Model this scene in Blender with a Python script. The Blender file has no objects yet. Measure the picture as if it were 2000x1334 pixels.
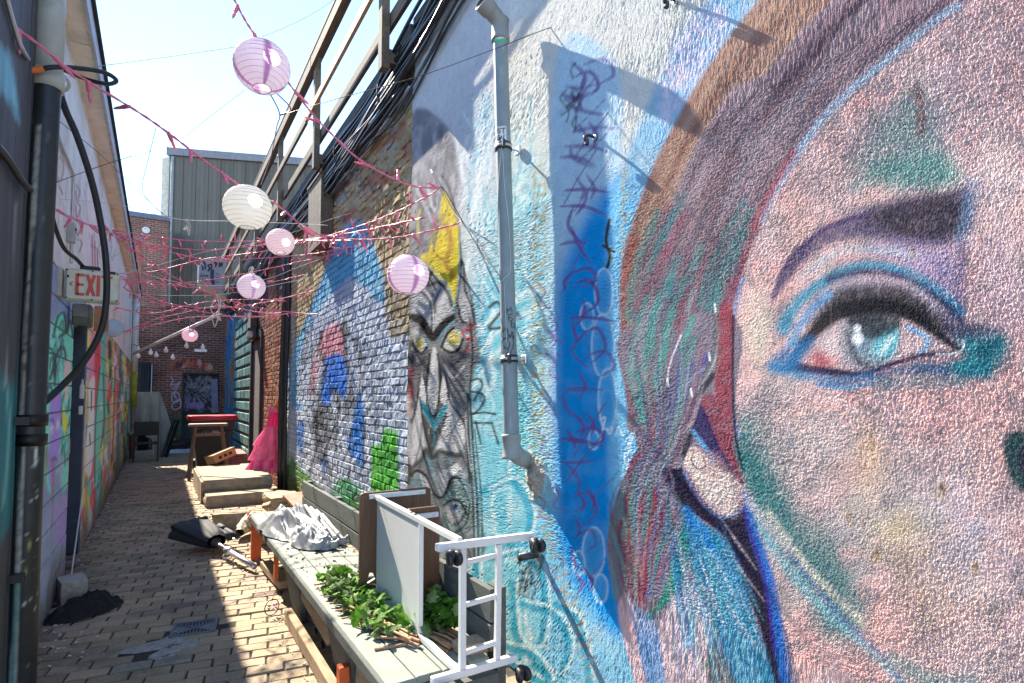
import bpy, math, random
import numpy as np
from mathutils import Vector, Matrix
random.seed(7); rng = np.random.default_rng(7)
sc = bpy.context.scene
COL = sc.collection
# ------------------------------------------------------------------ camera, sky, sun, exposure
F = 1100.0; UVP = 310.0; VROW = 776.0; CAMZ = 1.55
YAW = math.atan((1000 - UVP) / F); PIT = math.atan(52 / F); SH = VROW - 667 - 52
cam = bpy.data.cameras.new('camera'); camo = bpy.data.objects.new('camera', cam); COL.objects.link(camo)
camo.location = (0, 0, CAMZ); camo.rotation_euler = (math.pi / 2 + PIT, 0, -YAW)
cam.sensor_width = 36; cam.lens = 36 * F / 2000; cam.shift_y = SH / 2000; cam.clip_start = 0.05; cam.clip_end = 500
sc.camera = camo
SUN_AZ = math.radians(10.8); SUN_EL = math.radians(41.8)
w = bpy.data.worlds.new('World'); sc.world = w; w.use_nodes = True
nt = w.node_tree; bg = nt.nodes['Background']
sky = nt.nodes.new('ShaderNodeTexSky'); sky.sky_type = 'NISHITA'; sky.sun_disc = False
sky.sun_elevation = SUN_EL; sky.sun_rotation = -SUN_AZ; sky.air_density = 1.0; sky.dust_density = 0.0; sky.ozone_density = 2.5; sky.altitude = 1500
nt.links.new(sky.outputs[0], bg.inputs[0]); bg.inputs[1].default_value = 0.14
sl = bpy.data.lights.new('sun', 'SUN'); sl.energy = 4.5; sl.angle = math.radians(0.5); sl.color = (1.0, 0.90, 0.74)
so = bpy.data.objects.new('sun', sl); COL.objects.link(so); so.location = (-3, 15, 14)
SDIR = Vector((math.sin(SUN_AZ) * math.cos(SUN_EL), -math.cos(SUN_AZ) * math.cos(SUN_EL), -math.sin(SUN_EL)))
so.rotation_euler = SDIR.to_track_quat('-Z', 'Y').to_euler()
sc.cycles.max_bounces = 12; sc.cycles.diffuse_bounces = 8
sc.view_settings.view_transform = 'Standard'; sc.view_settings.look = 'None'
sc.view_settings.exposure = 2.02; sc.view_settings.gamma = 1.0; sc.view_settings.use_curve_mapping = False

# ------------------------------------------------------------------ tracing: photo pixel <-> place
fwv = np.array([math.sin(YAW) * math.cos(PIT), math.cos(YAW) * math.cos(PIT), math.sin(PIT)])
rtv = np.array([math.cos(YAW), -math.sin(YAW), 0.0]); upv = np.cross(rtv, fwv); CP = np.array([0, 0, CAMZ])
def proj(P):
    q = np.asarray(P, float) - CP; d = q @ fwv; d = np.where(d < 0.15, 0.15, d)
    return 1000 + F * (q @ rtv) / d, 667 + SH - F * (q @ upv) / d
def ray(u, v): return fwv + rtv * ((u - 1000) / F) - upv * ((v - 667 - SH) / F)
def onx(u, v, X): r = ray(u, v); return Vector(CP + r * (X / r[0]))
def ony(u, v, Y): r = ray(u, v); return Vector(CP + r * (Y / r[1]))
def onz(u, v, Z): r = ray(u, v); return Vector(CP + r * ((Z - CAMZ) / r[2]))
def lin(c):
    c = np.asarray(c, float) / 255.0
    return np.where(c <= 0.04045, c / 12.92, ((c + 0.055) / 1.055) ** 2.4)
def S(r, g, b, k=0.95): return tuple(np.minimum(lin((r, g, b)) * k, 0.9))

# ------------------------------------------------------------------ materials
def pm(name, base, var=0.25, scale=8.0, rough=0.8, bump=0.2, bscale=60.0, bdist=0.004, metal=0.0, attr=None, spec=0.4,
       base2=None, stain=None, stain_scale=2.0, stain_lo=0.55, stain_hi=0.75, trans=0.0, rnd=0.0, wave=None, coord='Position', speck=0.0):
    m = bpy.data.materials.new(name); m.use_nodes = True; t = m.node_tree; N = t.nodes; L = t.links
    b = N['Principled BSDF']; b.inputs['Roughness'].default_value = rough; b.inputs['Metallic'].default_value = metal
    b.inputs['Specular IOR Level'].default_value = spec
    if coord == 'Position': co = N.new('ShaderNodeNewGeometry').outputs['Position']
    else: co = N.new('ShaderNodeTexCoord').outputs[coord]
    nz = N.new('ShaderNodeTexNoise'); nz.inputs['Scale'].default_value = scale; nz.inputs['Detail'].default_value = 8; nz.inputs['Roughness'].default_value = 0.65
    L.new(co, nz.inputs['Vector'])
    if wave:
        mp = N.new('ShaderNodeMapping'); mp.inputs['Scale'].default_value = wave; L.new(co, mp.inputs['Vector']); L.new(mp.outputs[0], nz.inputs['Vector'])
    if attr:
        a = N.new('ShaderNodeAttribute'); a.attribute_name = attr; src = a.outputs['Color']
    else:
        rg = N.new('ShaderNodeRGB'); rg.outputs[0].default_value = (*base, 1); src = rg.outputs[0]
    def mix(fac, A, B, mode='MIX'):
        x = N.new('ShaderNodeMix'); x.data_type = 'RGBA'; x.blend_type = mode
        if isinstance(fac, float): x.inputs[0].default_value = fac
        else: L.new(fac, x.inputs[0])
        for i, q in ((6, A), (7, B)):
            if isinstance(q, tuple): x.inputs[i].default_value = (*q, 1)
            else: L.new(q, x.inputs[i])
        return x.outputs[2]
    def ramp(v, lo, hi, a=0.0, bb=1.0):
        r = N.new('ShaderNodeMapRange'); r.inputs[1].default_value = lo; r.inputs[2].default_value = hi; r.inputs[3].default_value = a; r.inputs[4].default_value = bb
        L.new(v, r.inputs[0]); return r.outputs[0]
    if base2: src = mix(ramp(nz.outputs[0], 0.35, 0.65), src, tuple(base2))
    vv = ramp(nz.outputs[0], 0.3, 0.7, 1 - var, 1 + var)
    cb = N.new('ShaderNodeCombineColor'); [L.new(vv, cb.inputs[i]) for i in range(3)]
    src = mix(1.0, src, cb.outputs[0], 'MULTIPLY')
    if rnd:
        oi = N.new('ShaderNodeObjectInfo'); rv = ramp(oi.outputs['Random'], 0, 1, 1 - rnd, 1 + rnd)
        c2 = N.new('ShaderNodeCombineColor'); [L.new(rv, c2.inputs[i]) for i in range(3)]
        src = mix(1.0, src, c2.outputs[0], 'MULTIPLY')
    if stain:
        n2 = N.new('ShaderNodeTexNoise'); n2.inputs['Scale'].default_value = stain_scale; n2.inputs['Detail'].default_value = 10; n2.inputs['Roughness'].default_value = 0.7
        L.new(co, n2.inputs['Vector']); src = mix(ramp(n2.outputs[0], stain_lo, stain_hi), src, tuple(stain))
    if speck:
        n4 = N.new('ShaderNodeTexNoise'); n4.inputs['Scale'].default_value = 170; n4.inputs['Detail'].default_value = 3; L.new(co, n4.inputs['Vector'])
        src = mix(ramp(n4.outputs[0], 0.60, 0.72, 0.0, speck), src, (0.03, 0.03, 0.035))
    L.new(src, b.inputs['Base Color'])
    if trans:
        b.inputs['Transmission Weight'].default_value = 0
        tr = N.new('ShaderNodeBsdfTranslucent'); L.new(src, tr.inputs[0]); ms = N.new('ShaderNodeMixShader'); ms.inputs[0].default_value = trans
        L.new(b.outputs[0], ms.inputs[1]); L.new(tr.outputs[0], ms.inputs[2]); L.new(ms.outputs[0], N['Material Output'].inputs[0])
    if bump:
        n3 = N.new('ShaderNodeTexNoise'); n3.inputs['Scale'].default_value = bscale; n3.inputs['Detail'].default_value = 6; n3.inputs['Roughness'].default_value = 0.6
        L.new(co, n3.inputs['Vector']); bp = N.new('ShaderNodeBump'); bp.inputs['Strength'].default_value = bump; bp.inputs['Distance'].default_value = bdist
        if wave: L.new(mp.outputs[0], n3.inputs['Vector'])
        L.new(n3.outputs[0], bp.inputs['Height']); L.new(bp.outputs[0], b.inputs['Normal'])
    return m
M = {}
M['stucco'] = pm('painted_stucco', (1, 1, 1), var=0.10, scale=14, rough=0.9, bump=1.0, bscale=190, bdist=0.010, attr='paint', spec=0.04, speck=0.75)
M['brickpaint'] = pm('painted_brick', (1, 1, 1), var=0.22, scale=22, rough=0.85, bump=0.7, bscale=45, bdist=0.012, attr='paint', spec=0.1)
M['mortar'] = pm('mortar', (1, 1, 1), attr='paint', var=0.3, scale=20, rough=0.95, bump=0.6, bscale=60, bdist=0.01)
M['blockpaint'] = pm('painted_block', (1, 1, 1), var=0.12, scale=18, rough=0.75, bump=0.3, bscale=90, bdist=0.004, attr='paint')
M['paver'] = pm('clay_paver', (1, 1, 1), var=0.25, scale=60, rough=0.9, bump=0.5, bscale=140, bdist=0.003, attr='paint', stain=(0.10, 0.095, 0.08), stain_scale=1.6, stain_lo=0.52, stain_hi=0.72)
M['joint'] = pm('joint_sand', (0.045, 0.038, 0.03), var=0.5, scale=30, rough=1.0, bump=0.6, bscale=120)
M['ground'] = pm('far_ground', (0.11, 0.10, 0.09), var=0.3, scale=3, rough=0.95)
M['concrete'] = pm('concrete', (0.34, 0.27, 0.19), var=0.28, scale=14, rough=0.95, bump=0.7, bscale=70, bdist=0.008, stain=(0.15, 0.12, 0.09), stain_scale=5)
M['greywall'] = pm('grey_render', (0.25, 0.25, 0.25), var=0.2, scale=4)

# ------------------------------------------------------------------ mesh helpers
ORG = {}
def link(o, parent=None):
    COL.objects.link(o)
    if parent is not None: o.parent = parent; ORG[o.name] = ORG[parent.name]
    return o
def tag(o, label=None, cat=None, group=None, kind=None):
    if label: o['label'] = label
    if cat: o['category'] = cat
    if group: o['group'] = group
    if kind: o['kind'] = kind
    return o
def thing(name, label, cat, loc=(0, 0, 0), group=None):
    o = bpy.data.objects.new(name, None); o.empty_display_size = 0.1; COL.objects.link(o); o.location = loc; ORG[o.name] = Vector(loc)
    return tag(o, label, cat, group)
def mk(name, V, Fc, mat, parent=None, smooth=False, cols=None, kind=None):
    off = ORG[parent.name] if parent is not None else Vector((0, 0, 0))
    V = np.asarray(V, float).reshape(-1, 3) - np.array(off)
    me = bpy.data.meshes.new(name); me.from_pydata(V.tolist(), [], [tuple(int(i) for i in f) for f in Fc])
    if mat: me.materials.append(M[mat] if isinstance(mat, str) else mat)
    if smooth: me.polygons.foreach_set('use_smooth', [True] * len(me.polygons))
    if cols is not None:
        a = me.color_attributes.new('paint', 'FLOAT_COLOR', 'POINT'); c = np.ones((len(V), 4), np.float32); c[:, :3] = cols; a.data.foreach_set('color', c.ravel())
    o = bpy.data.objects.new(name, me); link(o, parent)
    if parent is None: ORG[o.name] = Vector((0, 0, 0))
    if kind: o['kind'] = kind
    return o
class MB:
    def __init__(s): s.V = []; s.F = []; s.sm = False
    def add(s, V, Fc):
        n = len(s.V); s.V += [tuple(v) for v in V]; s.F += [tuple(i + n for i in f) for f in Fc]; return s
    def box(s, c, d, rz=0.0, R=None, jit=0.0):
        c = Vector(c); h = [x / 2 for x in d]; R = R or Matrix.Rotation(rz, 3, 'Z')
        P = [c + R @ Vector((x * h[0] + random.uniform(-jit, jit), y * h[1] + random.uniform(-jit, jit), z * h[2] + random.uniform(-jit, jit))) for x in (-1, 1) for y in (-1, 1) for z in (-1, 1)]
        return s.add(P, [(0, 1, 3, 2), (4, 6, 7, 5), (0, 4, 5, 1), (2, 3, 7, 6), (0, 2, 6, 4), (1, 5, 7, 3)])
    def bbox(s, a, b): return s.box([(a[i] + b[i]) / 2 for i in range(3)], [abs(b[i] - a[i]) for i in range(3)])
    def cbox(s, c, d, ch=0.006, R=None):   # chamfered box
        c = Vector(c); R = R or Matrix.Identity(3); h = [x / 2 for x in d]; ch = min(ch, min(h) * 0.45)
        import itertools
        P = []; idx = {}
        for sg in itertools.product((-1, 1), repeat=3):
            for ax in range(3):
                p = [sg[i] * (h[i] if i == ax else h[i] - ch) for i in range(3)]
                idx[(sg, ax)] = len(P); P.append(c + R @ Vector(p))
        Fc = []
        for ax in range(3):
            a, b = (ax + 1) % 3, (ax + 2) % 3
            for sgn in (-1, 1):
                q = []
                for (i, j) in ((-1, -1), (1, -1), (1, 1), (-1, 1)):
                    g = [0, 0, 0]; g[ax] = sgn; g[a] = i; g[b] = j; q.append(idx[(tuple(g), ax)])
                Fc.append(q if sgn > 0 else q[::-1])
            for i in (-1, 1):
                for j in (-1, 1):
                    g1 = [0, 0, 0]; g2 = [0, 0, 0]; g1[ax] = -1; g2[ax] = 1; g1[a] = g2[a] = i; g1[b] = g2[b] = j; g1 = tuple(g1); g2 = tuple(g2)
                    Fc.append([idx[(g1, a)], idx[(g2, a)], idx[(g2, b)], idx[(g1, b)]])
        for sg in itertools.product((-1, 1), repeat=3): Fc.append([idx[(sg, k)] for k in range(3)])
        return s.add(P, Fc)
    def beam(s, a, b, wd, hd, up=(0, 0, 1), ch=0):
        a = Vector(a); b = Vector(b); y = (b - a); L = y.length; y = y / L; x = y.cross(Vector(up))
        if x.length < 1e-4: x = Vector((1, 0, 0))
        x.normalize(); z = x.cross(y); R = Matrix((x, y, z)).transposed()
        return s.cbox((a + b) / 2, (wd, L, hd), ch, R) if ch else s.box((a + b) / 2, (wd, L, hd), R=R)
    def tube(s, pts, r, n=8, cap=True):
        P = [Vector(p) for p in pts]; m = len(P); rr = r if isinstance(r, (list, tuple)) else [r] * m
        V = []; Fc = []; prev = None
        for i in range(m):
            t = (P[min(i + 1, m - 1)] - P[max(i - 1, 0)]).normalized()
            if prev is None:
                x = t.cross(Vector((0, 0, 1)))
                if x.length < 0.05: x = t.cross(Vector((1, 0, 0)))
            else: x = prev - t * prev.dot(t)
            x.normalize(); prev = x; y = t.cross(x)
            for k in range(n):
                a = 2 * math.pi * k / n; V.append(P[i] + (x * math.cos(a) + y * math.sin(a)) * rr[i])
        for i in range(m - 1):
            for k in range(n): Fc.append((i * n + k, i * n + (k + 1) % n, (i + 1) * n + (k + 1) % n, (i + 1) * n + k))
        if cap: Fc.append(tuple(range(n))[::-1]); Fc.append(tuple((m - 1) * n + k for k in range(n)))
        return s.add(V, Fc)
    def lathe(s, c, prof, n=20, axis=(0, 0, 1), cap=True):
        ax = Vector(axis).normalized(); c = Vector(c); x = ax.orthogonal().normalized(); y = ax.cross(x); V = []; Fc = []
        for (r, h) in prof:
            for k in range(n):
                a = 2 * math.pi * k / n; V.append(c + ax * h + (x * math.cos(a) + y * math.sin(a)) * r)
        m = len(prof)
        for i in range(m - 1):
            for k in range(n): Fc.append((i * n + k, i * n + (k + 1) % n, (i + 1) * n + (k + 1) % n, (i + 1) * n + k))
        if cap: Fc.append(tuple(range(n))[::-1]); Fc.append(tuple((m - 1) * n + k for k in range(n)))
        return s.add(V, Fc)
    def prism(s, poly, d):   # poly: list of 3-D points (planar), d: thickness vector
        n = len(poly); d = Vector(d); V = [Vector(p) for p in poly] + [Vector(p) + d for p in poly]
        return s.add(V, [tuple(range(n))[::-1], tuple(range(n, 2 * n))] + [(i, (i + 1) % n, n + (i + 1) % n, n + i) for i in range(n)])
    def build(s, name, mat, parent=None, smooth=False, kind=None): return mk(name, s.V, s.F, mat, parent, smooth, None, kind)
def crv(pts, k=6):
    """Catmull-Rom through 3-D points"""
    P = [Vector(p) for p in pts]; out = []
    for i in range(len(P) - 1):
        p0 = P[max(i - 1, 0)]; p1 = P[i]; p2 = P[i + 1]; p3 = P[min(i + 2, len(P) - 1)]
        for j in range(k):
            t = j / k; out.append(0.5 * ((2 * p1) + (p2 - p0) * t + (2 * p0 - 5 * p1 + 4 * p2 - p3) * t * t + (3 * p1 - p0 - 3 * p2 + p3) * t ** 3))
    out.append(P[-1]); return out
def copy_tree(o, parent=None):
    c = o.copy(); COL.objects.link(c); c.parent = parent; ORG[c.name] = ORG.get(o.name, Vector())
    for ch in [x for x in COL.objects if x.parent == o]: copy_tree(ch, c)
    return c

# ------------------------------------------------------------------ spray-paint engine (colours per wall vertex, traced in photo pixels)
def vnoise(x, y, seed=0):
    xi = np.floor(x).astype(np.int64); yi = np.floor(y).astype(np.int64); fx = x - xi; fy = y - yi
    fx = fx * fx * (3 - 2 * fx); fy = fy * fy * (3 - 2 * fy)
    def h(a, b):
        n = (a * 374761393 + b * 668265263 + seed * 1442695041) & 0x7fffffff; n = ((n ^ (n >> 13)) * 1274126177) & 0x7fffffff
        return ((n ^ (n >> 16)) & 0xffff) / 65535.0
    return (h(xi, yi) * (1 - fx) + h(xi + 1, yi) * fx) * (1 - fy) + (h(xi, yi + 1) * (1 - fx) + h(xi + 1, yi + 1) * fx) * fy
def fbm(x, y, seed=0, o=4):
    s = 0; a = 0.5
    for i in range(o): s = s + a * vnoise(x * 2 ** i, y * 2 ** i, seed + i); a *= 0.5
    return s / (1 - 0.5 ** o)
def cr2(pts, closed, k=5):
    P = np.asarray(pts, float); n = len(P); out = []
    if n < 3 and not closed: return P
    rg = range(n if closed else n - 1)
    for i in rg:
        g = (lambda j: P[j % n]) if closed else (lambda j: P[min(max(j, 0), n - 1)])
        p0, p1, p2, p3 = g(i - 1), g(i), g(i + 1), g(i + 2)
        for j in range(k):
            t = j / k; out.append(0.5 * (2 * p1 + (p2 - p0) * t + (2 * p0 - 5 * p1 + 4 * p2 - p3) * t * t + (3 * p1 - p0 - 3 * p2 + p3) * t ** 3))
    if not closed: out.append(P[-1])
    return np.array(out)
class Canvas:
    def __init__(s, P, base):
        u, v = proj(P); s.U = u.astype(np.float32); s.V = v.astype(np.float32); s.C = np.empty((len(u), 3), np.float32); s.C[:] = base
        s.ok = (s.U > -200) & (s.U < 2300) & (s.V > -300) & (s.V < 1700); s.sd = 0
        s.T = None
    def zoom(s, x0, y0, k): s.T = (x0, y0, k); return s
    def tp(s, pts):
        P = np.asarray(pts, float)
        if s.T: P = P[:, :2] / s.T[2] + np.array(s.T[:2])
        return P[:, :2]
    def wd(s, w): return (np.asarray(w, float) / (s.T[2] if s.T else 1))
    def sel(s, P, m):
        lo = P.min(0) - m; hi = P.max(0) + m
        return np.nonzero((s.U > lo[0]) & (s.U < hi[0]) & (s.V > lo[1]) & (s.V < hi[1]) & s.ok)[0]
    def put(s, idx, a, col, alpha, noise, ns):
        a = a * alpha
        if noise:
            s.sd += 11; nn = fbm(s.U[idx] / ns, s.V[idx] / ns, s.sd, 3); a = a * np.clip(1 - noise + noise * 3.6 * (nn - 0.25), 0, 1)
        s.C[idx] += (np.asarray(col, np.float32) - s.C[idx]) * a[:, None].astype(np.float32)
    def segd(s, idx, D, closed, W=None):
        u = s.U[idx]; v = s.V[idx]; best = np.full(len(idx), 1e9, np.float32); ins = np.zeros(len(idx), bool); n = len(D)
        for i in range(n if closed else n - 1):
            a = D[i]; b = D[(i + 1) % n]; dx, dy = b - a; L2 = dx * dx + dy * dy + 1e-9
            t = np.clip(((u - a[0]) * dx + (v - a[1]) * dy) / L2, 0, 1)
            d = np.sqrt((u - a[0] - t * dx) ** 2 + (v - a[1] - t * dy) ** 2)
            if W is not None: d = d - (W[i] + (W[(i + 1) % n] - W[i]) * t) / 2
            np.minimum(best, d, out=best)
            if closed and abs(dy) > 1e-9:
                c = ((a[1] > v) != (b[1] > v)); xx = a[0] + (v - a[1]) * dx / dy; ins ^= c & (u < xx)
        return best, ins
    def poly(s, pts, col, soft=3.0, alpha=1.0, smooth=True, noise=0.0, ns=12.0):
        P = s.tp(pts); soft = float(s.wd(soft)) + 0.3; D = cr2(P, True, 4) if smooth else P
        idx = s.sel(D, soft * 1.2)
        if len(idx) == 0: return s
        d, ins = s.segd(idx, D, True); sd = np.where(ins, -d, d); t = np.clip(0.5 - sd / (2 * soft), 0, 1)
        s.put(idx, t * t * (3 - 2 * t), col, alpha, noise, ns); return s
    def stroke(s, pts, w, col, soft=1.5, alpha=1.0, noise=0.0, ns=12.0, k=5):
        P = s.tp(pts); soft = float(s.wd(soft)) + 0.3; D = cr2(P, False, k); w = s.wd(w)
        W = np.full(len(D), float(w)) if w.ndim == 0 else np.interp(np.linspace(0, len(w) - 1, len(D)), range(len(w)), w)
        idx = s.sel(D, W.max() / 2 + soft * 1.2)
        if len(idx) == 0: return s
        d, _ = s.segd(idx, D, False, W); t = np.clip(0.5 - d / (2 * soft), 0, 1)
        s.put(idx, t * t * (3 - 2 * t), col, alpha, noise, ns); return s
    def blob(s, c, rx, ry, col, alpha=1.0, ang=0.0, p=1.0, noise=0.0, ns=12.0):
        c = s.tp([c])[0]; rx = float(s.wd(rx)); ry = float(s.wd(ry)); m = max(rx, ry)
        idx = s.sel(np.array([c]), m)
        if len(idx) == 0: return s
        x = s.U[idx] - c[0]; y = s.V[idx] - c[1]; ca, sa = math.cos(ang), math.sin(ang)
        q = np.sqrt(((x * ca + y * sa) / rx) ** 2 + ((-x * sa + y * ca) / ry) ** 2); a = np.clip(1 - q, 0, 1) ** p; a = a * a * (3 - 2 * a)
        s.put(idx, a, col, alpha, noise, ns); return s
def paint_stucco(c):
    R = random.Random(3)
    U, V = c.U, c.V
    c.T = None
    # ground coats of the different painters
    n = fbm(U / 60, V / 60, 5)[:, None]
    c.C[:] = np.array(S(206, 207, 202)) * (0.85 + 0.3 * n)
    c.poly([(880, 230), (1000, 180), (1085, 330), (1090, 700), (1100, 1400), (780, 1400), (840, 900), (930, 600)], S(168, 214, 222), 50, 0.95, noise=0.5, ns=40)
    c.poly([(925, 560), (1000, 500), (1040, 800), (1090, 1400), (900, 1400), (930, 900)], S(105, 196, 216), 30, 0.7, noise=0.7, ns=28)
    c.poly([(1040, 980), (1220, 1190), (1300, 1400), (1080, 1400)], S(128, 196, 226), 25, 0.9, noise=0.3, ns=30)
    c.poly([(795, -50), (1000, -50), (1010, 330), (900, 420), (795, 420)], S(196, 196, 202), 40, 0.7, noise=0.4, ns=50)
    c.poly([(1000, -60), (1300, -60), (1280, 200), (1180, 380), (1010, 300)], S(216, 215, 208), 40, 0.8, noise=0.3, ns=60)
    # white and cyan swirls
    for i in range(70):
        x = R.uniform(900, 1070); y = R.uniform(150, 1300); a = R.uniform(40, 120); b = R.uniform(-25, 25)
        col = S(232, 240, 240) if R.random() < 0.55 else S(90, 186, 208)
        c.stroke([(x, y), (x + b, y + a * 0.5), (x + b * 0.3, y + a), (x + b * 1.6, y + a * 1.4)], R.uniform(3, 9), col, 2.5, 0.55, noise=0.6)
    for k in range(7):
        c.stroke([(960 + 0, 250 + k * 14), (935 - k * 4, 330 + k * 22), (950, 430 + k * 26), (1010, 470 + k * 30)], 6, S(236, 242, 242), 3, 0.5, noise=0.5)
    for k in range(6):
        c.stroke([(925, 640 + k * 24), (960, 600 + k * 20), (1010, 560 + k * 20), (1060, 545 + k * 18)], 7, S(225, 238, 240) if k % 2 else S(70, 178, 205), 3, 0.7, noise=0.5)
    # lower cyan letterforms
    for L in ([(960, 1090), (1010, 1080), (1060, 1130), (1055, 1260), (1010, 1250), (1000, 1140)], [(1020, 1180), (1080, 1200), (1110, 1260), (1090, 1320), (1040, 1300)],
              [(930, 1080), (935, 1200), (990, 1290), (1060, 1334)], [(1085, 1180), (1130, 1220), (1150, 1330)], [(980, 1260), (1050, 1290), (1100, 1400)], [(945, 960), (1000, 940), (1035, 1000), (1020, 1060), (960, 1050)]):
        c.stroke(L, 15, S(40, 160, 190), 3, 0.85, noise=0.3); c.stroke([(x + 10, y - 6) for x, y in L], 7, S(225, 240, 240), 2, 0.7, noise=0.3)
    for k in range(4):
        c.stroke([(1012 + k * 9, 1160 + k * 3), (1024 + k * 9, 1120), (1040 + k * 8, 1088 - k * 3)], 7, S(45, 55, 60), 2, 0.8, noise=0.5)
    for k in range(4): c.blob((1016 + 3 * k, 1100 + 16 * k), 8, 8, S(35, 50, 55))
    c.poly([(1086, 110), (1200, 120), (1215, 300), (1205, 520), (1130, 620), (1086, 700)], S(176, 210, 230), 12, 0.9, noise=0.15, ns=30)  # pale blue put into the coat so the downpipe's shadow reads bluer
    # blue field with bubbles
    c.poly([(1086, 600), (1120, 470), (1165, 390), (1225, 340), (1250, 420), (1235, 700), (1262, 900), (1215, 1010), (1215, 1240), (1150, 1180), (1088, 1050)], S(14, 150, 222), 22, 1.0, noise=0.1, ns=40)
    c.poly([(1195, 380), (1255, 330), (1235, 480), (1228, 640), (1240, 800), (1262, 900), (1225, 990), (1200, 1080), (1190, 900), (1186, 620)], S(140, 204, 234), 12, 0.95, noise=0.25)
    c.poly([(1215, 340), (1300, 130), (1365, 20), (1440, -40), (1500, -40), (1360, 190), (1262, 380)], S(134, 188, 220), 14, 0.9, noise=0.35, ns=25)
    c.poly([(1290, 170), (1330, 60), (1400, 10), (1420, 60), (1360, 160), (1300, 240)], S(222, 208, 224), 18, 0.8, noise=0.75, ns=14)
    for i in range(26):
        x = R.uniform(1285, 1400); y = R.uniform(20, 210); c.stroke([(x, y), (x + R.uniform(-14, 18), y + R.uniform(10, 34)), (x + R.uniform(-20, 20), y + R.uniform(30, 60))], 4, S(232, 218, 232) if i % 2 else S(110, 170, 208), 2, 0.6)
    for (x, y, a, b) in [(1180, 570, 18, 46), (1178, 675, 22, 62), (1147, 618, 13, 26), (1186, 800, 14, 40), (1187, 780, 18, 60), (1159, 1078, 22, 48), (1130, 1100, 12, 24), (1173, 1150, 14, 28), (1160, 860, 10, 18)]:
        t = np.linspace(0, 2 * math.pi, 10)[:-1]; P = [(x + a * math.cos(q), y + b * math.sin(q)) for q in t]
        c.poly(P, S(120, 190, 232), 4, 0.6); c.poly([(px * 0.75 + (x + 3) * 0.25, py * 0.75 + (y + 5) * 0.25) for px, py in P], S(30, 156, 220), 10, 0.6)
        c.stroke(P + P[:1], 3, S(224, 238, 244), 2, 0.7)
    c.stroke([(1172, 820), (1182, 815), (1178, 835), (1172, 860)], 3, S(235, 242, 246), 1); c.stroke([(1186, 838), (1190, 848), (1197, 836)], 3, S(235, 242, 246), 1); c.stroke([(1202, 850), (1208, 834), (1215, 850)], 3, S(235, 242, 246), 1)
    # white scribbled edge beside the hair
    for i in range(26):
        y = 640 + i * 16; x = 1218 + 18 * math.sin(i / 5) + (i * 0.6)
        c.stroke([(x, y), (x + R.uniform(-12, 12), y + 12), (x + R.uniform(-6, 6), y + 26)], 4, S(228, 240, 244), 2, 0.7)
    # purple column of lettering
    PUR = S(118, 84, 152); RP = random.Random(11)
    y = 120
    while y < 1120:
        h = RP.uniform(34, 74); x = 1094 + RP.uniform(-6, 26); W2 = RP.uniform(52, 96); sk = RP.uniform(-10, 22); al = RP.uniform(0.6, 0.9); k = RP.randrange(6)
        if k in (0, 3): c.stroke([(x, y), (x + W2 * 0.5, y + sk * 0.3 + RP.uniform(-6, 8)), (x + W2, y + sk)], [3, RP.uniform(7, 12), 7, 2], PUR, 1.2, al, noise=0.3)
        if k in (1, 3, 4): c.stroke([(x + RP.uniform(0, 50), y), (x + RP.uniform(5, 45), y + h * 0.55), (x + RP.uniform(10, 55), y + h)], [2, RP.uniform(6, 10), 7, 2], PUR, 1.2, al, noise=0.3)
        if k in (2, 4): c.stroke([(x + W2 * 0.35, y + 6), (x + W2 * 0.8, y - 4), (x + W2, y + h * 0.5), (x + W2 * 0.6, y + h * 0.9)], [2, 8, 7, 2], PUR, 1.2, al, noise=0.3)
        if k in (5, 0): c.stroke([(x + W2, y - 14), (x + W2 * 0.55, y + h * 0.5), (x + W2 * 0.1, y + h * 1.3)], RP.uniform(2, 3.5), S(122, 90, 156), 1, al)
        if k == 5: c.stroke([(x + 10, y + 10), (x + 26, y + 34), (x + 20, y + 52)], [2, 9, 3], PUR, 1.2, al); c.stroke([(x + 30, y + 4), (x + 46, y + 30), (x + 40, y + 50)], [2, 9, 3], PUR, 1.2, al)
        if y > 500 and RP.random() < 0.5: c.stroke([(x - 40, y), (x - 24, y + 18), (x - 34, y + 40), (x - 14, y + 50)], 4, S(150, 112, 170), 1.5, 0.7, noise=0.4)
        y += h * RP.uniform(0.42, 0.72)
    DK = S(58, 58, 62)
    for i in range(12):
        x = 1108 + RP.uniform(-12, 24); y = 120 + RP.uniform(0, 120); c.stroke([(x, y), (x + RP.uniform(-16, 16), y + 14), (x + RP.uniform(-10, 10), y + 30)], 4, DK, 1.5, 0.6)
    # ochre lettering column
    OC = S(182, 150, 84)
    for i in range(52):
        y = 330 + i * 19.5; x = 1052 - 0.012 * (y - 330) + max(0, (y - 960)) * 0.33; k = RP.randrange(3)
        P = [[(x - 16, y), (x + 2, y - 5), (x + 16, y + 6)], [(x - 8, y - 10), (x - 6, y + 8), (x + 12, y + 12), (x + 14, y - 4)], [(x + 10, y - 10), (x - 10, y), (x + 8, y + 10)]][k]
        c.stroke(P, 3.5, OC, 1.6, 0.8, noise=0.6, ns=6)
    for i in range(14):
        y = 330 + i * 14; c.stroke([(1216, y), (1230 - i % 3 * 6, y + 7), (1212, y + 12)], 3.5, S(190, 165, 95), 1.5, 0.7, noise=0.5)
    c.stroke([(1190, 430), (1184, 470), (1192, 500), (1186, 522)], 6, S(70, 62, 40), 1.5); c.stroke([(1178, 480), (1200, 492)], 5, S(70, 62, 40), 1.5)
    # ---------------- long devil face
    c.zoom(790, 330, 3.606)
    GB = S(120, 120, 124); BK = S(26, 26, 28); DG = S(66, 66, 70); LG = S(190, 190, 194); WH = S(226, 226, 228); TE = S(70, 160, 178); YE = S(222, 200, 48)
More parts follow.
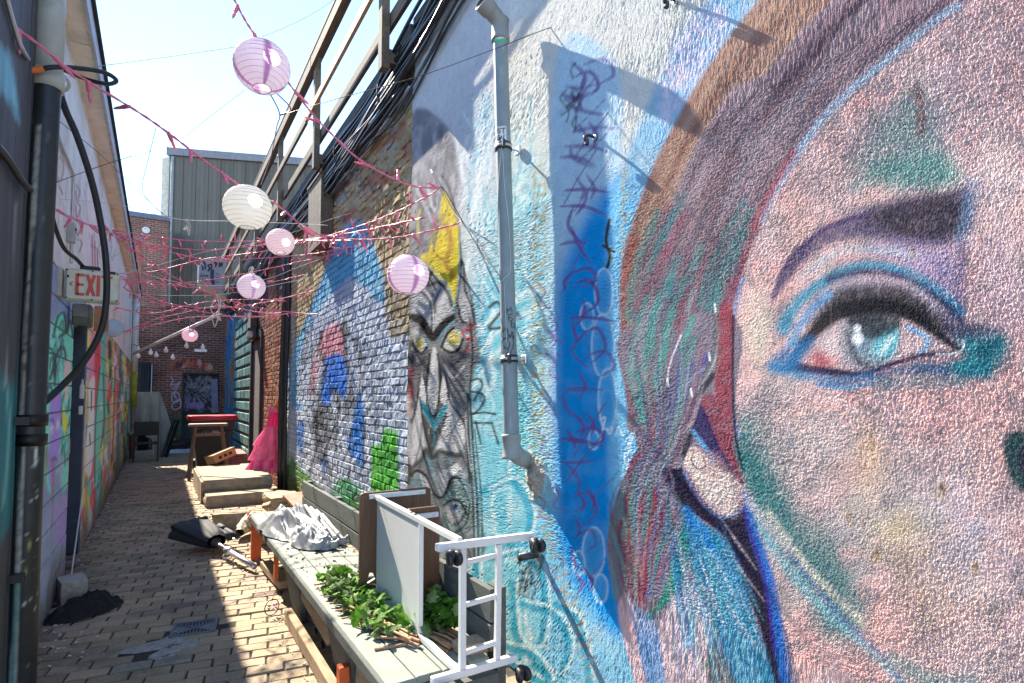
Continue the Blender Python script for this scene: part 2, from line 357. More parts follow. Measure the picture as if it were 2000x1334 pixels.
    c.poly([(20, -300), (300, -300), (380, 0), (360, 250), (420, 700), (500, 1080), (500, 1400), (20, 1400)], S(122, 122, 128), 18, 0.95, noise=0.25, ns=20)
    for i in range(40):
        x = R.uniform(40, 360); y = R.uniform(-330, 330); c.stroke([(x, y), (x + R.uniform(-20, 50), y + 110), (x + R.uniform(-60, 40), y + 260)], R.uniform(10, 34), LG if i % 3 else DG, 12, 0.4, noise=0.6, ns=10)
    c.stroke([(60, 60), (110, 190), (190, 350), (200, 370)], 24, LG, 8, 0.7); c.stroke([(170, 130), (190, 250), (220, 300)], 20, WH, 6, 0.6)
    c.stroke([(260, 40), (330, 180), (385, 420), (400, 620), (470, 900), (500, 1080)], 12, DG, 5, 0.8)
    c.poly([(280, 155), (320, 230), (372, 360), (385, 500), (385, 700), (362, 900), (345, 980), (320, 880), (270, 790), (200, 730), (110, 620), (170, 580), (190, 470), (240, 340), (262, 220)], YE, 8, 0.96, noise=0.25, ns=10)
    c.poly([(210, 560), (190, 480), (235, 350), (280, 310), (285, 350), (240, 450)], S(128, 126, 118), 10, 0.85, noise=0.4)
    c.stroke([(300, 400), (330, 520), (300, 640), (330, 740), (350, 760)], 34, S(166, 112, 52), 16, 0.75, noise=0.4)
    c.stroke([(200, 590), (270, 640), (310, 700)], 26, S(170, 120, 60), 12, 0.6); c.stroke([(150, 650), (230, 720), (280, 770), (320, 860)], 12, S(150, 160, 150), 6, 0.7)
    c.stroke([(115, 290), (95, 350), (95, 460)], 16, S(210, 196, 96), 6, 0.8)
    c.stroke([(170, 690), (230, 770), (290, 800), (330, 880), (348, 990), (340, 1140)], 9, S(110, 176, 190), 3, 0.9)
    c.stroke([(390, 480), (388, 720), (365, 930), (345, 1090)], 7, S(110, 180, 196), 3, 0.9)
    # brow and forehead
    c.poly([(50, 900), (130, 850), (180, 920), (200, 1000), (200, 1160), (150, 1120), (90, 1040), (40, 1020)], S(188, 188, 192), 9, 0.95, noise=0.15)
    c.poly([(210, 880), (280, 820), (330, 900), (335, 1040), (270, 1090), (215, 1160), (205, 1000)], S(196, 196, 200), 9, 0.95, noise=0.15)
    c.stroke([(110, 860), (170, 920), (196, 1000), (200, 1160)], [20, 26, 20, 40], DG, 7, 0.8); c.stroke([(140, 850), (190, 930), (203, 1040), (205, 1150)], 9, WH, 4, 0.9)
    c.stroke([(250, 850), (215, 930), (215, 1010)], 22, DG, 8, 0.8); c.stroke([(190, 730), (160, 820), (240, 800), (310, 880), (330, 960)], 22, BK, 8, 0.85)
    c.stroke([(40, 1040), (110, 1060), (170, 1150), (200, 1190), (230, 1150), (290, 1080), (340, 1040)], [50, 60, 60, 50, 56, 56, 40], BK, 8, 0.95)
    c.poly([(60, 1120), (110, 1150), (150, 1230), (120, 1290), (80, 1240), (60, 1180)], S(196, 196, 190), 6, 0.95); c.blob((108, 1225), 34, 60, YE, 0.95, p=0.7)
    c.stroke([(55, 1120), (60, 1230), (115, 1300), (165, 1240)], 16, BK, 5, 0.9); c.stroke([(80, 1140), (125, 1200), (155, 1245)], 8, WH, 3, 0.6)
    c.poly([(270, 1250), (300, 1180), (350, 1130), (400, 1150), (395, 1220), (350, 1275), (300, 1270)], S(200, 200, 190), 6, 0.95); c.blob((348, 1195), 52, 62, YE, 1, p=0.6); c.blob((345, 1190), 18, 24, S(240, 236, 190))
    c.stroke([(262, 1250), (300, 1165), (345, 1120)], 18, BK, 5, 0.9); c.stroke([(262, 1255), (310, 1290), (370, 1280), (410, 1200)], 16, BK, 5, 0.9); c.stroke([(240, 1210), (262, 1160), (320, 1090)], 12, TE, 5, 0.7)
    c.stroke([(150, 1200), (165, 1240)], 14, TE, 5, 0.8)
    c.poly([(390, 900), (440, 880), (480, 1060), (440, 1090), (400, 1040)], LG, 8, 0.85, noise=0.3); c.stroke([(380, 960), (400, 1060), (470, 1100), (500, 1090)], 16, BK, 5, 0.85); c.stroke([(420, 700), (430, 860), (470, 960), (490, 1080)], 14, BK, 5, 0.8); c.stroke([(395, 520), (400, 700), (380, 880), (360, 1000)], 10, BK, 4, 0.7)
    RED = S(196, 62, 66)
    for L in ([(405, 1150), (430, 1130), (470, 1140), (505, 1090)], [(405, 1145), (440, 1200), (490, 1190)], [(450, 1190), (445, 1290)], [(400, 1285), (480, 1270)], [(450, 1090), (452, 1120)]): c.stroke(L, 13, RED, 4, 0.9, noise=0.3)
    c.blob((440, 1170), 32, 24, WH, 0.9)
    # lower face
    c.zoom(780, 680, 3.42)
    c.poly([(55, 60), (240, 10), (500, 60), (480, 300), (500, 700), (540, 1100), (540, 1400), (30, 1400), (40, 900), (60, 500)], S(108, 108, 112), 10, 0.9, noise=0.3, ns=16)
    c.poly([(60, 100), (120, 110), (180, 80), (200, 200), (260, 60), (300, 150), (440, 100), (420, 300), (440, 420), (330, 330), (240, 500), (140, 350), (90, 300)], S(104, 104, 108), 14, 0.8, noise=0.5, ns=14)
    c.poly([(215, 30), (235, -10), (258, 60), (262, 200), (258, 380), (235, 450), (205, 420), (190, 300), (205, 150)], S(208, 208, 210), 6, 1.0, noise=0.12, ns=8)
    c.stroke([(205, 40), (190, 160), (180, 300), (210, 430), (230, 455)], 16, BK, 6, 0.9); c.stroke([(255, 40), (272, 180), (265, 340), (240, 450)], 16, BK, 6, 0.9); c.stroke([(232, 60), (230, 300)], 18, S(206, 206, 208), 7, 0.6)
    for (x, s_) in ((152, 1), (295, 1)):
        c.poly([(x, 170), (x + 22, 260), (x + 28, 360), (x, 380), (x - 25, 330), (x - 14, 230)], S(206, 206, 208), 6, 1.0); c.stroke([(x - 10, 180), (x - 28, 300), (x - 30, 360)], 11, BK, 4, 0.85); c.stroke([(x + 8, 180), (x + 30, 290), (x + 34, 380)], 11, BK, 4, 0.85)
    c.poly([(145, 345), (190, 390), (232, 480), (280, 400), (318, 375), (320, 410), (270, 480), (238, 545), (195, 480), (160, 430)], S(66, 158, 178), 6, 0.95); c.poly([(150, 430), (235, 555), (310, 440), (300, 500), (240, 640), (215, 720), (180, 620)], S(62, 66, 68), 8, 0.9); c.stroke([(225, 560), (235, 600), (222, 650)], 12, TE, 6, 0.7)
    c.poly([(330, 330), (380, 420), (435, 515), (440, 620), (400, 700), (340, 690), (270, 690), (222, 725), (260, 620), (315, 460)], S(204, 204, 206), 6, 1.0, noise=0.12, ns=8)
    c.poly([(132, 330), (110, 420), (85, 560), (85, 800), (130, 780), (170, 660), (150, 500)], S(196, 196, 200), 6, 1.0, noise=0.12, ns=8)
    c.poly([(60, 420), (100, 430), (75, 600), (50, 880), (35, 900), (45, 600)], S(160, 160, 166), 6, 0.8)
    c.stroke([(135, 270), (105, 420), (70, 560), (60, 900)], 12, BK, 4, 0.9); c.stroke([(138, 330), (165, 520), (215, 725)], 12, BK, 4, 0.9); c.stroke([(322, 300), (350, 380), (430, 500), (450, 640), (470, 900)], 14, BK, 5, 0.9)
    c.stroke([(80, 810), (150, 740), (175, 680), (215, 730), (270, 690), (330, 710), (400, 715)], 34, S(60, 60, 62), 12, 0.9); c.stroke([(350, 560), (330, 640), (345, 700)], 14, DG, 7, 0.6); c.stroke([(380, 600), (410, 680), (400, 720)], 12, DG, 6, 0.7)
    c.stroke([(190, 740), (215, 800), (230, 810)], 16, TE, 7, 0.7)
    c.poly([(250, 860), (330, 800), (340, 860), (300, 960), (275, 980), (255, 930)], LG, 6, 0.9, noise=0.3); c.poly([(340, 800), (390, 770), (400, 820), (360, 850)], WH, 6, 0.9); c.poly([(140, 840), (200, 880), (230, 960), (180, 960), (150, 900)], LG, 6, 0.8)
    c.stroke([(60, 900), (110, 820), (180, 860), (240, 980), (300, 990), (345, 880), (400, 870), (450, 960), (485, 1060)], 20, BK, 7, 0.9); c.stroke([(395, 780), (440, 860)], 22, LG, 8, 0.8); c.stroke([(420, 880), (470, 1000), (480, 1060)], 14, S(150, 190, 200), 6, 0.8)
    c.stroke([(90, 900), (120, 860), (140, 900), (130, 970)], 16, TE, 8, 0.6); c.blob((120, 950), 40, 40, LG, 0.7); c.stroke([(310, 1010), (370, 940), (420, 1000)], 30, S(110, 160, 150), 12, 0.7)
    c.blob((360, 1110), 75, 110, LG, 0.9); c.blob((372, 1065), 42, 40, S(90, 140, 176), 1); c.blob((375, 1060), 22, 30, BK, 1)
    for k in range(4): c.stroke([(310, 1100 + k * 14), (330, 1160 + k * 24), (380, 1180 + k * 24), (430 + k * 10, 1120 + k * 20), (450 + k * 10, 1040)], 11, BK if k % 2 == 0 else S(130, 170, 160), 4, 0.8)
    c.stroke([(300, 1050), (350, 1015), (410, 1030), (450, 1110)], 16, BK, 5, 0.9)
    for k in range(5): c.stroke([(455 + 12 * k, 300 + 60 * k), (470 + 12 * k, 700), (490 + 14 * k, 1000), (500 + 14 * k, 1400)], 10, [BK, S(150, 190, 198), BK, S(120, 186, 200), DG][k], 4, 0.85)
    for i in range(46):
        x = R.uniform(70, 470); y = R.uniform(-260, 1250); L_ = R.uniform(30, 110); cx_ = (x - 240) * 0.10
        c.stroke([(x, y), (x + cx_ * 0.4 + R.uniform(-6, 6), y + L_ * 0.5), (x + cx_, y + L_)], [1, R.uniform(4, 9), 1], BK if i % 3 else WH, 2, 0.4, noise=0.5, ns=6)
    c.stroke([(60, -60), (50, 200), (70, 420)], 16, BK, 5, 0.8); c.stroke([(470, -200), (490, 40), (470, 300), (490, 600)], 15, BK, 5, 0.85); c.stroke([(285, 60), (330, 120), (420, 60), (455, -20)], 26, S(70, 70, 74), 10, 0.8); c.stroke([(300, 110), (360, 200), (430, 120)], 14, LG, 6, 0.7)
    c.stroke([(80, 60), (120, 120), (180, 60)], 24, S(70, 70, 74), 10, 0.8); c.stroke([(440, 430), (450, 600), (480, 820)], 10, LG, 4, 0.7); c.stroke([(150, 500), (140, 640), (100, 780)], 12, DG, 5, 0.7); c.stroke([(400, 450), (360, 540), (300, 600)], 9, DG, 4, 0.6)
    c.zoom(790, 330, 3.606)
    c.stroke([(40, 1050), (110, 1075), (170, 1155), (200, 1195), (230, 1155), (290, 1085), (345, 1050)], [30, 36, 40, 40, 40, 36, 26], BK, 7, 0.95)
    c.poly([(60, 1120), (110, 1150), (150, 1230), (120, 1290), (80, 1240), (60, 1180)], S(196, 196, 190), 6, 0.95); c.blob((108, 1225), 34, 60, YE, 0.95, p=0.7)
    c.stroke([(55, 1120), (60, 1230), (115, 1300), (165, 1240)], 16, BK, 5, 0.9); c.stroke([(80, 1140), (125, 1200), (155, 1245)], 8, WH, 3, 0.6)
    c.poly([(270, 1250), (300, 1180), (350, 1130), (400, 1150), (395, 1220), (350, 1275), (300, 1270)], S(200, 200, 190), 6, 0.95); c.blob((348, 1195), 52, 62, YE, 1, p=0.6); c.blob((345, 1190), 18, 24, S(240, 236, 190))
    c.stroke([(262, 1250), (300, 1165), (345, 1120)], 18, BK, 5, 0.9); c.stroke([(262, 1255), (310, 1290), (370, 1280), (410, 1200)], 16, BK, 5, 0.9); c.stroke([(240, 1210), (262, 1160), (320, 1090)], 12, TE, 5, 0.7)
    c.stroke([(150, 1200), (165, 1240)], 14, TE, 5, 0.8)
    c.zoom(780, 680, 3.42)
    # side scribbles
    for L in ([(490, 100), (540, 95)], [(480, 215), (530, 205), (555, 240), (530, 290), (480, 290)], [(500, 350), (530, 300), (570, 330), (540, 400), (490, 440)], [(490, 440), (560, 430), (640, 440)], [(500, 500), (620, 500)], [(510, 490), (545, 640)], [(620, 510), (660, 640)]): c.stroke(L, 15, S(44, 56, 62), 4, 0.9, noise=0.2)
    c.stroke([(85, 130), (80, 300), (60, 400), (90, 300)], 12, RED, 5, 0.8, noise=0.4); c.stroke([(60, 290), (60, 400), (85, 390)], 12, RED, 5, 0.7); c.stroke([(50, 420), (30, 560)], 12, RED, 6, 0.6)
    c.T = None
    c.stroke([(955, 600), (972, 590), (978, 610), (955, 640), (980, 640)], 6, S(48, 60, 66), 2, 0.9)
    # ---------------- the woman: hair
    outer = [(1620, -150), (1486, 0), (1423, 76), (1355, 180), (1319, 243), (1283, 315), (1256, 382), (1234, 450), (1218, 517), (1212, 600), (1216, 690), (1228, 780), (1240, 850)]
    inner = [(2010, -120), (1890, 0), (1832, 40), (1720, 130), (1630, 211), (1562, 297), (1513, 382), (1472, 472), (1450, 540), (1436, 600), (1427, 652), (1428, 760), (1434, 850)]
    # face skin first
    c.poly([(2010, -200), (2500, -200), (2500, 1700), (1300, 1700), (1250, 1450), (1330, 1220), (1300, 900), (1420, 620), (1450, 520), (1560, 290), (1840, 30)], S(226, 186, 181), 10, 1.0)
    nn = fbm(U / 90, V / 90, 31); n2 = fbm(U / 34, V / 34, 47)
    fm = np.clip((U - (1440 + np.clip(V - 850, 0, 600) * 0.15)) / 40, 0, 1) * (V > -400)
    for arr, lo, hi, col, al in ((nn, 0.50, 0.68, S(178, 162, 160), 0.85), (1 - nn, 0.54, 0.70, S(232, 176, 168), 0.8), (n2, 0.54, 0.68, S(160, 146, 148), 0.65), (1 - n2, 0.58, 0.72, S(232, 200, 194), 0.6), (fbm(U / 12, V / 12, 91), 0.55, 0.7, S(150, 136, 136), 0.5)):
        a = np.clip((arr - lo) / (hi - lo), 0, 1) * fm * al; c.C += (np.array(col) - c.C) * a[:, None]
    for (x, y, a, b, col, al) in [(1560, 850, 190, 150, S(208, 196, 188), 0.6), (1850, 780, 180, 130, S(238, 190, 182), 0.6), (1740, 960, 200, 170, S(196, 184, 176), 0.65), (1620, 1060, 170, 160, S(190, 182, 184), 0.6), (1840, 1150, 170, 170, S(236, 190, 160), 0.55), (1700, 900, 60, 120, S(238, 196, 156), 0.5),
                                  (1760, 1040, 120, 90, S(206, 188, 120), 0.4), (1900, 1040, 160, 220, S(202, 198, 208), 0.6), (1880, 1290, 250, 120, S(206, 184, 180), 0.6), (1740, 1240, 120, 120, S(224, 172, 160), 0.4), (1950, 900, 120, 200, S(240, 190, 176), 0.6), (1920, 120, 230, 190, S(230, 196, 194), 0.5), (1960, 330, 130, 160, S(240, 214, 206), 0.6),
                                  (1620, 330, 90, 120, S(238, 196, 188), 0.5), (1800, 240, 160, 160, S(206, 196, 196), 0.6), (1560, 440, 60, 130, S(240, 186, 172), 0.6), (1480, 640, 46, 130, S(226, 208, 186), 0.9), (1960, 560, 90, 200, S(226, 190, 194), 0.6)]:
        c.blob((x, y), a, b, col, al, noise=0.45, ns=22)
    for L, wd_, col, al in (([(1440, 850), (1470, 950), (1540, 1050), (1610, 1150), (1640, 1200)], 90, S(92, 146, 146), 0.95), ([(1445, 880), (1500, 960), (1560, 1060), (1630, 1130)], 56, S(70, 126, 126), 0.85), ([(1600, 1060), (1640, 1140), (1650, 1200)], 90, S(110, 134, 132), 0.75),
                            ([(1470, 1000), (1530, 1100), (1620, 1200), (1690, 1260), (1760, 1334)], 16, S(140, 186, 196), 0.7), ([(1540, 1080), (1640, 1200), (1740, 1300), (1800, 1400)], 10, S(110, 120, 176), 0.5), ([(1500, 1000), (1580, 1110), (1680, 1210)], 14, S(226, 214, 196), 0.7), ([(1740, 1290), (1830, 1330), (1900, 1330)], 34, S(120, 160, 156), 0.6)):
        c.stroke(L, wd_, col, wd_ * 0.45, al, noise=0.4, ns=14)
    # forehead mark
    c.poly([(1800, 165), (1830, 260), (1880, 340), (1840, 370), (1740, 350), (1665, 380), (1670, 320), (1720, 240), (1760, 190)], S(150, 166, 160), 26, 0.85, noise=0.4); c.poly([(1700, 330), (1800, 300), (1870, 330), (1830, 360), (1740, 370)], S(106, 160, 150), 24, 0.75, noise=0.4)
    c.stroke([(1790, 170), (1800, 220), (1796, 260)], 18, S(150, 110, 108), 8, 0.7, noise=0.3); c.stroke([(1690, 320), (1720, 250), (1770, 190)], 16, S(160, 156, 160), 8, 0.6)
    # eyebrow
    c.poly([(1508, 588), (1526, 530), (1560, 482), (1612, 436), (1680, 412), (1760, 388), (1850, 376), (1895, 372), (1890, 450), (1830, 482), (1750, 476), (1690, 462), (1630, 474), (1580, 504), (1542, 548)], S(104, 92, 116), 11, 0.95, noise=0.2, ns=9)
    c.poly([(1690, 425), (1760, 392), (1850, 380), (1880, 400), (1880, 450), (1830, 475), (1760, 465)], S(58, 54, 58), 22, 0.85, noise=0.55, ns=8); c.stroke([(1510, 580), (1540, 510), (1610, 450), (1690, 420)], 9, S(84, 70, 108), 4, 0.8)
    c.stroke([(1900, 360), (1890, 420), (1878, 470)], 26, S(120, 150, 182), 13, 0.6, noise=0.4); c.stroke([(1880, 480), (1876, 580), (1868, 660)], 22, S(136, 116, 140), 11, 0.7, noise=0.4); c.poly([(1700, 480), (1840, 480), (1870, 500), (1870, 620), (1800, 560)], S(164, 146, 184), 22, 0.75, noise=0.4)
    c.stroke([(1566, 540), (1640, 492), (1720, 490), (1790, 500)], 15, S(190, 196, 200), 9, 0.6, noise=0.4); c.stroke([(1640, 506), (1700, 504), (1760, 512)], 12, S(206, 160, 160), 7, 0.6)
    # eye
    c.stroke([(1530, 640), (1560, 590), (1610, 550), (1680, 520), (1760, 530), (1830, 570), (1870, 610)], [30, 24, 22, 22, 22, 26, 30], S(70, 150, 176), 10, 0.9, noise=0.2)
    c.stroke([(1620, 545), (1690, 532), (1770, 545), (1840, 590), (1885, 640)], 16, S(58, 46, 90), 8, 0.85, noise=0.3)
    c.poly([(1560, 640), (1590, 590), (1640, 550), (1710, 540), (1790, 560), (1860, 620), (1900, 660), (1850, 680), (1760, 610), (1640, 610)], S(178, 164, 176), 10, 0.9, noise=0.3); c.poly([(1610, 600), (1640, 565), (1700, 555), (1760, 560), (1820, 600), (1880, 660), (1800, 640), (1740, 615), (1640, 612), (1580, 640)], S(70, 66, 70), 12, 0.95, noise=0.25)
    c.poly([(1580, 690), (1610, 640), (1680, 612), (1750, 618), (1810, 650), (1850, 682), (1780, 694), (1730, 712), (1680, 722), (1620, 718)], S(206, 180, 180), 5, 1.0)
    c.blob((1610, 702), 46, 34, S(206, 96, 100), 0.9); c.blob((1625, 680), 30, 40, S(222, 204, 200), 0.8); c.blob((1776, 668), 36, 34, S(222, 188, 186), 0.9); c.stroke([(1775, 640), (1812, 662), (1800, 690)], 9, S(110, 176, 214), 4, 0.8)
    c.blob((1700, 662), 66, 70, S(108, 140, 152), 1, p=0.45); c.blob((1710, 690), 50, 34, S(160, 176, 180), 0.9); c.poly([(1705, 680), (1725, 645), (1755, 640), (1745, 690), (1715, 698)], S(120, 196, 204), 6, 0.95); c.stroke([(1720, 690), (1740, 660)], 12, S(206, 226, 222), 5, 0.9)
    c.poly([(1650, 612), (1700, 600), (1760, 620), (1745, 650), (1700, 662), (1668, 645)], S(54, 54, 58), 8, 0.9, noise=0.2); c.stroke([(1655, 650), (1672, 700), (1700, 716)], 12, S(90, 84, 92), 5, 0.7)
    c.blob((1676, 662), 15, 17, S(250, 250, 250), 1, p=0.6); c.blob((1675, 642), 10, 11, S(246, 246, 246), 1, p=0.6)
    c.stroke([(1540, 720), (1580, 660), (1640, 610), (1710, 596), (1780, 612), (1850, 666), (1885, 688)], [14, 22, 30, 30, 26, 16, 8], S(40, 40, 44), 6, 0.95)
    for i in range(16): x = 1610 + i * 13; c.stroke([(x, 622 - 12 * math.sin(i / 5)), (x - 12 + i, 590 - 16 * math.sin(i / 5))], 5, S(40, 38, 42), 3, 0.6)
    c.stroke([(1545, 715), (1600, 724), (1680, 730), (1740, 712), (1800, 694), (1860, 690)], [22, 18, 12, 10, 9, 9], S(46, 40, 72), 5, 0.95)
    c.poly([(1500, 712), (1545, 670), (1590, 660), (1570, 700), (1545, 725), (1520, 725)], S(64, 128, 180), 12, 0.85, noise=0.3); c.stroke([(1510, 718), (1570, 735), (1640, 745), (1700, 736)], 20, S(58, 132, 176), 10, 0.8, noise=0.4); c.stroke([(1600, 752), (1650, 758), (1700, 750)], 8, S(70, 150, 190), 4, 0.7)
    c.stroke([(1545, 670), (1580, 610), (1620, 575)], 16, S(90, 160, 206), 8, 0.7)
    c.stroke([(1700, 740), (1780, 720), (1860, 722), (1920, 720)], [14, 22, 34, 40], S(44, 104, 140), 12, 0.85, noise=0.25); c.stroke([(1720, 752), (1800, 745), (1880, 745)], 26, S(120, 146, 152), 12, 0.7, noise=0.3)
    c.poly([(1870, 650), (1920, 640), (1965, 655), (1968, 690), (1935, 735), (1880, 735), (1850, 715), (1880, 690)], S(56, 138, 148), 16, 0.95, noise=0.2); c.blob((1925, 690), 36, 40, S(30, 104, 116), 0.8)
    c.poly([(1840, 600), (1890, 630), (1960, 645), (1900, 660), (1850, 650)], S(104, 96, 120), 12, 0.8, noise=0.3); c.stroke([(1830, 692), (1865, 690), (1882, 680), (1880, 664)], 4, S(240, 240, 240), 1.2, 0.9)
    RS = random.Random(55)
    for i in range(260):
        x = RS.gauss(1692, 12) if i % 2 else RS.uniform(1480, 2040); y = RS.uniform(760, 1090) if i % 2 else RS.uniform(60, 1334); c.blob((x, y), RS.uniform(1.5, 4), RS.uniform(2, 5), [S(70, 56, 54), S(110, 92, 88), S(90, 70, 60), S(170, 120, 60)][i % 4], 0.85)
    for (x, y, r_) in ((1702, 872, 14), (1838, 958, 22), (1712, 1086, 16), (1782, 492, 10), (1905, 1110, 18), (1660, 1010, 20)): c.blob((x, y), r_, r_ * 1.5, S(186, 150, 84), 0.6, noise=0.7, ns=5); c.blob((x + 3, y - 4), r_ * 0.4, r_ * 0.5, S(60, 44, 30), 0.8, noise=0.5, ns=4)
    for i in range(9):
        x = RS.uniform(1460, 1980); y = RS.uniform(80, 1250); P_ = [(x, y)]
        for q in range(5): P_.append((P_[-1][0] + RS.uniform(-9, 9), P_[-1][1] + RS.uniform(8, 24)))
        c.stroke(P_, 1.6, S(120, 100, 98), 0.6, 0.7, noise=0.4, ns=5)
    for i in range(16): x = RS.uniform(1470, 2000); y = RS.uniform(760, 1300); c.blob((x, y), RS.uniform(20, 60), RS.uniform(30, 90), [S(168, 150, 148), S(206, 160, 150), S(180, 168, 160), S(150, 136, 140)][i % 4], 0.5, noise=0.6, ns=14)
    # nostril at the edge of view
    c.poly([(1960, 860), (1990, 840), (2060, 850), (2080, 960), (2000, 960), (1968, 920)], S(36, 80, 82), 9, 0.95); c.blob((2010, 900), 34, 60, S(60, 30, 60), 0.9)
    # hair shapes over it
    c.poly(outer + inner[::-1], S(158, 132, 138), 6, 1.0)
    O = cr2(outer, False, 6); I = cr2(inner, False, 6); m_ = min(len(O), len(I)); O = O[:m_]; I = I[:m_]
    def flow(t, a, b, wob=0.0):
        q = np.linspace(a, b, 7); out = []
        for k, x in enumerate(q):
            i = min(int(x * (m_ - 1)), m_ - 1); tt = t + wob * (k / 6 - 0.5); out.append(tuple(O[i] * (1 - tt) + I[i] * tt))
        return out
    for i in range(150):
        t = R.uniform(0.16, 0.98); a = R.uniform(0.02, 0.75); b = a + R.uniform(0.12, 0.3)
        c.stroke(flow(t, a, min(b, 0.99), R.uniform(-0.12, 0.12)), R.uniform(8, 26), [S(116, 94, 102), S(184, 158, 164), S(152, 120, 124), S(166, 150, 156), S(104, 84, 94), S(142, 126, 130)][R.randrange(6)], 5, 0.5, noise=0.6, ns=9)
    c.poly([tuple(p) for p in O[:52]] + [tuple(O[k] * 0.78 + I[k] * 0.22) for k in range(51, 17, -1)] + [tuple(O[k] * 0.66 + I[k] * 0.34) for k in range(17, -1, -1)], S(182, 142, 122), 7, 0.9, smooth=False)
    for i in range(24): t = R.uniform(0.0, 0.2); a = R.uniform(0.0, 0.6); c.stroke(flow(t, a, a + 0.25), R.uniform(6, 16), S(180, 148, 130) if i % 2 else S(142, 100, 90), 6, 0.5, noise=0.6)
    c.stroke(flow(0.05, 0.62, 0.95), 26, S(158, 92, 84), 8, 0.85, noise=0.3)
    c.stroke(flow(0.985, 0.1, 0.55), 14, S(176, 196, 214), 6, 0.8, noise=0.3); c.stroke(flow(0.96, 0.42, 0.72), 14, S(170, 84, 96), 6, 0.75); c.stroke(flow(0.955, 0.7, 1.0), 24, S(150, 84, 94), 9, 0.8); c.stroke([(1450, 545), (1434, 610), (1428, 700), (1432, 800), (1440, 850)], 9, S(140, 168, 206), 4, 0.7)
    for i in range(60):
        t = R.uniform(0.12, 0.9); a = R.uniform(0.5, 0.8); c.stroke(flow(t, a, min(a + 0.22, 0.99), -0.1), R.uniform(6, 20), [S(78, 150, 146), S(64, 140, 142), S(150, 84, 100), S(116, 106, 122)][i % 4], 9, 0.6, noise=0.5, ns=9)
    # gathered ponytail
    c.zoom(1180, 734, 2.223)
    c.poly([(90, -200), (560, -260), (575, 60), (560, 300), (620, 500), (640, 700), (720, 900), (820, 1400), (260, 1400), (150, 1200), (60, 1000), (15, 800), (20, 660), (80, 450), (140, 320), (90, 60)], S(140, 128, 140), 6, 1.0)
    for i in range(50):
        x = R.uniform(110, 330); y = R.uniform(-350, -40); c.stroke([(x + 60, y - 60), (x + 20, y + 60), (x, y + 200), (x + 20, y + 280)], R.uniform(14, 36), [S(84, 164, 152), S(72, 152, 148), S(140, 96, 110), S(118, 116, 130), S(150, 150, 156)][i % 5], 8, 0.7, noise=0.4, ns=8)
    c.poly([(230, 120), (380, -60), (480, -100), (440, 30), (330, 100), (240, 210)], S(92, 90, 140), 10, 0.9, noise=0.3); c.stroke([(250, 120), (330, 60), (430, -30)], 18, S(150, 156, 178), 6, 0.7); c.stroke([(235, 200), (300, 230), (340, 180), (360, 90)], 22, S(56, 110, 190), 8, 0.8)
    c.stroke([(490, -260), (480, -60), (400, 80), (370, 200), (300, 330), (200, 400), (120, 440)], [40, 50, 46, 50, 50, 30, 20], S(118, 118, 120), 8, 0.95, noise=0.2); c.stroke([(470, 0), (400, 110), (380, 240), (350, 340)], 26, S(56, 54, 64), 7, 0.9); c.stroke([(500, -200), (470, -40), (380, 90)], 10, S(168, 168, 172), 4, 0.8)
    c.poly([(500, -300), (560, -280), (555, 40), (560, 300), (530, 200), (480, 80), (490, -60)], S(154, 70, 82), 8, 0.9, noise=0.35); c.stroke([(560, -260), (558, 0), (570, 250), (600, 400)], 12, S(44, 40, 62), 4, 0.9); c.poly([(420, 130), (470, 80), (540, 230), (570, 340), (600, 470), (560, 420), (500, 330)], S(150, 74, 86), 8, 0.9, noise=0.3); c.poly([(390, 230), (420, 120), (500, 300), (560, 420), (480, 370)], S(54, 46, 96), 7, 0.9); c.stroke([(385, 240), (430, 300), (480, 370)], 20, S(104, 160, 206), 5, 0.9)
    # ear lobe, dark gap, blue strands
    c.poly([(200, 400), (340, 400), (350, 330), (400, 440), (500, 600), (600, 540), (640, 640), (700, 800), (760, 1100), (800, 1400), (740, 1400), (680, 1100), (600, 900), (540, 720), (420, 620), (330, 560), (270, 480)], S(48, 42, 62), 7, 1.0)
    c.poly([(375, 310), (345, 390), (360, 440), (420, 530), (500, 605), (560, 600), (600, 500), (560, 440), (480, 390), (430, 330)], S(228, 208, 196), 5, 1.0, noise=0.1); c.stroke([(390, 330), (380, 370), (410, 405), (440, 390), (430, 350)], 6, S(96, 76, 96), 2, 0.9); c.stroke([(345, 420), (420, 540), (500, 612), (570, 600), (605, 560)], 13, S(66, 116, 180), 6, 0.85); c.stroke([(350, 400), (400, 500)], 8, S(92, 64, 150), 3, 0.8)
    c.stroke([(615, 520), (650, 680), (720, 900), (760, 1150), (800, 1400)], [30, 44, 50, 46, 50], S(48, 108, 186), 11, 0.95, noise=0.3); c.stroke([(600, 560), (640, 700), (700, 900), (740, 1200)], 14, S(70, 40, 140), 5, 0.8)
    c.stroke([(600, 500), (640, 560), (720, 660), (800, 760)], 40, S(206, 196, 196), 14, 0.6)
    c.poly([(330, 580), (420, 630), (540, 730), (620, 960), (720, 1250), (740, 1400), (600, 1400), (520, 1200), (460, 1000), (380, 800)], S(66, 140, 176), 10, 0.95, noise=0.2); c.stroke([(350, 590), (430, 690), (480, 800)], 50, S(44, 130, 200), 16, 0.85); c.poly([(400, 800), (480, 760), (560, 900), (600, 1100), (680, 1334), (600, 1334), (500, 1050)], S(120, 176, 196), 20, 0.8, noise=0.4); c.stroke([(480, 700), (580, 900), (660, 1150), (700, 1334)], 26, S(40, 140, 160), 10, 0.6, noise=0.4)
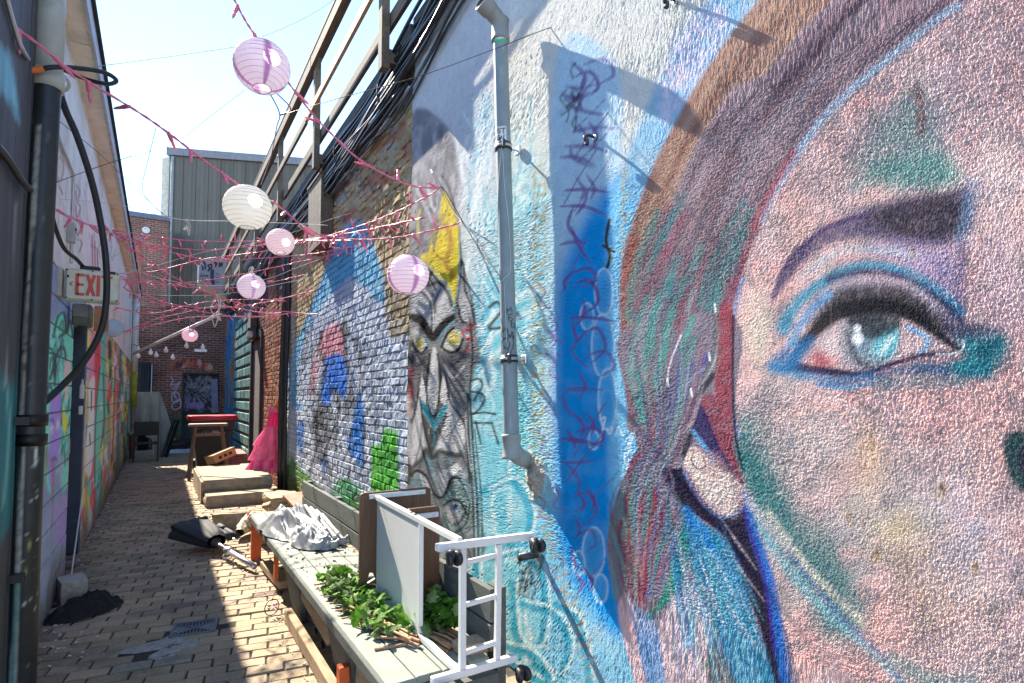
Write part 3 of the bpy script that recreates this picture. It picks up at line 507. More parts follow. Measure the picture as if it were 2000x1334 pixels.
    c.poly([(140, 330), (230, 420), (260, 560), (240, 760), (190, 960), (150, 1020), (90, 940), (60, 800), (50, 620), (90, 440)], S(142, 70, 88), 8, 0.95, noise=0.3); c.poly([(110, 560), (200, 500), (230, 640), (190, 900), (150, 990), (110, 900)], S(126, 50, 70), 12, 0.7, noise=0.3); c.stroke([(110, 440), (60, 600), (40, 760), (50, 960)], 26, S(112, 150, 150), 8, 0.85, noise=0.3)
    c.stroke([(230, 440), (290, 600), (270, 800), (210, 960)], 46, S(132, 146, 166), 14, 0.8, noise=0.3); c.stroke([(280, 560), (250, 740), (190, 950)], 14, S(80, 140, 206), 5, 0.8); c.stroke([(330, 700), (330, 820), (270, 960), (200, 1040), (220, 1100)], [60, 60, 40, 20, 8], S(34, 140, 122), 8, 0.9, noise=0.2); c.stroke([(300, 680), (340, 780), (380, 840)], 26, S(130, 170, 160), 10, 0.6)
    c.poly([(150, 1060), (240, 1060), (330, 940), (420, 900), (480, 1060), (470, 1200), (440, 1400), (260, 1400), (200, 1200)], S(224, 196, 198), 14, 0.9, noise=0.3); c.poly([(60, 1000), (110, 960), (180, 1200), (210, 1400), (160, 1400), (90, 1160)], S(228, 186, 184), 8, 0.95, noise=0.2)
    for k in range(7): c.stroke([(110 + k * 18, 960 + k * 16), (150 + k * 14, 1150), (200 + k * 12, 1400)], [5, 12, 10], S(66, 150, 206), 4, 0.85)
    for k in range(4): c.stroke([(350 + 20 * k, 900), (370 + 10 * k, 1040), (350 + 8 * k, 1180)], 8, S(120, 180, 206), 4, 0.7)
    c.stroke([(390, 900), (470, 1020), (470, 1200), (440, 1260)], 26, S(90, 150, 140), 12, 0.7, noise=0.3); c.poly([(450, 1180), (520, 1230), (600, 1400), (470, 1400)], S(96, 110, 106), 14, 0.8, noise=0.3); c.stroke([(480, 1190), (520, 1300), (550, 1400)], 6, S(200, 206, 206), 3, 0.7)
    c.T = None
    RH = random.Random(66)
    HC = [S(150, 132, 142), S(92, 84, 110), S(96, 150, 150), S(146, 86, 100), S(176, 160, 166), S(120, 104, 116), S(84, 112, 150)]
    for i in range(70):     # strands gathered behind the ear
        a = RH.uniform(0, 1); x0 = 1235 + 150 * a; y0 = RH.uniform(640, 780); xm = 1262 + 66 * a; ym = 868 + RH.uniform(-26, 16); xe = 1206 + 60 * a; ye = 975 + RH.uniform(-30, 30)
        c.stroke([(x0, y0), (x0 * 0.5 + xm * 0.5 + 6, (y0 + ym) / 2 + 10), (xm, ym), (xm * 0.45 + xe * 0.55, (ym + ye) / 2 + 4), (xe, ye)], [1, RH.uniform(3, 9), RH.uniform(3, 8), 2], HC[i % 7], 2.5, 0.6, noise=0.35, ns=10)
    HD = [S(142, 66, 84), S(122, 48, 68), S(98, 150, 146), S(186, 150, 156), S(120, 130, 150), S(64, 140, 130), S(84, 136, 190)]
    for i in range(80):     # the tail below it
        a = RH.uniform(0, 1); x0 = 1212 + 110 * a; y0 = RH.uniform(900, 1010); xe = 1222 + 70 * a; ye = y0 + RH.uniform(110, 240); bow = -22 + 40 * a
        c.stroke([(x0, y0), (x0 + bow, (y0 * 2 + ye) / 3), (xe + bow * 0.8, (y0 + ye * 2) / 3), (xe, ye)], [1, RH.uniform(3, 8), RH.uniform(3, 8), 1], HD[i % 7] if a > 0.35 else HD[i % 3], 2.5, 0.5, noise=0.4, ns=10)
    HE = [S(70, 150, 190), S(120, 186, 206), S(44, 130, 160), S(210, 196, 200), S(52, 120, 190), S(90, 160, 160)]
    for i in range(80):     # loose blue strands falling to the pavement
        a = RH.uniform(0, 1); x0 = 1300 + 120 * a; y0 = RH.uniform(1000, 1180); L_ = RH.uniform(90, 220)
        c.stroke([(x0, y0), (x0 + 14 + 24 * a, y0 + L_ * 0.5), (x0 + 20 + 60 * a, y0 + L_)], [1, RH.uniform(3, 9), 1], HE[i % 6], 2.5, 0.5, noise=0.4, ns=10)
    c.blob((1392, 915), 34, 46, S(206, 164, 158), 0.7, noise=0.3); c.blob((1430, 985), 36, 40, S(196, 176, 170), 0.7, noise=0.3); c.stroke([(1352, 880), (1390, 890), (1430, 930), (1446, 985)], 10, S(178, 140, 142), 6, 0.6); c.stroke([(1345, 925), (1372, 975), (1408, 1003)], 12, S(150, 112, 122), 7, 0.6)
    c.stroke([(1330, 655), (1312, 700), (1303, 740)], 3, S(225, 228, 230), 1.2, 0.9)
    for (x, y) in ((1303, 738), (1384, 690), (1395, 594), (1350, 760)): c.stroke([(x, y), (x + 2, y + 14)], 4, S(248, 248, 250), 1, 0.9)

def paint_brick(c):
    """blockbuster piece on the old brick: traced from the 2.3x enlargement at (480,400)"""
    R = random.Random(5); U, V = c.U, c.V
    n = fbm(U / 14, V / 14, 3); n2 = fbm(U / 40, V / 40, 9)
    c.C[:] = np.array(S(164, 146, 112)) * (0.6 + 0.8 * n)[:, None]
    # upper bare courses: red, dark soot
    a = np.clip((0.56 * (800 - U) + 190 - V) / 60 + (n2 - 0.5) * 2, 0, 1); 
    c.poly([(590, 380), (640, 330), (700, 300), (760, 230), (830, 130), (830, -100), (560, -100), (520, 420)], S(62, 54, 50), 16, 0.85, noise=0.45)
    for i in range(22): x = R.uniform(640, 800); y = 470 - (x - 560) * 0.95 + R.uniform(-20, 70); c.blob((x, y), 26, 12, S(150, 84, 66), 0.8, ang=-0.7, noise=0.3)
    for i in range(14): x = R.uniform(640, 800); y = 480 - (x - 560) * 1.0 + R.uniform(-50, 20); c.blob((x, y), 22, 10, S(150, 156, 164), 0.8, ang=-0.7, noise=0.5)
    for i in range(16): x = R.uniform(640, 800); y = R.uniform(330, 470); c.stroke([(x, y), (x + 14, y - 8), (x + 22, y + 8)], 4, S(74, 66, 92), 2, 0.7)
    c.zoom(480, 400, 2.3)
    BL = S(64, 150, 196); GR = S(170, 182, 202); LV = S(186, 196, 214); BK = S(52, 54, 58)
    c.poly([(190, 700), (230, 640), (260, 560), (320, 400), (380, 230), (420, 120), (480, 70), (540, 90), (580, 200), (610, 300), (630, 430), (650, 560), (730, 560), (740, 900), (720, 1300), (180, 1330)], GR, 8, 1.0, smooth=False)
    c.poly([(190, 860), (205, 680), (262, 540), (330, 360), (390, 200), (440, 110), (500, 80), (540, 100), (585, 220), (620, 330), (632, 450), (560, 400), (480, 330), (420, 370), (330, 460), (270, 560), (240, 700), (220, 900)], S(84, 162, 200), 12, 0.95, noise=0.25, ns=18)
    c.stroke([(200, 800), (250, 600), (330, 440)], 30, S(110, 172, 204), 10, 0.8)
    c.poly([(640, 200), (720, 120), (735, 560), (650, 580), (620, 440)], S(150, 134, 108), 10, 0.8, noise=0.5); c.poly([(620, 430), (690, 400), (720, 500), (650, 600)], S(120, 108, 92), 8, 0.8, noise=0.6)
    for i in range(60):
        x = R.uniform(260, 720); y = R.uniform(430, 1180); c.blob((x, y), R.uniform(16, 50), R.uniform(8, 20), [LV, S(132, 144, 166), S(188, 194, 206), S(112, 122, 142)][i % 4], 0.55, ang=-0.15)
    c.poly([(345, 570), (430, 540), (440, 690), (400, 660), (350, 720), (335, 640)], S(200, 132, 150), 6, 0.95, noise=0.2); c.stroke([(330, 640), (310, 740), (295, 860)], [24, 40, 16], S(204, 150, 164), 6, 0.85, noise=0.3)
    c.poly([(345, 730), (380, 680), (445, 690), (455, 820), (440, 870), (400, 830), (370, 900), (340, 890)], S(36, 110, 206), 5, 1.0); c.poly([(500, 870), (525, 880), (525, 1170), (485, 1140), (455, 1080)], S(44, 124, 210), 5, 1.0); c.poly([(230, 1000), (260, 970), (255, 1110), (232, 1090)], S(40, 108, 190), 5, 0.9); c.poly([(340, 1130), (362, 1140), (350, 1220)], S(48, 120, 204), 5, 0.9); c.blob((235, 905), 40, 26, S(80, 160, 216), 0.9); c.blob((478, 770), 16, 40, S(80, 150, 210), 0.8)
    for L in ([(340, 560), (330, 640), (350, 730), (330, 880), (340, 1000)], [(440, 530), (450, 690), (470, 820), (450, 900)], [(400, 830), (420, 900), (400, 1060), (410, 1130)], [(505, 640), (520, 800), (510, 860), (470, 1060), (480, 1160), (525, 1180), (530, 900)], [(370, 900), (390, 1000), (360, 1120), (380, 1200)], [(300, 900), (320, 1060), (290, 1200)], [(540, 900), (590, 1000), (600, 1050)], [(420, 560), (480, 600), (510, 680)], [(550, 860), (600, 920), (640, 880)]):
        c.stroke(L, R.uniform(9, 18), BK, 4, 0.85, noise=0.45, ns=8)
    c.poly([(310, 920), (365, 900), (375, 1080), (330, 1160), (305, 1040)], S(56, 54, 58), 10, 0.8, noise=0.5); c.poly([(440, 870), (500, 850), (500, 900), (450, 960)], S(70, 72, 78), 8, 0.8, noise=0.5)
    for i in range(70):
        x = R.uniform(250, 700); y = R.uniform(450, 1200); d1 = R.uniform(-40, 40); c.stroke([(x, y), (x + d1, y + R.uniform(15, 45)), (x + d1 * 0.3, y + R.uniform(50, 90)), (x + R.uniform(-40, 40), y + R.uniform(70, 130))], R.uniform(4, 9), [BK, S(70, 76, 90), BK, S(220, 224, 230)][i % 4], 2.5, 0.75, noise=0.4, ns=7)
    for i in range(40): x = R.uniform(270, 700); y = R.uniform(520, 1200); c.stroke([(x, y), (x + R.uniform(-14, 14), y + 30)], R.uniform(3, 8), BK, 3, 0.5, noise=0.5)
    c.poly([(615, 1000), (680, 1010), (688, 1290), (560, 1290), (565, 1080), (610, 1070)], S(76, 164, 58), 5, 1.0, smooth=False); c.poly([(620, 1100), (680, 1120), (685, 1200), (600, 1200)], S(44, 124, 50), 12, 0.7, noise=0.5)
    c.poly([(190, 1120), (240, 1180), (330, 1270), (330, 1400), (190, 1400)], S(84, 132, 66), 8, 0.95, noise=0.3); c.poly([(400, 1250), (460, 1230), (520, 1290), (520, 1400), (380, 1400)], S(46, 128, 84), 8, 0.95, noise=0.3); c.stroke([(190, 1250), (260, 1290), (420, 1380)], 60, S(120, 116, 70), 16, 0.8, noise=0.4)
    c.stroke([(205, 480), (215, 700), (195, 900), (195, 1150)], 16, S(190, 196, 206), 6, 0.6)
    c.T = None

# ------------------------------------------------------------------ ground
gnd = mk('ground', [(-120, -120, -0.05), (120, -120, -0.05), (120, 120, -0.05), (-120, 120, -0.05)], [(0, 1, 2, 3)], 'ground', kind='structure')
bed = mk('alley_paving', [(-0.64, -3, -0.012), (1.79, -3, -0.012), (1.79, 20.3, -0.012), (-0.64, 20.3, -0.012), (-4, 17.3, -0.012), (-4, 20.3, -0.012), (-0.64, 17.3, -0.012)], [(0, 1, 2, 3), (6, 3, 5, 4)], 'joint', kind='structure')
EA = math.atan(-0.16); ca, sa = math.cos(EA), math.sin(EA); PL, PW = 0.206, 0.112
GR = onz(380, 1226, 0.0); PATCH = onz(330, 1262, 0.0)
pav = []
for j in range(-60, 220):
    for i in range(-40, 40):
        a = (i + 0.5 * (j % 2) + 0.06 * math.sin(j * 1.7)) * PL; b = j * PW
        x = a * ca - b * sa; y = a * sa + b * ca
        if -0.70 < x < 1.80 and -1.0 < y < 20.0: pav.append((x, y))
pv = np.array(pav); uu, vv_ = proj(np.c_[pv, np.zeros(len(pv))])
vis = (uu > -40) & (uu < 900) & (vv_ < 1420) & (pv[:, 1] > 2.6) & ~((pv[:, 0] > 1.0) & (pv[:, 1] < 6.2))
order = np.argsort(np.where(vis, pv[:, 1], 99)); near = set(order[:300].tolist())
stV = []; stF = []; stC = []
for k, (x, y) in enumerate(pav):
    dx, dy = x - GR.x, y - GR.y; la = dx * ca + dy * sa; lb = -dx * sa + dy * ca
    if abs(la) < 0.165 and abs(lb) < 0.13: continue
    if ((x - PATCH.x) / 0.24) ** 2 + ((y - PATCH.y) / 0.13) ** 2 < 1: continue
    L = PL / 2 - 0.004 - random.uniform(0, 0.0035); W = PW / 2 - 0.0035 - random.uniform(0, 0.003); z = random.uniform(-0.005, 0.004) - (0.008 if random.random() < 0.04 else 0); rz = random.uniform(-0.018, 0.018) + EA
    cr, sr = math.cos(rz), math.sin(rz); ch = 0.005; V = []
    tl = random.uniform(-0.004, 0.004)
    for (gx, gy, gz) in [(-L + ch, -W + ch, z), (L - ch, -W + ch, z + tl), (L - ch, W - ch, z + tl), (-L + ch, W - ch, z), (-L, -W, z - 0.006), (L, -W, z - 0.006), (L, W, z - 0.006), (-L, W, z - 0.006), (-L, -W, -0.03), (L, -W, -0.03), (L, W, -0.03), (-L, W, -0.03)]:
        V.append((x + gx * cr - gy * sr, y + gx * sr + gy * cr, gz))
    Fc = [(0, 1, 2, 3)] + [(q + r, q + (r + 1) % 4, q - 4 + (r + 1) % 4, q - 4 + r) for q in (4, 8) for r in range(4)]
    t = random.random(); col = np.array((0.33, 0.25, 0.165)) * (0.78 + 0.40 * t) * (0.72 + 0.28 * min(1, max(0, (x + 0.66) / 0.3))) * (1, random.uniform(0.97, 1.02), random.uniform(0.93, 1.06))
    if random.random() < 0.05: col = np.array((0.21, 0.15, 0.12))
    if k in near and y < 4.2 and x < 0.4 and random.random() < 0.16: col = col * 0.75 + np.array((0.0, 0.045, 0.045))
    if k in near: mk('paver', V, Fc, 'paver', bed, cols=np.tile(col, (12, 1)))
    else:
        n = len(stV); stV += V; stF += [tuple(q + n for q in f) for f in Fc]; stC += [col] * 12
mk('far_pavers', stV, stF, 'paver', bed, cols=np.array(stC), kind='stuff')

# ------------------------------------------------------------------ painted building on the right
RB = thing('painted_building', 'long building with stucco and brick wall covered in murals on the right', 'building', (2.0, 8.0, 0))
XW = 1.76; TOPZ = 4.62
def stucco_edge(z): return 4.44 - 0.055 * np.clip(z - 2.7, 0, 3) + 0.02 * np.sin(z * 5.1) + 0.012 * np.sin(z * 17 + 1)
ucol = np.r_[np.arange(806, 1200, 2.2), np.arange(1200, 2090, 1.5)]; ys = np.array([onx(u, 667, XW).y for u in ucol]); ys = np.r_[4.44, ys[ys < 4.41], 0.4, 0.3, 0.15, 0.0, -0.3, -0.8, -1.6, -3.0]
zs = np.r_[np.linspace(0, 0.72, 60), np.linspace(0.72, 2.62, 620)[1:], np.linspace(2.62, TOPZ, 190)[1:]]
YY, ZZ = np.meshgrid(ys, zs); ny, nz = len(ys), len(zs)
sft = np.clip((YY - 3.9) / 0.54, 0, 1) ** 2 * (stucco_edge(ZZ) - 4.44); YY = YY + sft
und = (fbm(YY * 2.2 + 9, ZZ * 2.2, 71) - 0.5) * 0.008 + (fbm(YY * 14 + 9, ZZ * 14, 72, 3) - 0.5) * 0.002
def blur(a): return (a + np.roll(a, 1, 0) + np.roll(a, -1, 0) + np.roll(a, 1, 1) + np.roll(a, -1, 1)) / 5
g0 = rng.normal(size=YY.shape); g1 = blur(rng.normal(size=YY.shape)) * 2.0; amp = np.interp(ys, [0.0, 1.2, 2.2, 4.4], [0.00085, 0.00085, 0.00085, 0.00065])[None, :]
patchy = 0.4 + 1.05 * np.clip((fbm(YY * 3.4 + 4, ZZ * 3.4, 81) - 0.34) * 2.6, 0, 1); und = und + amp * patchy * (0.45 * g0 + 0.75 * g1) - 0.0045 * (rng.random(YY.shape) < 0.006) * patchy
P = np.stack([np.full(YY.shape, XW) - und, YY, ZZ], -1).reshape(-1, 3)
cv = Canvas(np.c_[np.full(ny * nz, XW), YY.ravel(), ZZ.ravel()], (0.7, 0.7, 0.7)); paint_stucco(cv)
far_ = YY.ravel() < 0.34; cv.C[far_] = np.array(S(228, 198, 194)) * (0.85 + 0.3 * fbm(YY.ravel()[far_] * 8, ZZ.ravel()[far_] * 8, 4))[:, None]
# grime and old splashes near the pavement, pock marks
gm = np.clip(1 - ZZ.ravel() / 0.5, 0, 1) * fbm(YY.ravel() * 6, ZZ.ravel() * 6, 15); cv.C *= (1 - 0.55 * np.clip(gm, 0, 1))[:, None]
# patch of raw cement round the pipe's hole
EW = onx(1046, 935, XW); dd = np.hypot((YY.ravel() - EW.y) / 0.8, ZZ.ravel() - EW.z) + (fbm(YY.ravel() * 20, ZZ.ravel() * 20, 8) - 0.5) * 0.12
a = np.clip((0.125 - dd) / 0.03, 0, 1)[:, None]; cv.C += (np.array((0.42, 0.36, 0.29)) - cv.C) * a * 0.95
P[:, 0] -= np.clip((0.13 - dd) / 0.12, 0, 1) * 0.03 * (0.6 + fbm(YY.ravel() * 30, ZZ.ravel() * 30, 18))
idx = np.arange(ny * nz).reshape(nz, ny); q = np.stack([idx[:-1, :-1], idx[1:, :-1], idx[1:, 1:], idx[:-1, 1:]], -1).reshape(-1, 4)
eb = P[idx[:, 0]].copy(); eb[:, 0] += 0.06; n0 = len(P); P2 = np.r_[P, eb]; ei = np.arange(nz) + n0
q = np.r_[q, np.stack([idx[:-1, 0], ei[:-1], ei[1:], idx[1:, 0]], -1)]
Cc = np.clip(np.r_[cv.C, np.tile(np.array(S(170, 160, 140)), (nz, 1))], 0.004, 0.92)
def fastmesh(name, V, Q, mat, parent, cols, smooth=False):
    V = (V - np.array(ORG[parent.name])).astype(np.float32); me = bpy.data.meshes.new(name); me.vertices.add(len(V)); me.vertices.foreach_set('co', V.ravel())
    me.loops.add(Q.size); me.loops.foreach_set('vertex_index', Q.ravel().astype(np.int32)); me.polygons.add(len(Q))
    me.polygons.foreach_set('loop_start', np.arange(0, Q.size, 4, dtype=np.int32)); me.polygons.foreach_set('use_smooth', np.full(len(Q), smooth))
    me.update(); me.materials.append(M[mat]); a = me.color_attributes.new('paint', 'FLOAT_COLOR', 'POINT'); c = np.ones((len(V), 4), np.float32); c[:, :3] = cols; a.data.foreach_set('color', c.ravel())
    o = bpy.data.objects.new(name, me); link(o, parent); return o
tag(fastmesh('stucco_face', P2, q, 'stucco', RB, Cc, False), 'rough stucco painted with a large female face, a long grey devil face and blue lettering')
MB().bbox((1.84, -3, 0), (5.5, 4.5, TOPZ - 0.02)).build('inner_wall', 'greywall', RB)
# --- brick part
XB = 1.785
def tile(a0, a1, z0, z1, x, depth, sgn, na, nz_, ch=0.006, jit=0.003, proud=0.0):
    """masonry unit facing -x (sgn=1) or +x (sgn=-1); depth = how far it stands out of the joint"""
    V = []; Fc = []; xf = x - sgn * (depth + proud)
    A = np.linspace(a0 + ch, a1 - ch, na + 1); Z = np.linspace(z0 + ch, z1 - ch, nz_ + 1)
    for j, z in enumerate(Z):
        for i, a_ in enumerate(A):
            e = 1 if i in (0, na) or j in (0, nz_) else 0
            V.append((xf + sgn * random.uniform(0, jit) * (1 + e), a_ + random.uniform(-jit, jit) * e, z + random.uniform(-jit, jit) * e))
    w_ = na + 1
    for j in range(nz_):
        for i in range(na):
            f = (j * w_ + i, j * w_ + i + 1, (j + 1) * w_ + i + 1, (j + 1) * w_ + i); Fc.append(f[::-1] if sgn > 0 else f)
    ring = [(i, 0) for i in range(na)] + [(na, j) for j in range(nz_)] + [(i, nz_) for i in range(na, 0, -1)] + [(0, j) for j in range(nz_, 0, -1)]
    n = len(V); m = len(ring)
    for (i, j) in ring:
        V.append((x + sgn * 0.004, a0 if i == 0 else (a1 if i == na else A[i]), z0 if j == 0 else (z1 if j == nz_ else Z[j])))
    for k in range(m):
        i0 = ring[k][1] * w_ + ring[k][0]; r2 = ring[(k + 1) % m]; i1 = r2[1] * w_ + r2[0]; f = (i0, i1, n + (k + 1) % m, n + k); Fc.append(f if sgn > 0 else f[::-1])
    return V, Fc
DOOR_R = (12.45, 13.75, 2.9); TEAL = (14.0, 17.4, 3.75)
units = []
for j in range(62):
    z0 = 0.02 + j * 0.0745; z1 = z0 + 0.064
    yy = 4.47 - 0.11 * (j % 2) - random.uniform(0, 0.03)
    hdr = (j % 6 == 3)
    while yy < 20.0:
        L = (0.105 if hdr else 0.213) + random.uniform(-0.006, 0.006); y0, y1 = yy, yy + L; yy = y1 + 0.0105
        y0 = max(y0, float(stucco_edge(z0)) - 0.01)
        if y1 - y0 < 0.04: continue
        m_ = (y0 + y1) / 2
        if DOOR_R[0] - 0.1 < m_ < DOOR_R[1] + 0.1 and z0 < DOOR_R[2] + 0.05: continue
        if TEAL[0] - 0.06 < m_ < TEAL[1] + 0.06 and z0 < TEAL[2] + 0.05: continue
        u_, v_ = proj((XB, m_, z0)); rough_ = 1.0 if v_ < 480 and u_ > 560 else 0.0
        if rough_ and random.random() < 0.04: continue
        units.append((y0, y1, z0, z1, rough_))
parts = []; allV = []
for (y0, y1, z0, z1, r) in units:
    V, Fc = tile(y0, y1, z0, z1, XB, 0.010 + 0.004 * r, 1, 3, 1, ch=0.006 + 0.004 * r, jit=0.0045 + 0.006 * r, proud=random.uniform(-0.003, 0.004) + r * random.uniform(-0.007, 0.012))
    parts.append((len(allV), V, Fc)); allV += V
AV = np.array(allV); cb = Canvas(AV, (0.3, 0.25, 0.18)); paint_brick(cb)
yv = AV[:, 1]; zv = AV[:, 2]
zb = (yv > 9.95); rn = fbm(yv * 7, zv * 7, 2); per = np.repeat(rng.uniform(0.7, 1.25, len(parts)), [len(p[1]) for p in parts])
colB = np.array((0.30, 0.12, 0.07)) * per[:, None] * (0.6 + 0.8 * rn)[:, None]; dk = np.clip((fbm(yv * 1.2, zv * 0.5, 12) - 0.47) / 0.08, 0, 1)[:, None]
colB = colB * (1 - dk * 0.85) + np.array((0.03, 0.03, 0.035)) * dk * 0.85
cb.C[zb] = colB[zb]
zd = yv > 17.45; bl = fbm(yv * 2.3, zv * 1.3, 22); blc = np.where((bl > 0.52)[:, None], np.array((0.03, 0.13, 0.34)), np.array((0.04, 0.24, 0.30))) * (0.6 + 0.9 * rn)[:, None]
blc = np.where((bl < 0.36)[:, None], np.array((0.30, 0.12, 0.05)), blc); cb.C[zd] = blc[zd]
cb.C *= per[:, None] ** 0.45
score = [(-abs(p[1][0][1] - 4.4) if (0.5 < p[1][0][2] < 4.3) else -99) for p in parts]; top = set(np.argsort(score)[::-1][:300].tolist())
# mortar bed behind the bricks
gy = np.linspace(4.2, 20.2, 330); gz = np.linspace(0, 4.55, 130); Y2, Z2 = np.meshgrid(gy, gz); GP = np.stack([np.full(Y2.shape, XB), Y2, Z2], -1).reshape(-1, 3)
cm = Canvas(GP, (0.3, 0.3, 0.3)); paint_brick(cm); cm.C[:] = cm.C * 0.82
fb_ = GP[:, 1] > 9.95; cm.C[fb_] = np.array((0.09, 0.08, 0.075)); gi = np.arange(len(GP)).reshape(130, 330); gq = np.stack([gi[:-1, :-1], gi[1:, :-1], gi[1:, 1:], gi[:-1, 1:]], -1).reshape(-1, 4)
MW = tag(fastmesh('brick_wall', GP, gq, 'mortar', RB, np.clip(cm.C, 0.01, 0.9)), 'old brick wall with a crumbling beige top and painted letters')
ORG[MW.name] = ORG[RB.name]
fV = []; fF = []; fC = []
for k, (n0, V, Fc) in enumerate(parts):
    cc = np.clip(cb.C[n0:n0 + len(V)], 0.008, 0.9)
    if k in top: mk('brick', V, Fc, 'brickpaint', MW, cols=cc)
    else:
        n = len(fV); fV += V; fF += [tuple(q_ + n for q_ in f) for f in Fc]; fC.append(cc)
mk('more_bricks', fV, fF, 'brickpaint', MW, cols=np.concatenate(fC), kind='stuff')
MB().bbox((1.80, 4.55, 0), (5.5, 20.0, 4.54)).build('inner_wall', 'greywall', RB)
MB().bbox((1.70, 4.3, 4.555), (5.6, 20.0, 4.66)).bbox((1.72, -3, 4.63), (5.6, 4.29, 4.70)).build('roof_edge', pm('roof_felt', (0.05, 0.05, 0.055), rough=0.9), RB)

# ------------------------------------------------------------------ left building
XL = -0.625
def paint_left(c):
    U, V = c.U, c.V; R = random.Random(4); k = 2.0
    def T(r, g, b): return S(r, g, b, k)
    n = fbm(U / 20, V / 20, 6)
    c.C[:] = np.array(T(112, 124, 150)) * (0.85 + 0.3 * n)[:, None]
    c.zoom(80, 560, 3.335)
    MI = T(96, 176, 156); DK = T(48, 62, 62); LM = T(120, 200, 178)
    # stripes on the far half
    Yw = c.yw
    for (a, b, col) in [(7.2, 7.5, T(214, 178, 170)), (7.5, 7.8, T(196, 160, 60)), (7.8, 8.5, T(206, 204, 198)), (8.5, 8.75, T(196, 84, 96)), (8.75, 9.7, T(92, 164, 148)), (9.7, 10.1, T(206, 150, 110)), (10.1, 10.8, T(110, 160, 84)), (10.8, 11.3, T(206, 164, 120)), (11.3, 11.8, T(120, 86, 60)), (11.8, 12.6, T(140, 146, 120)), (12.6, 13.4, T(66, 96, 90)), (13.4, 14.2, T(86, 150, 150)), (14.2, 15.2, T(200, 170, 80)), (15.2, 16.2, T(96, 70, 60)), (16.2, 18, T(120, 150, 90))]:
        w_ = (fbm(c.zw * 1.3, Yw * 0, int(a * 10)) - 0.5) * 0.9; m_ = (Yw + w_ > a) & (Yw + w_ <= b); c.C[m_] = (np.array(col) * 0.75 + 0.05) * (0.8 + 0.4 * n[m_])[:, None]
    for i in range(90):
        y = R.uniform(7.3, 16.5); z = R.uniform(0.3, 2.6); u, v = proj((XL, y, z)); s_ = 40 / y
        c.T = None; c.stroke([(u, v), (u + R.uniform(-1, 1) * s_, v + 4 * s_), (u + R.uniform(-1, 1) * s_, v + 8 * s_)], R.uniform(0.5, 1.6) * s_, [T(40, 46, 44), T(206, 60, 60), T(230, 226, 220), T(220, 180, 60), T(70, 160, 150), T(220, 150, 170)][i % 6], 1, 0.85)
    c.zoom(80, 560, 3.335)
    c.poly([(300, 300), (345, 280), (350, 560), (310, 600)], T(214, 110, 140), 4, 0.9); c.poly([(355, 300), (385, 280), (388, 480), (362, 780), (345, 760)], T(190, 44, 52), 4, 0.95); c.poly([(300, 300), (322, 300), (312, 480), (300, 480)], T(220, 190, 70), 3, 0.9)
    c.poly([(312, 640), (350, 590), (345, 800), (330, 1200), (290, 1200), (285, 960), (310, 860)], T(214, 212, 208), 4, 0.95); c.poly([(355, 800), (385, 520), (405, 560), (410, 880), (385, 1050), (370, 1280), (345, 1270), (352, 1000)], T(92, 164, 148), 4, 0.95); c.stroke([(385, 520), (362, 760), (352, 1000), (350, 1280)], 9, DK, 3, 0.9); c.stroke([(405, 560), (412, 860), (390, 1050)], 9, DK, 3, 0.9); c.blob((392, 780), 14, 40, T(226, 226, 220))
    for L in ([(330, 680), (328, 800)], [(318, 960), (322, 1030)], [(298, 900), (290, 1000), (286, 1040)]): c.stroke(L, 9, DK, 3, 0.9)
    c.poly([(268, 1080), (292, 1040), (285, 1400), (258, 1400)], T(206, 158, 70), 5, 0.9); c.blob((292, 1270), 30, 70, T(120, 104, 100), 0.9)
    # mint hair
    c.poly([(-80, 300), (-20, 180), (30, 150), (50, 280), (80, 230), (120, 170), (150, 170), (165, 260), (190, 210), (215, 330), (225, 500), (200, 800), (190, 1050), (170, 1290), (140, 1334), (110, 1200), (60, 1350), (20, 1250), (-20, 1400), (-80, 1300)], MI, 5, 1.0)
    for i in range(70):
        x = R.uniform(-60, 200); y = R.uniform(220, 1150); c.stroke([(x, y), (x + R.uniform(5, 30), y - 60), (x + R.uniform(20, 50), y - 40), (x + R.uniform(15, 55), y + 70)], R.uniform(5, 13), [DK, LM, DK, T(70, 130, 120)][i % 4], 3, 0.85)
    for L in ([(-20, 560), (10, 420), (60, 400), (95, 480), (90, 640)], [(60, 600), (110, 430), (150, 400), (165, 500)], [(80, 330), (110, 200), (150, 175), (160, 290), (120, 330)], [(0, 300), (10, 200), (35, 170), (55, 300)], [(170, 300), (190, 220), (210, 330)], [(-20, 760), (20, 700), (60, 640), (75, 730)]): c.stroke(L, 15, T(40, 46, 50), 4, 0.95)
    c.poly([(150, 520), (180, 460), (195, 560), (170, 740), (155, 700)], T(214, 156, 150), 4, 0.9); c.stroke([(195, 560), (205, 700), (190, 1000), (175, 1290)], 11, T(210, 150, 156), 4, 0.9); c.stroke([(225, 420), (205, 700), (196, 900)], 6, T(206, 70, 110), 2, 0.8)
    c.poly([(60, 760), (110, 640), (130, 640), (128, 800), (130, 950), (100, 1200), (70, 1334), (50, 1200), (58, 950)], T(140, 112, 182), 5, 1.0); c.blob((72, 930), 20, 46, T(230, 230, 230)); c.blob((110, 900), 18, 60, T(226, 226, 230)); c.stroke([(60, 870), (75, 860), (85, 900)], 7, DK, 2); c.stroke([(70, 1130), (85, 1110), (100, 1130)], 14, T(70, 50, 80), 4, 0.9); c.blob((75, 935), 7, 14, DK)
    c.poly([(140, 830), (150, 780), (160, 830), (172, 860), (165, 940), (155, 960), (142, 900)], T(214, 176, 40), 3, 1.0)
    # door jamb colour above the door, lower plain blocks and drips
    c.T = None
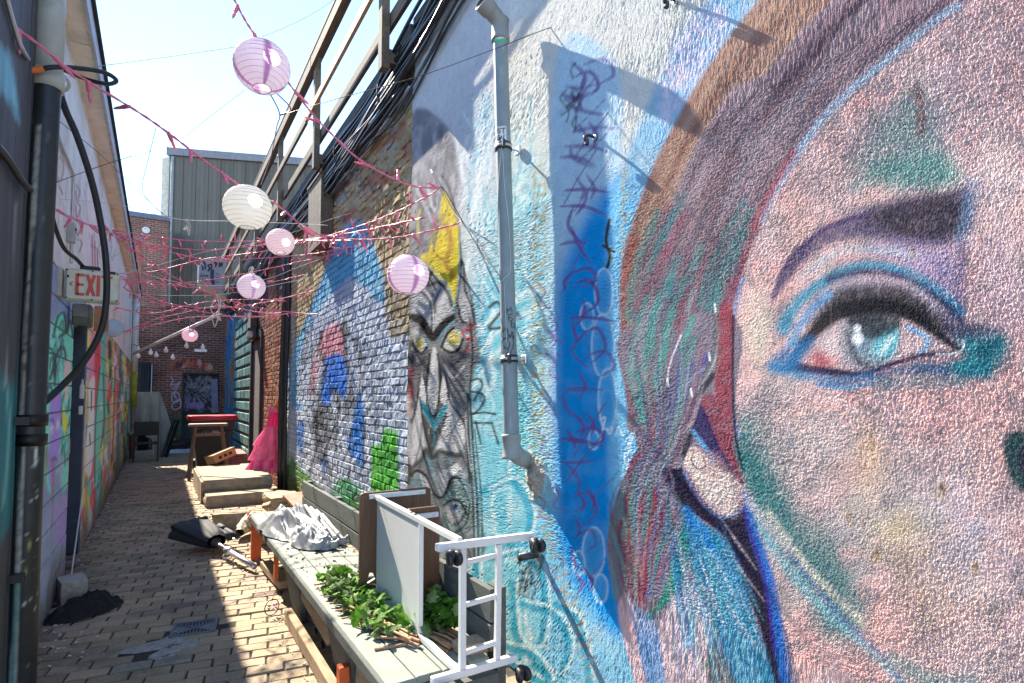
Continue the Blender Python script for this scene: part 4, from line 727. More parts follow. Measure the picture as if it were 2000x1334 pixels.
    lo = np.clip((0.85 + 0.25 * (fbm(Yw * 2, c.zw * 0, 3) - 0.5) - c.zw) / 0.12, 0, 1) * (Yw < 6.2); c.C += (np.array(T(120, 132, 152)) * (0.85 + 0.3 * n)[:, None] - c.C) * lo[:, None]
    for (x, y, h) in ((90, 905, 40), (103, 930, 110), (118, 920, 40), (125, 1000, 60)): c.stroke([(x, y - 30), (x + 1, y), (x - 2, y + h)], [7, 6, 2], T(150, 120, 170) if x > 115 else T(120, 100, 86), 2, 0.8)
    for i in range(5): c.stroke([(98 + 6 * i, 1010 + 12 * i), (106 + 5 * i, 985), (112 + 4 * i, 1030), (104 + 5 * i, 1060)], 4, T(140, 118, 172), 2, 0.7)
    dirt = np.clip((0.28 + 0.5 * (fbm(Yw * 3, c.zw * 3, 33) - 0.4) - c.zw) / 0.2, 0, 1); c.C += (np.array((0.16, 0.13, 0.10)) - c.C) * (dirt * 0.8)[:, None]
    dirt2 = np.clip((Yw - 9) / 6, 0, 1) * np.clip((1.1 - c.zw) / 0.8, 0, 1) * fbm(Yw * 2, c.zw * 4, 44) * 1.2; c.C += (np.array((0.14, 0.11, 0.07)) - c.C) * np.clip(dirt2, 0, 0.85)[:, None]
LB = thing('white_eaved_building', 'low building with painted block wall, white upper boards and overhanging eave on the left', 'building', (-0.7, 9, 0))
DL = (6.05, 7.15, 2.28)
bl = []
for j in range(12):
    z0 = 0.01 + j * 0.205; yy = 4.30 - 0.2 * (j % 2)
    while yy < 17.4:
        y0, y1 = max(yy, 4.30), min(yy + 0.40, 17.42); yy += 0.41
        if y1 - y0 < 0.05: continue
        if z0 < DL[2] - 0.1:
            if y0 < DL[0] and y1 > DL[0]: y1 = DL[0]
            elif y0 < DL[1] and y1 > DL[1]: y0 = DL[1]
            elif DL[0] <= y0 and y1 <= DL[1]: continue
        if y1 - y0 < 0.05: continue
        bl.append((y0, y1, z0, z0 + 0.196))
parts = []; AVl = []
for (y0, y1, z0, z1) in bl:
    V, Fc = tile(y0, y1, z0, z1, XL - 0.006, 0.006, -1, 7 if y0 < 9 else 3, 10 if y0 < 9 else 5, ch=0.004, jit=0.001, proud=random.uniform(-0.0015, 0.0015)); parts.append((len(AVl), V, Fc)); AVl += V
AVl = np.array(AVl); cl = Canvas(AVl, (0.3, 0.3, 0.3)); cl.yw = AVl[:, 1]; cl.zw = AVl[:, 2]; paint_left(cl)
BWL = MB().bbox((-1.0, 4.3, 0), (XL - 0.006, DL[0], 2.47)).bbox((-1.0, DL[1], 0), (XL - 0.006, 17.42, 2.47)).bbox((-1.0, DL[0], DL[2]), (XL - 0.006, DL[1], 2.47)).bbox((-3.9, 3.2, 0), (-1.02, 17.4, 4.2)).build('block_wall', pm('block_joint', (0.16, 0.18, 0.21), var=0.3, rough=0.95), LB)
ordr = np.argsort([p[1][0][1] for p in parts]); top = set(ordr[:290].tolist()); fV = []; fF = []; fC = []
for k, (n0, V, Fc) in enumerate(parts):
    cc = np.clip(cl.C[n0:n0 + len(V)], 0.01, 0.9)
    if k in top: mk('block', V, Fc, 'blockpaint', BWL, cols=cc)
    else: n = len(fV); fV += V; fF += [tuple(q_ + n for q_ in f) for f in Fc]; fC.append(cc)
mk('more_blocks', fV, fF, 'blockpaint', BWL, cols=np.concatenate(fC), kind='stuff')
M['navy'] = pm('navy_door_paint', (0.045, 0.06, 0.10), var=0.25, scale=5, rough=0.55, bump=0.1)
M['siding'] = pm('white_boards', (0.88, 0.85, 0.78), var=0.12, scale=5, rough=0.7, bump=0.15, bscale=30, stain=(0.45, 0.43, 0.38), stain_scale=1.3, stain_lo=0.56, stain_hi=0.8)
dr = MB().bbox((-0.80, DL[0], 0.0), (-0.76, DL[1], DL[2])).build('door', 'navy', LB)
MB().tube([(-0.735, DL[1] - 0.1, 1.0), (-0.735, DL[1] - 0.1, 1.14)], 0.012).build('handle', pm('dull_steel', (0.35, 0.35, 0.35), metal=0.8, rough=0.4), dr)
for z in (0.35, 1.1, 1.9): MB().bbox((-0.758, DL[1] - 0.03, z), (-0.74, DL[1] - 0.005, z + 0.11)).build('hinge', 'navy', dr)
MB().bbox((-0.76, DL[0] - 0.0, 0), (-0.64, DL[0] + 0.035, DL[2])).bbox((-0.76, DL[1] - 0.035, 0), (-0.64, DL[1], DL[2])).bbox((-0.76, DL[0] + 0.035, DL[2] - 0.05), (-0.64, DL[1] - 0.035, DL[2])).build('door_frame', 'navy', LB)
# upper boarding, soffit, fascia, roof
M['siding_tagged'] = pm('white_boards_tagged', (1, 1, 1), attr='paint', var=0.12, scale=5, rough=0.7, bump=0.15, bscale=30, stain=(0.45, 0.42, 0.36), stain_scale=1.3, stain_lo=0.52, stain_hi=0.78)
for i in range(11):
    y0 = 4.12 + i * 1.22; ya, yb = y0 + 0.004, y0 + 1.214; na_, nb_ = (26, 70) if i < 5 else (4, 4)
    Yb, Zb = np.meshgrid(np.linspace(ya, yb, na_), np.linspace(2.475, 4.20, nb_)); Pb = np.stack([np.full(Yb.shape, -0.625), Yb, Zb], -1).reshape(-1, 3); cc = Canvas(Pb, (0.86, 0.83, 0.76)); RD = (0.42, 0.07, 0.10); RF = random.Random(31)
    for L in ([(108, 380), (112, 310), (124, 318), (120, 350), (110, 345)], [(112, 350), (122, 380)], [(150, 362), (156, 376), (150, 392), (148, 372)], [(149, 395), (157, 405), (150, 425), (148, 402)], [(148, 432), (158, 440), (152, 460), (147, 440)], [(150, 466), (160, 474), (155, 492)], [(180, 460), (181, 520)], [(185, 470), (186, 524)], [(190, 488), (191, 526)], [(178, 480), (190, 486)]): cc.stroke(L, 2.4, RD, 0.8, 0.9)
    for q in range(16): u_ = RF.uniform(110, 196); v_ = RF.uniform(330, 520); cc.stroke([(u_, v_), (u_ + 0.5, v_ + RF.uniform(8, 30))], 1.2, (0.5, 0.12, 0.15), 0.6, 0.7)
    for q in range(8): u_ = RF.uniform(105, 200); v_ = RF.uniform(120, 420); cc.stroke([(u_, v_), (u_ + RF.uniform(-2, 6), v_ + RF.uniform(20, 70))], 1.6, (0.35, 0.32, 0.27), 1, 0.5)
    ib = np.arange(len(Pb)).reshape(nb_, na_); qb = [tuple(f) for f in np.stack([ib[:-1, :-1], ib[:-1, 1:], ib[1:, 1:], ib[1:, :-1]], -1).reshape(-1, 4)]
    back = np.array([(-0.655, ya, 2.475), (-0.655, yb, 2.475), (-0.655, yb, 4.20), (-0.655, ya, 4.20)]); nb2 = len(Pb)
    qb += [tuple(ib[0, ::-1]) + (nb2, nb2 + 1), tuple(ib[:, -1][::-1]) + (nb2 + 1, nb2 + 2), tuple(ib[:, 0]) + (nb2 + 3, nb2), (nb2, nb2 + 3, nb2 + 2, nb2 + 1)]
    mk('upper_board', np.r_[Pb, back], qb, 'siding_tagged', LB, cols=np.r_[cc.C, np.tile((0.8, 0.78, 0.72), (4, 1))])
M['soffit'] = pm('soffit_paint', (0.74, 0.69, 0.58), var=0.18, scale=6, rough=0.8, stain=(0.30, 0.17, 0.09), stain_scale=2.2, stain_lo=0.6, stain_hi=0.75)
for i in range(7): MB().bbox((-0.70, 3.0 + i * 2.2, 4.205 - 0.004 * (i % 2)), (-0.492, 3.0 + i * 2.2 + 2.194, 4.225)).build('soffit_board', 'soffit', LB)
MB().bbox((-0.492, 2.9, 4.18), (-0.470, 18.4, 4.33)).build('fascia', pm('fascia_paint', (0.42, 0.45, 0.47), rough=0.6), LB)
rf = MB(); rf.add([(-0.445, 2.9, 4.325), (-0.445, 18.45, 4.325), (-3.9, 18.45, 4.75), (-3.9, 2.9, 4.75), (-0.445, 2.9, 4.355), (-0.445, 18.45, 4.355), (-3.9, 18.45, 4.78), (-3.9, 2.9, 4.78)], [(0, 1, 2, 3), (7, 6, 5, 4), (0, 4, 5, 1), (1, 5, 6, 2), (2, 6, 7, 3), (3, 7, 4, 0)]).build('roof', pm('shingle', (0.045, 0.042, 0.04), rough=0.95, bump=0.5), LB)
# near dark boarding
M['darkboard'] = pm('charcoal_boards', (0.055, 0.058, 0.062), attr='paint', var=0.35, scale=7, rough=0.7, bump=0.4, bscale=26, wave=(1, 1, 0.12))
for i in range(9):
    y0 = 2.05 + i * 0.235; ys_ = np.linspace(y0, y0 + 0.229, 5); zs_ = np.linspace(0.03, 4.19, 90); Yb, Zb = np.meshgrid(ys_, zs_); Pb = np.stack([np.full(Yb.shape, -0.600 + random.uniform(-0.003, 0.003)), Yb, Zb], -1).reshape(-1, 3)
    cc = Canvas(Pb, (0.075, 0.078, 0.085))
    cc.poly([(-20, 730), (15, 750), (36, 760), (40, 900), (25, 1010), (-20, 1060)], (0.03, 0.22, 0.24), 6, 0.9); cc.stroke([(12, 740), (18, 850), (6, 990)], 5, (0.25, 0.6, 0.6), 3, 0.8); cc.poly([(-10, 100), (20, 110), (38, 240), (20, 200), (-10, 170)], (0.2, 0.5, 0.62), 4, 0.9); cc.stroke([(30, 400), (22, 560), (10, 760)], 2, (0.5, 0.55, 0.55), 1, 0.7)
    ib = np.arange(len(Pb)).reshape(90, 5); qb = np.stack([ib[:-1, :-1], ib[:-1, 1:], ib[1:, 1:], ib[1:, :-1]], -1).reshape(-1, 4)
    back = Pb[[ib[0, 0], ib[0, -1], ib[-1, -1], ib[-1, 0]]].copy(); back[:, 0] -= 0.03; nb = len(Pb)
    fb = [tuple(f) for f in qb] + [tuple(ib[:, -1]) + (nb + 2, nb + 1), tuple(ib[::-1, 0]) + (nb, nb + 3), tuple(ib[0, ::-1]) + (nb + 1, nb)[::-1]]
    mk('dark_board', np.r_[Pb, back], fb, 'darkboard', LB, cols=np.r_[cc.C, np.tile((0.06, 0.06, 0.065), (4, 1))])
MB().bbox((-1.01, 2.0, 0), (-0.64, 4.28, 4.19)).build('inner_wall', 'greywall', LB)
MB().bbox((-0.635, 4.175, 0.0), (-0.575, 4.235, 4.19)).build('corner_trim', pm('worn_trim', (0.24, 0.22, 0.19), var=0.5, scale=9, rough=0.85, stain=(0.06, 0.065, 0.07), stain_scale=4), LB)

# ------------------------------------------------------------------ buildings that close the alley
def brickmat(name, c1, c2, mort, k=1.0):
    m = bpy.data.materials.new(name); m.use_nodes = True; t = m.node_tree; N = t.nodes; L = t.links; b = N['Principled BSDF']; b.inputs['Roughness'].default_value = 0.9
    g = N.new('ShaderNodeNewGeometry'); sx = N.new('ShaderNodeSeparateXYZ'); L.new(g.outputs['Position'], sx.inputs[0]); cx = N.new('ShaderNodeCombineXYZ'); L.new(sx.outputs[0], cx.inputs[0]); L.new(sx.outputs[2], cx.inputs[1])
    br = N.new('ShaderNodeTexBrick'); br.inputs['Scale'].default_value = 1.0; br.inputs['Brick Width'].default_value = 0.22; br.inputs['Row Height'].default_value = 0.075; br.inputs['Mortar Size'].default_value = 0.009; br.inputs['Mortar Smooth'].default_value = 0.2
    br.inputs['Color1'].default_value = (*c1, 1); br.inputs['Color2'].default_value = (*c2, 1); br.inputs['Mortar'].default_value = (*mort, 1); br.inputs['Bias'].default_value = -0.1
    L.new(cx.outputs[0], br.inputs['Vector'])
    nz = N.new('ShaderNodeTexNoise'); nz.inputs['Scale'].default_value = 1.2; nz.inputs['Detail'].default_value = 8; L.new(g.outputs['Position'], nz.inputs['Vector'])
    mr = N.new('ShaderNodeMapRange'); mr.inputs[1].default_value = 0.35; mr.inputs[2].default_value = 0.7; mr.inputs[3].default_value = 1.25; mr.inputs[4].default_value = 0.55; L.new(nz.outputs[0], mr.inputs[0])
    cc = N.new('ShaderNodeCombineColor'); [L.new(mr.outputs[0], cc.inputs[i]) for i in range(3)]
    mx = N.new('ShaderNodeMix'); mx.data_type = 'RGBA'; mx.blend_type = 'MULTIPLY'; mx.inputs[0].default_value = 1; L.new(br.outputs['Color'], mx.inputs[6]); L.new(cc.outputs[0], mx.inputs[7]); L.new(mx.outputs[2], b.inputs['Base Color'])
    bp = N.new('ShaderNodeBump'); bp.inputs['Strength'].default_value = 0.8; bp.inputs['Distance'].default_value = 0.01; bp.invert = True; L.new(br.outputs['Fac'], bp.inputs['Height']); L.new(bp.outputs[0], b.inputs['Normal'])
    return m
M['farbrick'] = brickmat('red_brown_brick', (0.20, 0.075, 0.05), (0.11, 0.045, 0.035), (0.30, 0.24, 0.19))
M['blackpaint'] = pm('black_paint', (0.018, 0.018, 0.02), var=0.3, rough=0.5, bump=0.05)
M['black'] = pm('black_rubber', (0.014, 0.014, 0.015), var=0.2, rough=0.55, bump=0.0, spec=0.5)
M['steel'] = pm('galvanised_steel', (0.55, 0.56, 0.57), metal=0.85, rough=0.38, var=0.12, bump=0.0)
M['whitepaint'] = pm('white_enamel', (0.64, 0.64, 0.61), var=0.08, rough=0.4, bump=0.05, spec=0.5, stain=(0.36, 0.27, 0.17), stain_scale=9, stain_lo=0.64, stain_hi=0.78)
M['dkmetal'] = pm('dark_metal', (0.05, 0.05, 0.05), metal=0.5, rough=0.45, var=0.2, bump=0.0)
BB = thing('brick_building', 'red brown brick building with graffitied door closing the far end of the alley', 'building', (0, 20.2, 0))
YB = 20.0
dtl = ony(357, 727, YB); dbr = ony(424, 886, YB); D0, D1, DZ = dtl.x, 1.62, dtl.z
wb = MB(); 
wb.bbox((-5, YB, 0), (D0, YB + 0.3, 4.3)).bbox((D1, YB, 0), (1.84, YB + 0.3, 4.3)).bbox((D0, YB, DZ), (D1, YB + 0.3, 4.3)); BW = wb.build('wall', 'farbrick', BB)
YT = 24.0; tb = ony(238, 420, YT); tr_ = ony(331, 425, YT); TBd = thing('tall_brick_building', 'taller red brick building with dark blue parapet left of the metal cladding', 'building', (tb.x, YT, 0))
MB().bbox((tb.x - 6, YT, 0), (tr_.x, YT + 3, tb.z)).build('wall', 'farbrick', TBd); MB().bbox((tb.x - 6.1, YT - 0.06, tb.z), (tr_.x + 0.03, YT + 3.1, tb.z + 0.18)).build('parapet_coping', pm('blue_flashing', (0.10, 0.12, 0.17), rough=0.5), TBd)
p = ony(285, 450, YT); MB().lathe((p.x, YT, p.z), [(0.12, 0), (0.12, 0.05), (0.08, 0.06), (0.07, 0.03)], 16, (0, -1, 0)).build('round_vent', 'whitepaint', TBd, True)
MB().bbox((0.12, YB - 0.05, 4.3), (1.84, YB + 0.3, 4.36)).build('ledge', 'blackpaint', BB)
# graffitied door, built as a fine sheet so the tags are paint on it
gy = np.linspace(D0 + 0.04, D1 - 0.04, 70); gz = np.linspace(0.02, DZ - 0.05, 130); XX, ZZ2 = np.meshgrid(gy, gz); DP = np.stack([XX, np.full(XX.shape, YB + 0.06), ZZ2], -1).reshape(-1, 3)
cd = Canvas(DP, (0.030, 0.036, 0.036)); R = random.Random(9)
for i in range(110):
    x = R.uniform(360, 415); y = R.uniform(735, 800); col = [(0.26, 0.28, 0.28), (0.2, 0.18, 0.34), (0.36, 0.36, 0.36), (0.12, 0.15, 0.15)][i % 4]
    cd.stroke([(x, y), (x + R.uniform(-5, 6), y + R.uniform(-7, 7)), (x + R.uniform(-7, 8), y + R.uniform(-8, 8)), (x + R.uniform(-4, 9), y + R.uniform(-5, 9))], 1.1, col, 0.5, 0.9)
for i in range(6): cd.stroke([(360 + i * 6, 798), (363 + i * 6, 786), (366 + i * 6, 797), (368 + i * 6, 788)], 2.2, (0.30, 0.20, 0.52), 0.6)
cd.blob((392, 803), 9, 5, (0.03, 0.22, 0.22)); cd.poly([(357, 835), (376, 832), (376, 900), (357, 900)], (0.05, 0.075, 0.075), 2, 0.9)
di = np.arange(len(DP)).reshape(130, 70); dq = np.stack([di[:-1, :-1], di[:-1, 1:], di[1:, 1:], di[1:, :-1]], -1).reshape(-1, 4)
DOOR = fastmesh('door', DP, dq, 'blockpaint', BB, cd.C); DOOR['label'] = 'dark door covered with white and purple graffiti tags'; ORG[DOOR.name] = ORG[BB.name]
MB().bbox((D1 - 0.14, YB + 0.01, 1.0), (D1 - 0.10, YB + 0.058, 1.14)).build('handle', 'dkmetal', DOOR)
MB().bbox((D0, YB - 0.02, 0), (D0 + 0.05, YB + 0.10, DZ)).bbox((D1 - 0.05, YB - 0.02, 0), (D1, YB + 0.10, DZ)).bbox((D0 + 0.05, YB - 0.02, DZ - 0.06), (D1 - 0.05, YB + 0.10, DZ)).build('door_frame', 'blackpaint', BB)
# painted flames over the door and tags beside it: thin paint sheets on the brick
def sheet(name, u0, v0, u1, v1, Y, parent, fn, nx=60, nz_=30, lab=None):
    a = ony(u0, v1, Y); b = ony(u1, v0, Y); X_, Z_ = np.meshgrid(np.linspace(a.x, b.x, nx), np.linspace(a.z, b.z, nz_)); P_ = np.stack([X_, np.full(X_.shape, Y), Z_], -1).reshape(-1, 3); c_ = Canvas(P_, (0.13, 0.055, 0.042)); keep = fn(c_)
    ii = np.arange(len(P_)).reshape(nz_, nx); qq = np.stack([ii[:-1, :-1], ii[:-1, 1:], ii[1:, 1:], ii[1:, :-1]], -1).reshape(-1, 4); qq = qq[keep[qq].all(1)]
    o = fastmesh(name, P_, qq, 'blockpaint', parent, c_.C); ORG[o.name] = ORG[parent.name]
    if lab: o['label'] = lab
    return o
def flames(c):
    k = np.zeros(len(c.U), bool); R = random.Random(2)
    for i in range(60):
        x = R.uniform(332, 412); y = 724 - 15 * math.sin((x - 326) / 92 * math.pi) + R.uniform(-5, 5)
        P_ = [(x - 5, y + 4), (x - 2, y - 5), (x + 3, y - 9 + R.uniform(-2, 2)), (x + 5, y + 1)]; c.poly(P_, [(0.40, 0.04, 0.05), (0.42, 0.16, 0.04), (0.40, 0.08, 0.09), (0.42, 0.32, 0.24), (0.10, 0.04, 0.04)][i % 5], 1.5)
        k |= ((c.U - x) / 5) ** 2 + ((c.V - y) / 7) ** 2 < 0.8
    return k
sheet('flame_graffiti', 330, 697, 416, 728, YB - 0.006, BB, flames, 90, 36)
def tags(c):
    k = np.zeros(len(c.U), bool); c.C[:] = (0.42, 0.38, 0.5)
    for L in ([(334, 735), (338, 745), (333, 752), (344, 750)], [(338, 760), (352, 745), (340, 770), (345, 778), (338, 770)], [(335, 768), (348, 768), (350, 782), (338, 785), (335, 772)], [(340, 785), (352, 780), (352, 795), (340, 800), (336, 792), (344, 783)]):
        D = cr2(L, False, 6); d, _ = c.segd(np.arange(len(c.U)), D, False); k |= d < 1.5
    return k
sheet('purple_graffiti', 330, 730, 356, 806, YB - 0.006, BB, tags, 60, 130)
def greens(c):
    c.C[:] = np.array((0.02, 0.14, 0.07)) * (0.5 + fbm(c.U / 4, c.V / 4, 5))[:, None]; return fbm(c.U / 7, c.V / 7, 9) > 0.42
sheet('green_graffiti', 326, 803, 356, 850, YB - 0.008, BB, greens, 40, 50)
# window with orange surround, wall pipes, round vent, dark board
w0 = ony(240, 700, YB - 0.03); w1 = ony(262, 765, YB - 0.03); wn = MB().bbox((w0.x - 0.2, YB - 0.05, w1.z), (w1.x, YB + 0.0, w0.z)).build('window', pm('orange_frame', (0.36, 0.12, 0.06)), BB); MB().bbox((w0.x - 0.1, YB - 0.07, w1.z + 0.12), (w1.x - 0.12, YB - 0.052, w0.z - 0.1)).build('pane', pm('dark_glass', (0.05, 0.06, 0.07), rough=0.1, bump=0), wn); MB().bbox((w0.x - 0.12, YB - 0.12, w1.z - 0.08), (w1.x + 0.06, YB - 0.03, w1.z - 0.005)).build('sill', 'concrete', wn)
for u in (276, 281, 286, 291): a = ony(u, 708, 19.9); MB().tube([(a.x, 19.9, a.z), (a.x, 19.9, 0)], 0.045, 8).build('soil_pipe', 'black', BB, True)
a = ony(297, 712, 19.85); MB().tube([(a.x, 19.85, a.z), (a.x, 19.85, 0.1)], 0.015, 6).build('steel_conduit', 'steel', BB, True)
p = ony(388, 685, YB); MB().bbox((p.x - 0.12, YB - 0.1, p.z - 0.04), (p.x + 0.22, YB - 0.0, p.z + 0.04)).build('wall_light', 'steel', BB)
# metal clad building behind
MZ = 11.6; TL = onz(333, 290, MZ); TR = onz(640, 314, MZ); MC = thing('metal_clad_building', 'tall building clad in grey brown ribbed metal rising behind the brick wall', 'building', (TL.x, TL.y, 0))
M['clad'] = pm('ribbed_metal', (0.125, 0.112, 0.092), var=0.10, scale=1.5, rough=0.55, metal=0.15, bump=0.0, rnd=0.12, wave=(3, 3, 0.3), stain=(0.10, 0.085, 0.07), stain_scale=1.1, stain_lo=0.5, stain_hi=0.8)
dv = (TR - TL); dv.z = 0; Ln = dv.length; dn = dv.normalized(); out = Vector((dn.y, -dn.x, 0)); npan = 13; pw = Ln / npan
for i in range(npan):
    a = TL + dn * (i * pw); prof = [(0.0, 0.0), (0.0, 0.05), (0.03, 0.05), (0.045, 0.0), (0.16, 0.0), (0.17, 0.012), (0.19, 0.012), (0.20, 0.0), (0.33, 0.0), (0.34, 0.012), (0.36, 0.012), (0.37, 0.0), (pw - 0.002, 0.0)]
    V = []; Fc = []
    for (s_, o_) in prof:
        b = a + dn * s_ + out * o_; V += [(b.x, b.y, 3.6), (b.x, b.y, MZ - 0.28)]
    for k in range(len(prof) - 1): Fc.append((2 * k, 2 * k + 2, 2 * k + 3, 2 * k + 1))
    mk('cladding_panel', V, Fc, 'clad', MC)
m = MB(); m.prism([TL + out * -0.02 + Vector((0, 0, -0.29)), TR + out * -0.02 + Vector((0, 0, -0.29)), TR + out * -0.02 - Vector((0, 0, 6.2)), TL + out * -0.02 - Vector((0, 0, 6.2))], -out * 5); m.build('inner_wall', 'greywall', MC)
m = MB(); m.prism([TL + out * 0.12 - dn * 0.1, TR + out * 0.12, TR + out * 0.12 - Vector((0, 0, 0.30)), TL + out * 0.12 - dn * 0.1 - Vector((0, 0, 0.30))], -out * 5.2); m.build('roof_flashing', pm('grey_flashing', (0.20, 0.20, 0.22), rough=0.5), MC)
m = MB(); c0 = TL - dn * 0.03 - out * 0.05; m.prism([c0 + Vector((0, 0, -0.32)), c0 - dn * 0.28 + Vector((0, 0, -0.42)), c0 - dn * 0.28 + Vector((0, 0, -4.6)), c0 + Vector((0, 0, -4.6))], -out * 3); m.build('side_boarding', pm('cream_boards', (0.62, 0.57, 0.45)), MC)
m = MB(); c1 = TL + dn * 0.12 + out * 0.08; m.tube([(c1.x, c1.y, MZ - 0.35), (c1.x, c1.y, 3.8)], 0.06, 8); m.build('downspout', pm('grey_spout', (0.30, 0.31, 0.31), rough=0.5), MC, True)
# rust red panel beside the left eave
a = ony(249, 478, 18.9); b = ony(273, 592, 18.9); RP_ = thing('rust_red_duct', 'flat rust red metal duct beside the end of the left eave', 'duct', (a.x, 19.1, b.z)); MB().cbox(((a.x + b.x) / 2, 19.1, (a.z + b.z) / 2), (b.x - a.x, 0.4, a.z - b.z), 0.02).build('duct_body', pm('rust_red', (0.36, 0.12, 0.075), var=0.2), RP_); MB().bbox((a.x + 0.03, 19.12, b.z - 0.9), (a.x + 0.09, 19.18, b.z)).bbox((a.x + 0.03, 19.18, b.z - 0.9), (a.x + 0.09, 20.0, b.z - 0.82)).build('bracket', 'dkmetal', RP_)
# ------------------------------------------------------------------ right wall: door, teal block panel, lamp
def T2(c, s): return tuple(x * s for x in c)
TB = MB().bbox((1.80, TEAL[0], 0.1), (1.84, TEAL[1], TEAL[2])).build('block_panel', pm('dark_joint', (0.012, 0.022, 0.024)), RB); TB['label'] = 'panel of teal painted glass blocks'
M['teal'] = pm('teal_block', (0.13, 0.30, 0.30), var=0.4, scale=6, rough=0.5, bump=0.3, bscale=20, rnd=0.3, stain=(0.03, 0.07, 0.08), stain_scale=5, stain_lo=0.5, stain_hi=0.62)
bm0 = None
for j in range(13):
    for i in range(12):
        y = TEAL[0] + 0.15 + i * 0.278; z = 0.26 + j * 0.272
        if bm0 is None: o = MB().cbox((1.785, y, z), (0.05, 0.255, 0.195), 0.018).build('glass_block', 'teal', TB); bm0 = (o, y, z)
        else:
            o = bm0[0].copy(); COL.objects.link(o); o.location = (random.uniform(-0.006, 0.006), y - bm0[1], z - bm0[2]); o.parent = TB
MB().bbox((1.735, DOOR_R[0] - 0.1, 0), (1.83, DOOR_R[0], DOOR_R[2])).bbox((1.735, DOOR_R[1], 0), (1.83, DOOR_R[1] + 0.14, DOOR_R[2])).bbox((1.735, DOOR_R[0], DOOR_R[2] - 0.1), (1.83, DOOR_R[1], DOOR_R[2] + 0.06)).build('door_frame', 'blackpaint', RB)
def dp(c):
    R = random.Random(8); c.C[:] = (0.10, 0.12, 0.15); return np.ones(len(c.U), bool)
Yd, Zd = np.meshgrid(np.linspace(DOOR_R[0], DOOR_R[1], 20), np.linspace(0.0, DOOR_R[2] - 0.1, 60)); DP = np.stack([np.full(Yd.shape, 1.80), Yd, Zd], -1).reshape(-1, 3); nn_ = fbm(DP[:, 1] * 3, DP[:, 2] * 3, 6); colr = np.where((nn_ > 0.5)[:, None], (0.32, 0.35, 0.40), (0.06, 0.075, 0.10))
di = np.arange(len(DP)).reshape(60, 20); fastmesh('door', DP, np.stack([di[:-1, :-1], di[1:, :-1], di[1:, 1:], di[:-1, 1:]], -1).reshape(-1, 4), 'blockpaint', RB, colr)
lp = onx(489, 650, 1.62); WL = thing('wall_lamp', 'dark hooded lamp on the wall above the door by the teal blocks', 'lamp', (1.74, lp.y, lp.z)); MB().cbox((1.66, lp.y, lp.z), (0.2, 0.26, 0.28), 0.05).build('housing', 'dkmetal', WL); MB().cbox((1.60, lp.y - 0.06, lp.z - 0.05), (0.11, 0.24, 0.14), 0.03).build('lens', pm('lamp_lens', (0.45, 0.45, 0.42), rough=0.2), WL)
MB().cbox((1.70, lp.y + 0.3, lp.z + 0.2), (0.14, 0.4, 0.55), 0.02).build('junction_box', pm('brown_box', (0.10, 0.07, 0.05)), WL)

# ------------------------------------------------------------------ grey downpipe on the mural wall
def ringmesh(path, r, n, paint=None, base=(0.2, 0.24, 0.25)):
    m = MB(); m.tube(path, r, n, cap=False); P_ = np.array(m.V); c = Canvas(P_, base)
    if paint: paint(c)
    return P_, m.F, c.C
SO = 0.105; XP = XW - SO
pb = onx(999, 862, XP); pt = onx(977, 58, XP)
DPp = thing('downpipe', 'grey plastic downpipe with stickers and black marker scribbles on the mural wall', 'pipe', (XP, pb.y, pb.z))
M['pvc'] = pm('grey_pvc', (0.2, 0.24, 0.25), attr='paint', var=0.08, scale=12, rough=0.6, bump=0.05, spec=0.5)
M['pvc2'] = pm('grey_pvc_fitting', (0.25, 0.26, 0.25), var=0.1, scale=12, rough=0.6, bump=0.05, spec=0.5)
def pipepaint(c):
    W = (0.75, 0.76, 0.75); K = (0.015, 0.015, 0.018); c.C *= (0.85 + 0.3 * fbm(c.U / 9, c.V / 30, 3))[:, None]
    c.poly([(962, 62), (987, 62), (987, 78), (962, 80)], W, 0.6, smooth=False); c.poly([(962, 77), (987, 74), (987, 81), (962, 84)], (0.05, 0.42, 0.18), 0.6, smooth=False)
    for i in range(6): c.stroke([(972 + i * 2, 64), (972 + i * 2, 68)], 0.9, K, 0.2)
    c.poly([(955, 249), (988, 246), (989, 272), (984, 275), (955, 279)], W, 0.7, smooth=False)
    for L in ([(966, 251), (966, 259), (968, 260), (970, 258), (970, 251)], [(978, 251), (973, 252), (973, 255), (977, 256), (977, 259), (972, 260)], [(980, 251), (986, 250)], [(983, 251), (983, 260)], [(966, 276), (969, 265), (973, 275)], [(967, 272), (972, 272)], [(974, 264), (976, 274), (979, 266), (982, 273), (985, 263)]): c.stroke(L, 2.6, K, 0.4, k=1)
    for L in ([(990, 602), (992, 612)], [(997, 600), (1000, 608)], [(991, 607), (998, 604)], [(1000, 613), (993, 616), (996, 627), (1002, 623)], [(994, 621), (999, 619)], [(998, 628), (1000, 640), (1004, 637)], [(1003, 630), (1006, 642)], [(978, 622), (982, 640), (979, 655), (985, 662)], [(982, 650), (988, 640), (992, 655)], [(979, 668), (988, 660), (995, 672), (990, 690), (982, 694), (979, 680)], [(990, 662), (1000, 655), (1003, 672), (997, 690)], [(992, 645), (996, 660), (1000, 648), (1004, 660)], [(984, 675), (988, 682), (993, 678)], [(981, 700), (990, 694), (1002, 698)]): c.stroke(L, 2.0, K, 0.4)
    c.stroke([(980, 668), (978, 692), (988, 700)], 2.2, K, 0.4)
    for i in range(30): x = 968 + random.random() * 30; y = random.random() * 850; c.stroke([(x, y), (x + random.uniform(-2, 2), y + random.uniform(6, 30))], 0.8, (0.42, 0.44, 0.44), 0.4, 0.5)
path = [pb.lerp(pt, i / 420) for i in range(421)]
V, Fc, cc = ringmesh(path, 0.0435, 40, pipepaint); mk('straight_pipe', V, Fc, 'pvc', DPp, True, cc)
